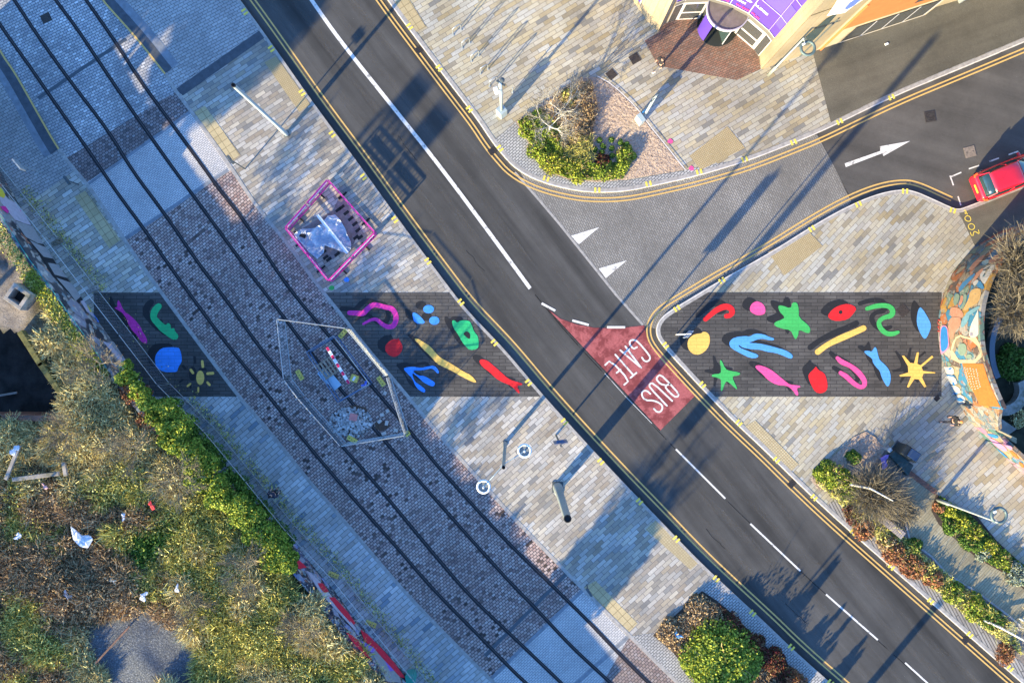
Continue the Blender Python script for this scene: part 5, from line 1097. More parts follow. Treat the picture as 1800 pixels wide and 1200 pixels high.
def cover(name, lb, poly, n, mt, h, sz, z=ZP + .03, tw=0, cat='ground cover'):
    xs_ = [p[0] for p in poly]; ys_ = [p[1] for p in poly]; P = []
    while len(P) < n:
        x, y = random.uniform(min(xs_), max(xs_)), random.uniform(min(ys_), max(ys_))
        if inpoly(x, y, poly): q = W(x, y, z); hh = h * max(0, .55 + mn.noise(Vector((q.x * 1.5, q.y * 1.5, 2)))); P.append((q.x, q.y, z + hh * random.random() ** .5))
    P = np.array(P); A = [cards(P, sz, .6)]
    if tw: k = rng.integers(0, n, tw); A.append(twigs(P[k], rng.normal(size=(tw, 3)) + [0, 0, .4], rng.uniform(.15, .45, tw), .012))
    return tag(quadmesh(name, np.concatenate(A), LM[mt]), lb, cat, kind='stuff')
cover('ground_cover', 'low yellow green planting along the left and lower edge of the triangular bed', [(910, 214), (950, 190), (985, 225), (990, 275), (1040, 288), (1110, 285), (1095, 314), (1050, 318), (1000, 314), (962, 300), (936, 262)], 9000, 'ivy', .45, .035)
cover('ground_cover', 'dry brown brush in the upper part of the triangular bed', [(950, 190), (1000, 152), (1040, 140), (1050, 190), (1040, 240), (990, 262), (965, 240)], 2600, 'brown', .4, .03, tw=2600)
cover('ground_cover', 'thin dry stems in the middle of the triangular bed', [(975, 225), (1040, 240), (1045, 285), (990, 290)], 900, 'olive', .3, .03, tw=1300)
cover('ground_cover', 'low mixed planting in the long south bed', [(1430, 845), (1470, 820), (1530, 870), (1600, 955), (1700, 1035), (1780, 1095), (1795, 1150), (1700, 1085), (1560, 965)], 7000, 'olive', .35, .035, tw=1500)
cover('ground_cover', 'brown dry planting around the lower bed', [(1152, 1114), (1234, 1042), (1286, 1082), (1330, 1128), (1392, 1176), (1380, 1215), (1250, 1215)], 6500, 'brown', .3, .035, tw=1500)
cover('ground_cover', 'dark red low planting on the road side of the lower bed', [(1262, 1060), (1292, 1084), (1334, 1128), (1395, 1180), (1370, 1200), (1300, 1120)], 2600, 'red', .6, .04)
cover('ground_cover', 'green leaves filling the yellow bed beside the path', [(1642, 895), (1650, 870), (1700, 900), (1750, 952), (1800, 995), (1830, 1050), (1769, 1005), (1728, 984), (1673, 940)], 6000, 'green', .3, .035)
# bed A plants
i = 0
for (x, y, r, h, mt, lb) in [(930, 225, 24, .7, 'ivy', 'yellow green shrub at the west corner of the triangular bed'), (945, 262, 26, .7, 'ivy', 'green shrub below the west corner of the triangular bed'), (972, 288, 28, .7, 'yel', 'yellow green low shrub along the bottom of the triangular bed'),
        (1015, 300, 28, .6, 'yel', 'bright yellow green shrub at the bottom middle of the triangular bed'), (1060, 300, 24, .6, 'ivy', 'green shrub right of the brightest one in the triangular bed'), (1098, 272, 22, .55, 'ivy', 'round green shrub nearest the open mulch'),
        (1000, 168, 20, .6, 'olive', 'olive shrub at the upper tip of the triangular bed'), (1030, 205, 22, .5, 'brown', 'brown shrub in the upper triangular bed'),
        (1060, 285, 18, .5, 'red', 'dark red low shrub in the triangular bed')]:
    shrub('shrub', lb, x, y, ZP, r, h, mt, 1700, .04, 250, group='shrubs in the triangular bed')
tuft = []
for (x, y, w_) in [(1054, 246, 'top left'), (1075, 245, 'top middle'), (1046, 262, 'far left'), (1060, 256, 'second left'), (1076, 260, 'central'), (1058, 267, 'bottom left'), (1091, 250, 'top right'), (1092, 267, 'bottom right'), (1102, 253, 'far right'), (1076, 273, 'lowest')]:
    shrub('grass_tuft', 'small round dark green tuft, ' + w_ + ' of the cluster in the triangular bed', x, y, ZP, 6.5, .3, 'green', 330, .03, 20, cat='plant', group='round tufts in the triangular bed', lob=2)
for (x, y, lb) in [(965, 232, 'pale leafless young tree in the west half of the triangular bed'), (985, 205, 'brown leafless bush behind the young tree in the triangular bed')]:
    b = W(x, y, 0); bare_tree('bare_tree', lb, (b.x, b.y, ZP), 3.0 if 'young' in lb else 1.6, .05, depth=4, mat='birch' if 'young' in lb else 'bark', twig='dry', seed=int(x), tw_n=500, spread=.6)
# bed B plants
for (x, y, r, h, mt, lb, n) in [(1465, 835, 32, .8, 'ivy', 'glossy green shrub at the corner of the south bed nearest the road', 2600), (1500, 858, 26, .7, 'ivy', 'green shrub touching the big leafless bush', 1900), (1502, 806, 16, .6, 'green', 'spiky green plant above the glossy shrub', 800),
        (1500, 905, 20, .5, 'red', 'red leaved shrub below the big leafless bush', 900), (1520, 930, 26, .6, 'rust', 'rust coloured shrub at the verge below the big bush', 1500), (1575, 975, 28, .7, 'rust', 'large rust coloured shrub below the grey bench', 1900),
        (1610, 1000, 28, .7, 'rust', 'rust coloured shrub in the middle of the long bed', 1700), (1645, 1020, 22, .6, 'rust', 'rust coloured shrub where the long bed turns green', 1200), (1680, 1045, 26, .7, 'ivy', 'green shrub in the long bed below the path bend', 1900),
        (1715, 1068, 28, .7, 'ivy', 'green shrub in the middle of the lower long bed', 1900), (1745, 1090, 26, .6, 'green', 'green shrub towards the lower end of the long bed', 1600), (1610, 960, 18, .5, 'green', 'dark green low shrub beside the path edging', 900),
        (1770, 1150, 24, .5, 'rust', 'rusty low shrub near the bottom right corner', 1100), (1560, 955, 20, .6, 'brown', 'brown dry shrub between the bench and verge', 900)]:
    shrub('shrub', lb, x, y, ZP, r, h, mt, n, .042, 250, group='shrubs in the long south bed')
grassy('leafless_bush', 'huge pale leafless bush radiating over the south bed', 1545, 872, ZP, 54, 2.2, 1500)
m = MB(); m.tube([W(1495, 851, .5), W(1530, 858, 1.4), W(1570, 880, 2.2)], [.09, .06, .03], 7); tag(m.build('leaning_tree', LM['birch']), 'pale leaning trunk across the huge leafless bush', 'trunk')
grassy('leafless_bush', 'smaller dry bush beside the top of the grey bench', 1590, 900, ZP, 26, 1.0, 700)
# bed C plants
for (x, y, r, h, mt, lb, n) in [(1672, 900, 15, .6, 'yel', 'yellow shrub at the narrow start of the bed beside the ring lamp', 900), (1692, 918, 20, .6, 'yel', 'bright yellow shrub second from the narrow start of the bed', 1400), (1715, 938, 22, .6, 'yel', 'bright yellow shrub below the ring lamp', 1500),
        (1742, 962, 20, .6, 'yel', 'bright yellow shrub beside the paving edge', 1400), (1765, 985, 22, .6, 'ivy', 'green and yellow shrub by the lower paving edge', 1400), (1676, 928, 18, .5, 'green', 'dark green shrub below the yellow ones near the path', 1200), (1702, 952, 20, .5, 'green', 'dark green shrub above the path bend', 1200),
        (1730, 975, 18, .5, 'grey', 'grey green shrub next to the path bend', 1000), (1652, 893, 14, .5, 'rust', 'brownish plant at the tip of the bed', 500), (1790, 1010, 28, .9, 'grey', 'pale grey green bush at the right edge overhanging the path', 1600)]:
    shrub('shrub', lb, x, y, ZP, r, h, mt, n, .04, 200, group='shrubs in the yellow bed')
b = W(1790, 1085); bare_tree('bare_tree', 'pale leafless tree at the right edge below the grey green bush', (b.x, b.y, ZP), 3.4, .07, depth=4, mat='birch', twig='tan', seed=91, tw_n=900)
m = MB(); m.tube([W(1729, 1089, .3), W(1760, 1103, .6), W(1810, 1130, 1.0)], [.07, .06, .05], 7); tag(m.build('fallen_branch', LM['birch']), 'long white birch branch across the lower end of the long bed', 'branch')
# bed D plants
shrub('shrub', 'big glossy green bush filling the lower planting bed', 1272, 1166, ZP, 78, 1.8, 'ivy', 18000, .05, 120, lob=34, up=1.0)
for (x, y, r, h, mt, lb, n) in [(1225, 1075, 30, .6, 'brown', 'dry grey brown shrub at the top of the lower bed', 2600), (1180, 1112, 28, .6, 'brown', 'dry brown shrub at the left corner of the lower bed', 2400), (1285, 1095, 26, .8, 'red', 'dark red shrub on the road side of the lower bed', 1500),
        (1325, 1135, 28, .9, 'red', 'dark red shrub right of the big green bush', 1800), (1360, 1165, 28, 1.0, 'red', 'dark shrub with red berries near the bottom edge', 1700), (1395, 1200, 26, .9, 'rust', 'reddish shrub at the bottom edge beside the road', 1300), (1300, 1190, 26, 1.0, 'olive', 'olive shrub at the bottom edge below the green bush', 1200)]:
    shrub('shrub', lb, x, y, ZP, r, h, mt, n, .038, 350, group='shrubs in the lower bed')
for i, (x, y, lb) in enumerate([(1205, 1280, 'clump of pointed conifers below the lower edge beside the lower bed'), (1330, 1300, 'clump of pointed conifers below the lower edge nearer the road')]):
    b = W(x, y); root = empty('conifer', (b.x, b.y, ZP)); tag(root, lb, 'tree'); A = []; m = MB()
    for k in range(9):
        ox, oy, hh = random.uniform(-1.7, 1.7), random.uniform(-1.2, 1.2), random.uniform(1.5, 2.9 - .5 * i); n = 420; tz = rng.random(n); rad = (1 - tz) ** .8 * .55 * (.4 + .6 * rng.random(n)); aa = rng.uniform(0, 6.28, n)
        A.append(cards(np.stack([b.x + ox + rad * np.cos(aa), b.y + oy + rad * np.sin(aa), ZP + tz * hh], 1), .07, .3)); m.tube([(b.x + ox, b.y + oy, ZP), (b.x + ox, b.y + oy, ZP + hh * .95)], .03, 5)
    quadmesh('crown', np.concatenate(A), LM['green'], root); m.build('trunk', LM['bark'], root)
# courtyard vegetation behind the mural wall
for i, (x, y, r, h, n, lb) in enumerate([(1806, 462, 56, 1.6, 1500, 'large tan leafless tree top behind the upper mural wall'), (1792, 545, 46, 1.3, 1300, 'tan leafless tree top behind the middle of the mural wall'), (1836, 510, 60, 1.8, 1300, 'tan leafless tree top at the right edge behind the mural wall')]):
    grassy('leafless_tree', lb, x, y, 3.9, r, h, n, wd=.014, zg=ZP, cat='tree')
shrub('shrub', 'dark evergreen bush shaded by the mural wall', 1790, 640, ZP, 42, 1.2, 'green', 3500, .05, 200); shrub('shrub', 'dry bush behind the low painted wall', 1795, 735, ZP, 20, .8, 'tan', 600, .04, 300)
# ---------------------------------------------------------------- masts and lamps
def col(name, lb, base, h, r0, r1, mat=postgrey, cat='column', hole=True, kick=True):
    b = W(*base, 0); b.z = ZP; root = empty(name, b); tag(root, lb, cat)
    m = MB(); m.tube([b, b + Vector((0, 0, 1.6)), b + Vector((0, 0, 1.62)), b + Vector((0, 0, h))], [r0 * 1.25, r0 * 1.2, r0, r1], 18, cap=False); m.build('shaft', mat, root, smooth=True)
    m = MB(); m.lathe(b + Vector((0, 0, h)), [(r1 * 1.05, -.1), (r1 * 1.05, .0), (r1 * .86, .01), (r1 * .86, -.06), (.001, -.06)], 18); m.build('top_opening', black, root)
    if kick: m = MB(); m.box(b + Vector((0, 0, .02)), (r0 * 2.8, r0 * 2.8, .05)); m.build('base_plate', metald, root)
    return root, b
col('mast', 'slim pale steel mast on the mixed paving between tracks and road', (505, 237), 9.2, .10, .095, postblue, 'mast')
c2, b2 = col('mast', 'thick grey mast with open black top beside the sunlit lower paving', (980, 855), 8.6, .22, .175, postgrey, 'mast')
m = MB(); m.lathe(b2 + Vector((0, 0, 2.6)), [(.30, -.04), (.30, .04)], 18); m.build('collar', metald, c2)
c3, b3 = col('mast', 'slender mast beside two round lamps next to the tram track', (888, 778), 9.3, .09, .08, postgrey, 'mast')
for i, (x, y, lb) in enumerate([(850, 855, 'round white rimmed lamp hanging over the edge of the tram track'), (922, 792, 'round white rimmed lamp hanging over the sunlit paving')]):
    h = 8.0; c = W(x, y, h); root = empty('hanging_lamp', c); tag(root, lb, 'lamp', 'round lamps by the slender mast')
    m = MB(); m.lathe(c, [(.001, .0), (.24, .0), (.24, .04)], 28); m.build('lamp_disc', newmat('lamp_disc_grey', (.20, .23, .24), .7), root)
    m = MB(); m.lathe(c, [(.24, .04), (.28, .08), (.34, .02), (.34, -.05), (.24, -.05)], 28); m.build('lamp_rim', whitep, root)
    m = MB(); m.lathe(c, [(.045, .0), (.045, .30), (.02, .34), (.001, .35)], 12); m.build('spigot', whitep, root)
    a = b3 + Vector((0, 0, 8.2)); m = MB(); m.tube([a, a.lerp(c + Vector((0, 0, .1)), .5) + Vector((0, 0, .1)), c + Vector((0, 0, .08))], .022, 6); m.build('arm', postblue, root)
def ringlamp(lb, base, ringpx, h=5.8, rr_=.34):
    b = W(*base, 0); b.z = ZP; root = empty('ring_lamp', b); tag(root, lb, 'street lamp')
    m = MB(); m.tube([b, b + Vector((0, 0, 1.3)), b + Vector((0, 0, 1.32)), b + Vector((0, 0, h))], [.10, .10, .06, .045], 12); m.build('post', postgrey, root, smooth=True)
    c = W(*ringpx, h - .1); m = MB(); m.torus(c, rr_, .075, 28, 8); m.build('ring', newmat('ring_grey_green', (.10, .15, .16), .5, .2), root, smooth=True)
    t_ = b + Vector((0, 0, h - .1)); m = MB(); m.tube([t_, t_.lerp(c, 1 - (rr_ / max((c - t_).length, .1)))], .035, 6); m.build('bracket', postgrey, root)
    m = MB(); m.box(c + Vector((-rr_ * .7, rr_ * .5, .1)), (.14, .1, .06), .5); m.build('fitting', whitep, root)
ringlamp('ring lamp on a post at the cream college building corner', (1350, 133), (1420, 85)); ringlamp('ring lamp on a pale post beside the yellow shrubs', (1645, 877), (1756, 905), 6.0, .37)
# CCTV post with cabinet
b = W(882, 202); b.z = ZP; root = empty('camera_post', b); tag(root, 'pale blue camera post with a base cabinet beside the cycle stands', 'camera post')
m = MB(); m.box(b + Vector((0, 0, .5)), (.46, .46, 1.0), R(40)); m.build('cabinet', postblue, root, bevel=.02)
m = MB(); m.tube([b + Vector((0, 0, 1.0)), b + Vector((0, 0, 5.7))], .085, 12); m.build('post', postblue, root, smooth=True)
m = MB(); m.box(b + Vector((-.22, -.12, 4.9)), (.22, .34, .22), R(20)); m.build('camera_housing', whitep, root, bevel=.02)
m = MB(); m.box(b + Vector((.02, .08, 5.5)), (.5, .1, .1), R(-30)); m.lathe(b + Vector((.1, .14, 5.75)), [(.12, 0), (.12, .12), (.001, .16)], 12); m.build('camera', metald, root)
# wayfinding post beside bed
b = W(1131, 206); b.z = ZP; root = empty('signpost', b); tag(root, 'thin signpost with small blue sign at the edge of the triangular bed', 'signpost')
m = MB(); m.tube([b, b + Vector((0, 0, 4.2))], .07, 10); m.build('post', postblue, root)
for z, a, ln in ((3.3, .7, .5), (3.8, .9, .5), (4.15, .6, .6)): m = MB(); m.box(b + Vector((.05, .05, z)), (ln, .05, .14), a); m.build('finger', metald, root)
m = MB(); m.box(b + Vector((-.06, .08, .9)), (.36, .06, .5), R(35)); m.build('blue_sign', C_bg, root)
m = MB(); m.box(b + Vector((-.28, -.28, .45)), (.3, .5, .9), R(35)); tag(m.build('bollard', postblue, bevel=.02), 'squat pale bollard at the foot of the signpost', 'bollard')
# road sign with plate, road side
b = W(977, 764); b.z = ZP; root = empty('road_sign', b); tag(root, 'tall grey road sign with blue lettered plate beside the main road kerb', 'road sign')
m = MB(); m.tube([b, b + Vector((0, 0, 5.0))], .055, 8); m.build('post', metald, root)
m = MB(); c = b + Vector((.02, .09, 4.1)); m.box(c, (.72, .05, 1.5), R(8)); p_ = m.build('plate', speckle('sign_plate', (.22, .21, .24), .1, 5), root)
m = MB(); Mx = Matrix.Rotation(R(8), 4, 'Z')
for k in range(4): m.box(c + Mx @ Vector((0, .035, .5 - .3 * k)), (.5 - .06 * k, .012, .12), 0, Mx)
m.build('plate_text', C_bg, p_)
# small white sign on the painted band
b = W(1188, 588); b.z = ZP; root = empty('bus_gate_sign', b); tag(root, 'thin white pole sign at the pointed end of the painted band', 'road sign')
m = MB(); m.tube([b, b + Vector((0, 0, 3.9))], .035, 8); m.build('post', whitep, root)
m = MB(); m.box(b + Vector((0, 0, 3.0)), (.5, .04, .6), R(50)); m.box(b + Vector((0, 0, 3.65)), (.45, .04, .45), R(50)); m.build('plate', newmat('sign_back', (.30, .36, .45), .5, .3), root)
# columns standing beyond the lower edge
for (x, y, h, r_, lb) in [(1330, 1440, 4.2, .2, 'thick column beyond the lower edge beside the main road'), (1160, 1335, 4.4, .06, 'thin pole beyond the lower edge beside the tram track')]:
    col('column', lb, (x, y), h, r_, r_ * .9, postgrey)
b = W(795, 1240); root = empty('banner_pole', b); tag(root, 'thin pole with a square banner beyond the lower edge', 'banner pole'); m = MB(); m.tube([b, b + Vector((0, 0, 6.2))], .05, 8); m.build('pole', metald, root); m = MB(); m.box(b + Vector((0, 0, 5.7)), (.7, .05, 1.0), R(-40)); m.build('banner', metal, root)
# thin leaning-looking poles near the tracks
for (x, y, h, lb) in [(432, 298, 2.6, 'short dark marker post beside the upper crossing'), (140, 325, 1.4, 'thin dark post at the end of the west platform'), (1031, 1026, 1.6, 'thin dark post at the lower tactile paving')]:
    b = W(x, y); b.z = ZP; root = empty('marker_post', b); tag(root, lb, 'post'); m = MB(); m.tube([b, b + Vector((0, 0, h))], .035, 8); m.build('post_shaft', metald, root); m = MB(); m.box(b + Vector((0, 0, h - .15)), (.12, .5, .2), R(35)); m.build('head', metald, root)
b = W(75, 305); b.z = ZP; root = empty('platform_sign', b); tag(root, 'small white framed sign on the west platform', 'sign')
m = MB(); m.tube([b, b + Vector((0, 0, 2.4))], .04, 8); m.build('post', metal, root); m = MB(); m.box(b + Vector((0, 0, 2.2)), (.7, .08, .5), R(-50)); m.build('panel', metal, root)
# cycle stands
cs = [((797, 63), (811, 54)), ((813, 86), (826, 77)), ((829, 109), (842, 99)), ((845, 131), (858, 123)), ((861, 153), (874, 144))]
pos_l = ['topmost', 'second from the top', 'middle', 'fourth from the top', 'lowest, nearest the camera post']
for (a, b_), s_ in zip(cs, pos_l):
    A, B = W(*a), W(*b_); A.z = B.z = ZP; root = empty('cycle_stand', (A + B) / 2); tag(root, 'steel hoop cycle stand, ' + s_ + ' in the row', 'cycle stand', 'cycle stands on the north paving')
    h = .95; q = [A, A + Vector((0, 0, h - .15))] + [A.lerp(B, .5 - .5 * math.cos(t)) + Vector((0, 0, h - .15 + .15 * math.sin(t))) for t in (.5, 1.0, 1.57, 2.1, 2.6)] + [B + Vector((0, 0, h - .15)), B]
    m = MB(); m.tube(q, .028, 8); m.build('hoop', metal, root, smooth=True)
    m = MB(); m.lathe(A, [(.07, .0), (.07, .015), (.03, .02)], 10); m.lathe(B, [(.07, .0), (.07, .015), (.03, .02)], 10); m.build('flange', metal, root)
b = W(901, 164) ; b.z = ZP; m = MB(); m.tube([b, b + Vector((0, 0, .9))], .03, 8); m.lathe(b, [(.07, 0), (.07, .02), (.03, .03)], 10); tag(m.build('steel_post', metal), 'single steel post right of the camera post', 'post')
# manholes
for (x, y, sx, sy, a, mt, lb) in [(1116, 103, .55, .5, 30, 'iron', 'dark square manhole cover left of the brick apron'), (1075, 131, .5, .5, 40, 'iron', 'brown square manhole cover above the triangular bed'), (81, 32, .55, .5, 25, 'iron', 'dark square cover between the tram tracks'),
        (1587, 546, .58, .58, 40, 'iron', 'brown manhole cover beside the green painted snake'), (1635, 205, .6, .6, 10, 'iron', 'round patterned manhole on the side road'), (1705, 267, .62, .6, 15, 'iron', 'worn metal cover in the side road near the red car'),
        (736, 88, .36, .36, 32, 'iron', 'black drain grate on the main road below the top edge'), (865, 266, .4, .36, 35, 'iron', 'black drain grate where the junction curve begins'), (1391, 851, .4, .36, 45, 'iron', 'black drain grate on the east kerb by the south bed'),
        (1697, 1125, .4, .36, 42, 'iron', 'black drain grate on the east kerb near the corner'), (1647, 700, .3, .26, 45, 'iron', 'small dark cover beside the mural wall')]:
    zz = ZP + .012 if (x, y) not in [(1635, 205), (1705, 267), (736, 88), (865, 266), (1391, 851), (1697, 1125)] else .016
    if x == 81: zz = ZC + .015
    c = W(x, y, zz); m = MB(); m.box(c, (sx, sy, .012), R(a)); o = m.build('manhole_cover' if sx > .45 or x == 1647 else 'drain_grate', M[mt] if x != 1705 else speckle('worn_cover', (.22, .18, .15), .3, 8)); tag(o, lb, 'cover' if sx > .45 or x == 1647 else 'drain')
    m = MB()
    if sx <= .45:
        for k in range(4): m.box(c + Matrix.Rotation(R(a), 3, 'Z') @ Vector((-.12 + .08 * k, 0, .008)), (.03, sy * .8, .006), R(a))
        m.build('grate_bars', black, o)
    else:
        if x == 1635: m.torus(c + Vector((0, 0, .006)), .22, .012, 20, 4); m.torus(c + Vector((0, 0, .006)), .12, .012, 20, 4)
        for s_ in (-1, 1): m.box(c + Matrix.Rotation(R(a), 3, 'Z') @ Vector((.18 * s_, 0, .008)), (.05, .04, .006), R(a))
        m.build('lifting_slots', black, o)
for (x, y, lb, mt) in [(1178, 248, 'pink sprayed blotch at the edge of the triangular bed', 'p_pink'), (1215, 296, 'red sprayed blotch beside the yellow kerb bars', 'p_pink'), (583, 506, 'green sprayed ring below the pink barriers', 'p_green'), (609, 492, 'blue sprayed blotch beside the pink barriers', 'p_blue')]:
    m = MB(); m.poly([W(x + 5.5 * math.cos(t) * random.uniform(.6, 1.1), y + 5 * math.sin(t) * random.uniform(.6, 1.1), ZP + .013) for t in [-.6 * k for k in range(10)]]); tag(m.build('spray_mark', M[mt]), lb, 'spray mark')
# ---------------------------------------------------------------- mesh fences
def panel(name, lb, a, b, h, mat, group, foot=True, nw=9, r=.02, z0=ZP, lean=0):
    A, B = W(*a), W(*b); A.z = B.z = z0; root = empty(name, A.lerp(B, .5)); tag(root, lb, 'fence panel', group); d = (B - A).normalized(); A = A + d * .05; B = B - d * .05
    m = MB(); U = Vector((0, 0, 1)); m.tube([A + U * .1, A + U * h, B + U * h, B + U * .1, A + U * .1], r, 6); m.build('panel_frame', mat, root)
    m = MB(); L_ = (B - A).length; k = int(L_ / .22)
    for i in range(1, k): p = A.lerp(B, i / k); m.tube([p + U * .12, p + U * h], .0035, 3, cap=False)
    for z in np.linspace(.3, h - .1, nw): m.tube([A + U * float(z), B + U * float(z)], .0035, 3, cap=False)
    m.build('wire_mesh', mat, root); return root
fp = [(-31, 250), (37, 335), (105, 420), (170, 504), (235, 588), (300, 673), (379, 752), (449, 836), (518, 921), (594, 1000), (661, 1084), (731, 1170), (800, 1255)]
wh = ['at the top left corner', 'by the yellow graffiti', 'beside the pink graffiti', 'beside the silver graffiti letters', 'beside the magenta painted fish', 'at the start of the ivy hedge', 'beside the middle of the ivy hedge', 'beside the lower ivy hedge', 'at the end of the ivy hedge', 'beside the broken end of the lower graffiti wall', 'between the two yellow fence feet', 'beside the green bin']
for i, (a, b_) in enumerate(zip(fp, fp[1:])): panel('mesh_fence_panel', 'tall steel mesh fence panel ' + wh[i], a, b_, 1.75, metal, 'mesh fence along the graffiti wall')
def foot(px, py, a, lb, mat=yel, z=ZP, sx=.62, sy=.26):
    c = W(px, py, z + .08); root = empty('fence_foot', W(px, py, z)); tag(root, lb, 'fence foot'); m = MB(); m.box(c, (sx, sy, .12), a); m.box(c + Vector((0, 0, .075)), (sx * .45, sy * .7, .05), a); m.build('block', mat, root, bevel=.02)
    m = MB()
    for s_ in (-.18, 0, .18): m.box(c + Matrix.Rotation(a, 3, 'Z') @ Vector((s_ * sx / .62, 0, .102 if s_ == 0 else .064)), (.05, .05, .01), a)
    m.build('socket', black, root)
foot(586, 1010, R(-22), 'yellow block foot of the mesh fence, upper of two by the red graffiti'); foot(652, 1096, R(-22), 'yellow block foot of the mesh fence, lower of two by the red graffiti'); foot(100, 426, R(25), 'brown block foot of the mesh fence beside silver graffiti', speckle('brown_block', (.18, .15, .10), .3, 8)); foot(165, 508, R(25), 'grey block foot where weeds meet the fence', concrete)
b = W(723, 1187, .5); m = MB(); m.box(b, (.5, .45, .9), R(10)); o = m.build('green_bin', newmat('sea_green_plastic', (.03, .30, .24), .5), bevel=.04); tag(o, 'small sea green bin behind the mesh fence at the bottom edge', 'bin'); m = MB(); m.box(b + Vector((0, 0, .47)), (.54, .49, .05), R(10)); m.build('lid', newmat('sea_green_lid', (.04, .36, .28), .5), o, bevel=.02)
# works compound on the tracks
tp = [(487, 561), (608, 577), (679, 662), (712, 765), (599, 784), (524, 700), (499, 667)]
wb = [tobase(p, 1.75) for p in tp]; wn = ['across the top', 'along the road side, upper', 'along the road side, lower', 'across the bottom', 'along the wall side, lower', 'along the wall side, short middle one', 'along the wall side, upper']
for i in range(7): panel('works_fence_panel', 'mesh panel of the track works enclosure ' + wn[i], wb[i], wb[(i + 1) % 7], 1.75, metal, 'mesh fence around the track works', z0=ZC, r=.024)
for (x, y, a, lb) in [(527, 659, -60, 'yellow waisted fence foot inside the works enclosure, wall side'), (670, 670, -55, 'orange yellow fence foot by the road side of the works'), (603, 586, 50, 'pale yellow fence foot at the top corner of the works'), (619, 772, -30, 'yellow fence foot at the bottom of the works by the rubble'), (716, 762, 40, 'small yellow foot outside the lower right corner of the works')]: foot(x, y, R(a), lb, yel, ZC + .02, .6 if x != 716 else .3)
bl = newmat('blue_steel_barrier', (.07, .14, .26), .5, .2)
ib = [tobase(p, 1.1) for p in [(539, 619), (587, 590), (650, 674), (594, 706)]]; nm_ = ['upper short', 'long road side', 'lower short', 'long wall side']
for i in range(4):
    a, b_ = ib[i], ib[(i + 1) % 4]; A, B = W(*a), W(*b_); A.z = B.z = ZC; root = empty('crowd_barrier', A.lerp(B, .5)); tag(root, 'blue steel barrier around the pit, ' + nm_[i] + ' one', 'barrier', 'blue barriers inside the track works')
    U = Vector((0, 0, 1)); m = MB()
    for z in (.25, 1.1): m.tube([A + U * z, B + U * z], .03, 6)
    m.tube([A, A + U * 1.1], .03, 6); m.tube([B, B + U * 1.1], .03, 6); m.build('frame', bl, root)
    m = MB(); k = int((B - A).length / .14)
    for j in range(1, k): p = A.lerp(B, j / k); m.tube([p + U * .25, p + U * 1.1], .008, 4, cap=False)
    m.build('bar_row', bl, root)
def z8(p): return [(470 + x / 4.615, 540 + y / 4.615) for x, y in p]
b = W(577, 646, .3); root = empty('pallet', W(577, 646)); tag(root, 'weathered wooden pallet inside the blue barriers', 'pallet'); wood = speckle('weathered_wood', (.34, .27, .20), .3, 7)
M3 = Matrix.Rotation(R(35), 3, 'Z'); m = MB()
for k in range(5): m.box(b + M3 @ Vector((-.42 + .21 * k, 0, .06)), (.1, 1.0, .025), R(35))
m.build('slats', wood, root); m = MB()
for k in (-.45, 0, .45): m.box(b + M3 @ Vector((0, k, 0)), (1.0, .08, .09), R(35))
m.build('bearer', wood, root)
A, B = W(575, 611, .95), W(613, 673, .95); root = empty('barrier_plank', A.lerp(B, .5)); tag(root, 'red and white striped barrier plank lying across the pit barriers', 'plank'); d = B - A; ang = math.atan2(d.y, d.x)
m = MB(); m.box(A.lerp(B, .5), (d.length, .17, .04), ang); m.build('board', whitep, root)
for k in range(5): m = MB(); m.box(A.lerp(B, .04 + .23 * k) + Vector((0, 0, .003)), (.24, .15, .042), ang); m.build('red_stripe', newmat('stripe_red', (.62, .02, .10), .5) if k == 0 else bpy.data.materials['stripe_red'], root)
pb = newmat('pale_blue_sheet', (.35, .52, .66), .6)
for i, (x, y) in enumerate([(572, 660), (586, 672)]): m = MB(); m.box(W(x, y, ZC + .1 + .05 * i), (.55, .8, .04), R(40)); tag(m.build('board_sheet', pb, bevel=.01), 'pale blue board inside the blue barriers, ' + ['upper' if i == 0 else 'lower'][0] + ' of the two', 'board')
m = MB(); m.box(W(623, 665, .35), (.42, .4, .3), R(-20)); o = m.build('yellow_box', yel, bevel=.03); tag(o, 'yellow tool box at the lower end of the striped plank', 'box'); m = MB(); m.box(W(623, 665, .35) + Vector((0, 0, .16)), (.12, .26, .02), R(-30)); m.build('box_label', whitep, o)
crumple('blue_bag', 'small blue bag hung at the corner of the blue barriers', 642, 675, ZC + .9, .14, (lambda n, c: speckle(n, c, .14, 5, .7))('deep_blue_bag', (.05, .12, .6)), flat=1)
# rubble
m = MB(); rk = random.Random(9)
def rock(m, c, s_, rk):
    mt_ = Matrix.Rotation(rk.uniform(0, 6), 4, 'Z') @ Matrix.Rotation(rk.uniform(-.5, .5), 4, 'X'); m.box(c, (s_ * rk.uniform(.7, 1.3), s_ * rk.uniform(.6, 1.1), s_ * rk.uniform(.4, .9)), 0, mt_)
for k in range(620):
    a = rk.uniform(0, 6.28); q = rk.random() ** .6; x, y = 617 + 38 * q * math.cos(a), 742 + 26 * q * math.sin(a); hh = .32 * (1 - q)
    rock(m, W(x, y, ZC) + Vector((0, 0, hh * rk.uniform(.6, 1) + .03)), rk.uniform(.05, .15), rk)
tag(m.build('rubble', leafmat('broken_stone', [(.20, .20, .20), (.42, .42, .42), (.62, .61, .60), (.28, .25, .23), (.50, .49, .48)])), 'heap of broken grey stone in the lower half of the works', 'rubble', kind='stuff')
dirt = speckle('brown_dirt', (.11, .07, .05), .4, 6, .95)
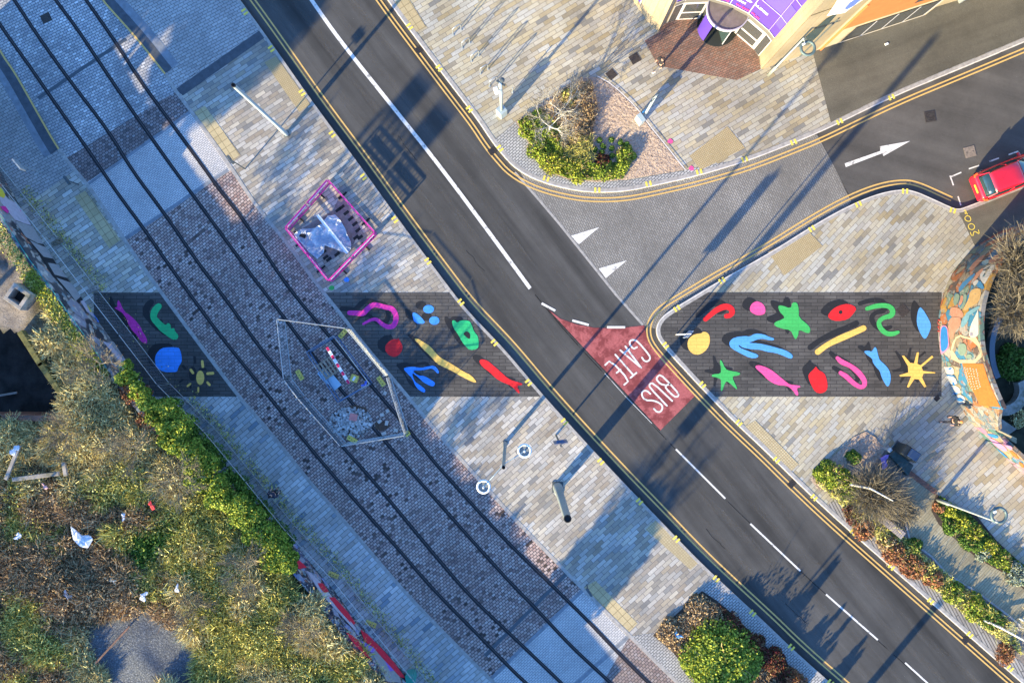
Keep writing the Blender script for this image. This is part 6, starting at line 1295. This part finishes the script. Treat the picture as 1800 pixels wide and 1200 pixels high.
for i, (x, y, rx, ry) in enumerate([(622, 722, 26, 12), (672, 748, 16, 9), (605, 728, 14, 12)]):
    m = MB(); m.poly(rot_ok([W(x + rx * math.cos(t) * rk.uniform(.7, 1.1), y + ry * math.sin(t) * rk.uniform(.7, 1.1), ZC + .03 + .003 * i) for t in [.35 * k for k in range(18)]])); tag(m.build('dirt', dirt), ['brown dirt around the pink slab', 'brown dirt under the loose setts', 'brown dirt at the left of the heap'][i], 'dirt', kind='stuff')
m = MB(); m.box(W(621, 733, .55), (.42, .38, .09), R(-12)); tag(m.build('pink_slab', (lambda n, c: speckle(n, c, .14, 5, .7))('pink_slab', (.62, .22, .20)), bevel=.01), 'square pink slab on top of the rubble', 'slab')
for i, (x, y) in enumerate(z8([(930, 870), (910, 925), (968, 938), (975, 840), (1043, 997), (945, 1022), (955, 695)])):
    m = MB(); m.box(W(x, y, ZC + .1), (.2 + .03 * (i % 3), .18, .14), i * .7); tag(m.build('stone_sett', (lambda n, c: speckle(n, c, .14, 5, .7))('loose_sett', (.46, .42, .38)) if i == 0 else bpy.data.materials['loose_sett'], bevel=.015), ['pale loose stone block nearest the track rail in the works', 'pale loose stone block left of the brown dirt patch', 'pale loose stone block below its neighbours in brown dirt', 'small loose block at the top of the loose group', 'loose block nearest the bottom corner of the works', 'loose block by the bottom fence panel of the works', 'broken paving block beside the orange yellow foot'][i], 'stone block', 'loose stone blocks in the works')
# ---------------------------------------------------------------- pink barrier enclosure
mg = speckle('magenta_plastic', (.62, .03, .30), .15, 5, .5); wr = newmat('white_reflective_band', (.75, .72, .76), .4)
pc = [(583, 322), (664, 413), (584, 496), (510, 405)]; pn = ['upper right side', 'lower right side', 'lower left side', 'upper left side']
for i in range(4):
    A0, B0 = W(*pc[i]), W(*pc[(i + 1) % 4])
    for j in range(2):
        A, B = A0.lerp(B0, j * .5 + .01), A0.lerp(B0, j * .5 + .49); A.z = B.z = ZP; root = empty('plastic_barrier', A.lerp(B, .5)); tag(root, 'magenta plastic barrier on the ' + pn[i] + ' of the excavation, ' + ('first' if j == 0 else 'second') + ' clockwise', 'barrier', 'magenta barriers round the excavation')
        U = Vector((0, 0, 1)); d = (B - A).normalized(); ang = math.atan2(d.y, d.x); L_ = (B - A).length; m = MB(); C = (A + B) / 2
        m.box(C + U * .97, (L_, .07, .06), ang); m.box(C + U * .12, (L_, .06, .06), ang); m.box(C + U * .62, (L_, .05, .05), ang)
        for k in range(9): m.box(A.lerp(B, (k + .5) / 9) + U * .54, (.035, .045, .86), ang)
        m.build('barrier_body', mg, root)
        m = MB(); nn = Vector((-d.y, d.x, 0)); m.box(C + U * .78 + nn * .0, (L_ * .9, .075, .14), ang); m.build('reflective_band', wr, root)
        m = MB(); m.box(C + U * .04, (.1, .6, .06), ang); m.build('barrier_foot', black, root)
def z9(p): return [(490 + x / 5.4545, 300 + y / 5.4545) for x, y in p]
sheet('excavation', z9([(150, 600), (520, 380), (590, 230), (640, 300), (780, 560), (720, 700), (520, 850), (400, 820), (260, 700)]), ZP + .014, speckle('excavated_sand', (.24, .19, .19), .3, 5, .95))
m = MB()
for (x, y) in z9([(600, 250), (605, 350), (648, 405), (690, 460), (730, 510), (760, 570), (740, 640), (780, 640), (450, 830), (430, 780), (480, 850), (560, 800), (890, 640), (570, 375)]): m.box(W(x, y, ZP + .02), (.34, .16, .014), R(38))
tag(m.build('paving_gaps', black), 'dark gaps of lifted pavers around the excavation', 'gaps', kind='stuff')
# plastic sheet
pts = z9([(150, 610), (230, 560), (350, 550), (430, 510), (470, 440), (540, 420), (590, 470), (640, 560), (690, 680), (700, 740), (660, 800), (560, 760), (450, 720), (430, 790), (370, 850), (300, 790), (240, 720), (180, 660)])
bm = bmesh.new(); vs = [bm.verts.new(W(x, y, ZP + .1)) for x, y in pts]; f = bm.faces.new(vs); bmesh.ops.triangulate(bm, faces=[f]); bmesh.ops.subdivide_edges(bm, edges=bm.edges[:], cuts=6, use_grid_fill=True)
for v in bm.verts:
    n1 = 1 - abs(mn.noise(Vector((v.co.x * 1.3, v.co.y * 1.3, 2.)))) * 2; v.co.z += .28 * max(0, n1) ** 3 + .10 * mn.noise(Vector((v.co.x * 6, v.co.y * 6, 5)))
me = bpy.data.meshes.new('plastic_sheet'); bm.normal_update()
if sum(f.normal.z for f in bm.faces) < 0: bmesh.ops.reverse_faces(bm, faces=bm.faces)
bm.to_mesh(me); bm.free()
shm = newmat('translucent_sheet', (.55, .60, .72), .35, 0, .6); t = NT(shm); wp = t.pos(); t.b.inputs['Alpha'].default_value = .72
t.col(t.ramp(t.noise(wp, 2.2, 5, .6), [(.35, (.30, .42, .58)), (.5, (.48, .56, .68)), (.65, (.85, .88, .92))])); t.b.inputs['Alpha'].default_value = .85
me.materials.append(shm); o = bpy.data.objects.new('plastic_sheet', me); COL.objects.link(o); tag(o, 'crumpled clear plastic sheet over the excavation', 'sheet')
A, B = W(558, 378, ZP + .5), W(611, 445, ZP + .5); d = B - A; m = MB(); m.box((A + B) / 2, (d.length, .17, .07), math.atan2(d.y, d.x)); tag(m.build('white_plank', whitep, bevel=.01), 'long white plank holding down the plastic sheet', 'plank')
A, B = W(517, 409, ZP + .15), W(537, 416, ZP + .15); d = B - A; m = MB(); m.box((A + B) / 2, (d.length, .22, .12), math.atan2(d.y, d.x)); tag(m.build('black_block', black, bevel=.02), 'black rubber block in the left corner of the magenta barriers', 'block')
# ---------------------------------------------------------------- red car
red = newmat('red_car_paint', (.62, .012, .03), .22, .0, .6); red.node_tree.nodes['Principled BSDF'].inputs['Coat Weight'].default_value = .7
cg = newmat('car_glass', (.015, .035, .04), .05, 0, .9); lamp_r = newmat('tail_lamp', (.75, .10, .03), .2); plate = newmat('yellow_plate', (.80, .45, .05), .5)
car = empty('red_car', (0, 0, 0)); tag(car, 'red hatchback parked in the marked bay on the side road', 'car')
def loft(m, secs):      # secs: (x, [(y,z)...half profile bottom->top]) mirrored
    rings = []
    for x, prof in secs: rings.append([(x, y, z) for y, z in prof] + [(x, -y, z) for y, z in prof[::-1]])
    n = len(rings[0]); vs = [p for r_ in rings for p in r_]; fs = []
    for i in range(len(rings) - 1):
        for j in range(n): fs.append((i * n + j, i * n + (j + 1) % n, (i + 1) * n + (j + 1) % n, (i + 1) * n + j))
    fs += [tuple(range(n))[::-1], tuple((len(rings) - 1) * n + k for k in range(n))]
    return m.add(vs, fs)
def prof(w_, zt, zb=.22): return [(w_ * .80, zb), (w_ * .97, zb + .06), (w_, .48), (w_ * .985, zt - .16), (w_ * .90, zt - .03), (w_ * .6, zt), (w_ * .25, zt + .01)]
m = MB(); loft(m, [(-1.98, prof(.66, .72, .32)), (-1.93, prof(.76, .88, .26)), (-1.75, prof(.82, .98)), (-1.3, prof(.855, .98)), (-.4, prof(.865, .96)), (.5, prof(.865, .95)), (.95, prof(.86, .93)), (1.45, prof(.83, .84)), (1.8, prof(.76, .74)), (1.95, prof(.64, .62, .28)), (2.0, prof(.56, .52, .32))])
body = m.build('body', red, car, smooth=True); bmx = bmesh.new(); bmx.from_mesh(body.data); bmesh.ops.recalc_face_normals(bmx, faces=bmx.faces); bmx.to_mesh(body.data); bmx.free(); s_ = body.modifiers.new('s', 'SUBSURF'); s_.levels = s_.render_levels = 2
def cab(w0, w1, z0, z1): return [(w0, z0), (w0 * .98, z0 + .02), ((w0 * .6 + w1 * .4), z0 * .45 + z1 * .55), (w1 * 1.0, z1 - .05), (w1 * .92, z1), (w1 * .4, z1 + .02)]
m = MB(); loft(m, [(-1.80, cab(.60, .55, .93, .96)), (-1.48, cab(.72, .60, .93, 1.36)), (-1.2, cab(.76, .62, .93, 1.43)), (-.2, cab(.78, .63, .93, 1.46)), (.25, cab(.78, .62, .92, 1.42)), (.95, cab(.70, .56, .90, .97)), (1.1, cab(.62, .5, .88, .92))])
g_ = m.build('windows', cg, car, smooth=True); bmx = bmesh.new(); bmx.from_mesh(g_.data); bmesh.ops.recalc_face_normals(bmx, faces=bmx.faces); bmx.to_mesh(g_.data); bmx.free()
m = MB()
def rp(x, wv, z): return [(wv, z - .045), (wv * .9, z), (wv * .45, z + .022)]
loft(m, [(-1.42, rp(0, .56, 1.385)), (-1.2, rp(0, .62, 1.445)), (-.2, rp(0, .64, 1.475)), (.2, rp(0, .63, 1.44)), (.32, rp(0, .60, 1.40))]); ro = m.build('roof', red, car, smooth=True); bmx = bmesh.new(); bmx.from_mesh(ro.data); bmesh.ops.recalc_face_normals(bmx, faces=bmx.faces); bmx.to_mesh(ro.data); bmx.free()
for s_ in (-1, 1):
    m = MB()
    for (x0, z0, y0), (x1, z1, y1) in (((-1.72, .98, .66), (-1.36, 1.38, .59)), ((1.0, .93, .70), (.28, 1.40, .61)), ((-.45, .95, .79), (-.42, 1.44, .655))): m.tube([(x0, y0 * s_, z0), (x1, y1 * s_, z1)], .035, 6)
    m.build('pillar', red, car)
    m = MB(); m.tube([(-1.9, .62 * s_, .80), (-1.86, .74 * s_, .84), (-1.74, .78 * s_, .9)], .07, 8); m.build('tail_lamp', lamp_r, car)
    m = MB(); m.tube([(1.84, .45 * s_, .62), (1.72, .66 * s_, .68)], .08, 8); m.build('headlamp', whitep, car)
    m = MB(); m.box((.72, .93 * s_, .98), (.14, .20, .13)); m.build('mirror', red, car, bevel=.03)
    for x in (-1.25, 1.22):
        m = MB(); m.tube([(x, .72 * s_, .30), (x, .87 * s_, .30)], .30, 20); wl_ = m.build('wheel', black, car); m = MB(); m.tube([(x, .86 * s_, .30), (x, .875 * s_, .30)], .19, 16); m.build('hub_cap', metal, wl_)
m = MB(); m.box((-1.985, 0, .66), (.03, .5, .12)); m.build('number_plate', plate, car); m = MB(); m.box((-1.99, 0, .42), (.05, 1.3, .14)); m.build('bumper', red, car, bevel=.04)
m = MB(); m.tube([(-1.66, -.35, 1.17), (-1.60, .1, 1.22)], .012, 4); m.tube([(-.9, 0, 1.47), (-1.05, 0, 1.62)], .01, 4); m.build('wiper', black, car)
car.location = W(1762, 313); car.rotation_euler = (0, 0, R(22)); local(car)
# ---------------------------------------------------------------- cabinet, bench, bins
b = W(1583, 792); b.z = ZP; root = empty('bin', b); tag(root, 'bulky black litter bin with glossy top on the south paving', 'litter bin')
m = MB(); m.box(b + Vector((0, 0, .6)), (1.0, .62, 1.2), R(-35)); m.build('bin_body', newmat('black_bin', (.03, .035, .035), .4), root, bevel=.05)
m = MB(); m.box(b + Vector((.1, -.05, 1.24)), (.62, .5, .1), R(-35)); m.build('bin_lid', newmat('dark_blue_lid', (.05, .08, .14), .12, .3, .8), root, bevel=.04); m = MB(); m.box(b + Vector((0, 0, .03)), (1.1, .72, .06), R(-35)); m.build('plinth', metald, root)
m = MB(); m.prism([W(*p)[:2] for p in [(1556, 796), (1566, 790), (1598, 815), (1588, 834)]], ZP, ZP + .45); tag(m.build('stone_plinth', speckle('dark_teal_stone', (.05, .08, .08), .4, 5), bevel=.02), 'low dark slab block behind the black litter bin', 'plinth')
b = W(1552, 787); m = MB(); m.box(b + Vector((0, 0, .45)), (.16, .15, .8), R(40)); m.box(b + Vector((0, 0, .88)), (.24, .22, .05), R(40)); tag(m.build('small_post', metal, bevel=.02), 'small white topped post at the corner of the south bed', 'post')
crumple('purple_bag', 'purple crumpled bag at the edge of the leafless bush', 1554, 808, ZP + .3, .3, (lambda n, c: speckle(n, c, .14, 5, .7))('purple_plastic', (.36, .22, .60)))
A, B = W(1547, 908, .5), W(1588, 942, .5); root = empty('bench', A.lerp(B, .5) - Vector((0, 0, .4))); tag(root, 'grey slatted bench between rust shrubs and mossy path', 'bench'); d = (B - A).normalized(); ang = math.atan2(d.y, d.x); nn = Vector((-d.y, d.x, 0))
m = MB()
for k in range(14): m.box(A.lerp(B, (k + .5) / 14), ((B - A).length / 16, .42, .05), ang)
m.build('seat', speckle('grey_timber', (.34, .29, .27), .2, 6), root)
for s_ in (.12, .88): m = MB(); m.box(A.lerp(B, s_) - Vector((0, 0, .2)), (.12, .36, .36), ang); m.build('leg', concrete, root)
b = W(1686, 4); m = MB(); m.box(b + Vector((0, 0, .35)), (.25, .2, .6), .4); m.lathe(b + Vector((0, 0, .65)), [(.14, 0), (.14, .08), (.001, .12)], 12); tag(m.build('bollard', metal, bevel=.02), 'small grey bollard on the forecourt at the top edge', 'bollard')
b = W(1558, 78, .1); m = MB(); m.box(b, (.2, .12, .12), .4); tag(m.build('kerb_block', whitep, bevel=.01), 'small pale block lying on the forecourt asphalt', 'block')
# ---------------------------------------------------------------- people
def skin(name, verts, edges, mat, parent, lv=2):
    me = bpy.data.meshes.new(name); me.from_pydata([v[:3] for v in verts], edges, []); o = bpy.data.objects.new(name, me); COL.objects.link(o)
    if parent: o.parent = parent
    me.materials.append(mat); sk = o.modifiers.new('skin', 'SKIN'); sk.use_smooth_shade = True; o.modifiers.new('sub', 'SUBSURF').levels = lv; o.modifiers['sub'].render_levels = lv
    for i, v in enumerate(verts):
        sv = me.skin_vertices[0].data[i]; sv.radius = (v[3], v[4] if len(v) > 4 else v[3])
    me.skin_vertices[0].data[0].use_root = True
    return o
def person(lb, px, py, rz, top, trou, shoe, hair, stride=.28, z=ZP, hgt=1.75, skinc=(.45, .27, .2)):
    root = empty('person', W(px, py, 0)); tag(root, lb, 'person')
    nmx = lambda s_, c: newmat(s_ + '_%d' % px, c, .8)
    sk_ = nmx('skin', skinc); s = stride
    # x forward, y left
    B = [(0, 0, .93, .13, .11), (0, 0, 1.1, .11, .10), (.0, 0, 1.3, .14, .11), (0, 0, 1.46, .07), (.01, 0, 1.55, .055),
         (.02, .09, .88, .085), (s * .55, .10, .50, .055), (s * .9, .10, .10, .038), (s * .9 + .14, .10, .05, .03),
         (-.02, -.09, .88, .085), (-s * .25, -.10, .50, .055), (-s * .95, -.10, .14, .038), (-s * .95 + .12, -.10, .05, .03),
         (0, .18, 1.42, .05), (-.06, .24, 1.15, .042), (.08, .25, .94, .03), (.13, .24, .87, .032),
         (0, -.18, 1.42, .05), (.02, -.25, 1.15, .042), (.14, -.23, .96, .03), (.19, -.22, .89, .032)]
    E = [(0, 1), (1, 2), (2, 3), (3, 4), (0, 5), (5, 6), (6, 7), (7, 8), (0, 9), (9, 10), (10, 11), (11, 12), (2, 13), (13, 14), (14, 15), (15, 16), (2, 17), (17, 18), (18, 19), (19, 20)]
    for h_ in (16, 20):
        hx, hy, hz = B[h_][:3]; sg = 1 if hy > 0 else -1
        for k in range(4):
            i0 = len(B); B.append((hx + .03 * k - .04, hy, hz - .05, .011)); B.append((hx + .03 * k - .035 + .01, hy - .01 * sg, hz - .09 - (.012 if k in (1, 2) else 0), .009)); E += [(h_, i0), (i0, i0 + 1)]
        i0 = len(B); B.append((hx + .05, hy - .02 * sg, hz - .01, .012)); B.append((hx + .075, hy - .03 * sg, hz - .045, .010)); E += [(h_, i0), (i0, i0 + 1)]
    i0 = len(B); B.append((.015, 0, 1.62, .075, .085)); B.append((.02, 0, 1.70, .08, .09)); E += [(4, i0), (i0, i0 + 1)]
    B.append((.115, 0, 1.635, .012)); E.append((i0, i0 + 2))
    skin('body', B, E, sk_, root)
    J = [(0, 0, 1.0, .16, .13), (0, 0, 1.12, .145, .12), (0, 0, 1.33, .17, .13), (0, 0, 1.46, .10), (0, .19, 1.42, .068), (-.06, .25, 1.15, .058), (.07, .255, .97, .045), (0, -.19, 1.42, .068), (.02, -.26, 1.15, .058), (.13, -.235, .98, .045)]
    skin('jacket', J, [(0, 1), (1, 2), (2, 3), (2, 4), (4, 5), (5, 6), (2, 7), (7, 8), (8, 9)], nmx('jacket', top), root)
    T = [(0, 0, .97, .145, .125), (.02, .09, .86, .10), (s * .55, .10, .50, .072), (s * .9, .10, .13, .056), (-.02, -.09, .86, .10), (-s * .25, -.10, .50, .072), (-s * .95, -.10, .17, .056)]
    skin('trousers', T, [(0, 1), (1, 2), (2, 3), (0, 4), (4, 5), (5, 6)], nmx('trousers', trou), root)
    for q, yy in ((s * .9, .1), (-s * .95, -.1)): skin('shoe', [(q - .05, yy, .06, .05), (q + .08, yy, .045, .05), (q + .18, yy, .035, .04)], [(0, 1), (1, 2)], nmx('shoe', shoe) if yy > 0 else bpy.data.materials['shoe_%d' % px], root)
    skin('hair', [(-.03, 0, 1.64, .07, .075), (-.01, 0, 1.71, .095, .095), (.02, 0, 1.745, .08, .08)], [(0, 1), (1, 2)], nmx('hair', hair), root)
    for yy in (-.035, .035): m = MB(); m.lathe((.095, yy, 1.665), [(.001, .012), (.010, .006), (.012, 0), (.008, -.008), (.001, -.01)], 8); e = m.build('eye', black); e.parent = root
    root.location = W(px, py, 0) + Vector((0, 0, z)); root.rotation_euler = (0, 0, rz); root.scale = (hgt / 1.75,) * 3
    return root
person('person in dark jacket and white shoes walking towards the college entrance', 1156, 122, R(205), (.02, .02, .025), (.10, .10, .12), (.8, .8, .8), (.03, .02, .02))
person('person in black coat with ginger hair walking beside the mural wall', 1660, 736, R(190), (.02, .02, .02), (.03, .03, .04), (.05, .05, .05), (.55, .20, .06))
person('person in dark clothes standing by the fence at the ivy hedge', 490, 862, R(60), (.02, .025, .05), (.02, .02, .03), (.03, .03, .03), (.02, .015, .015), .05)
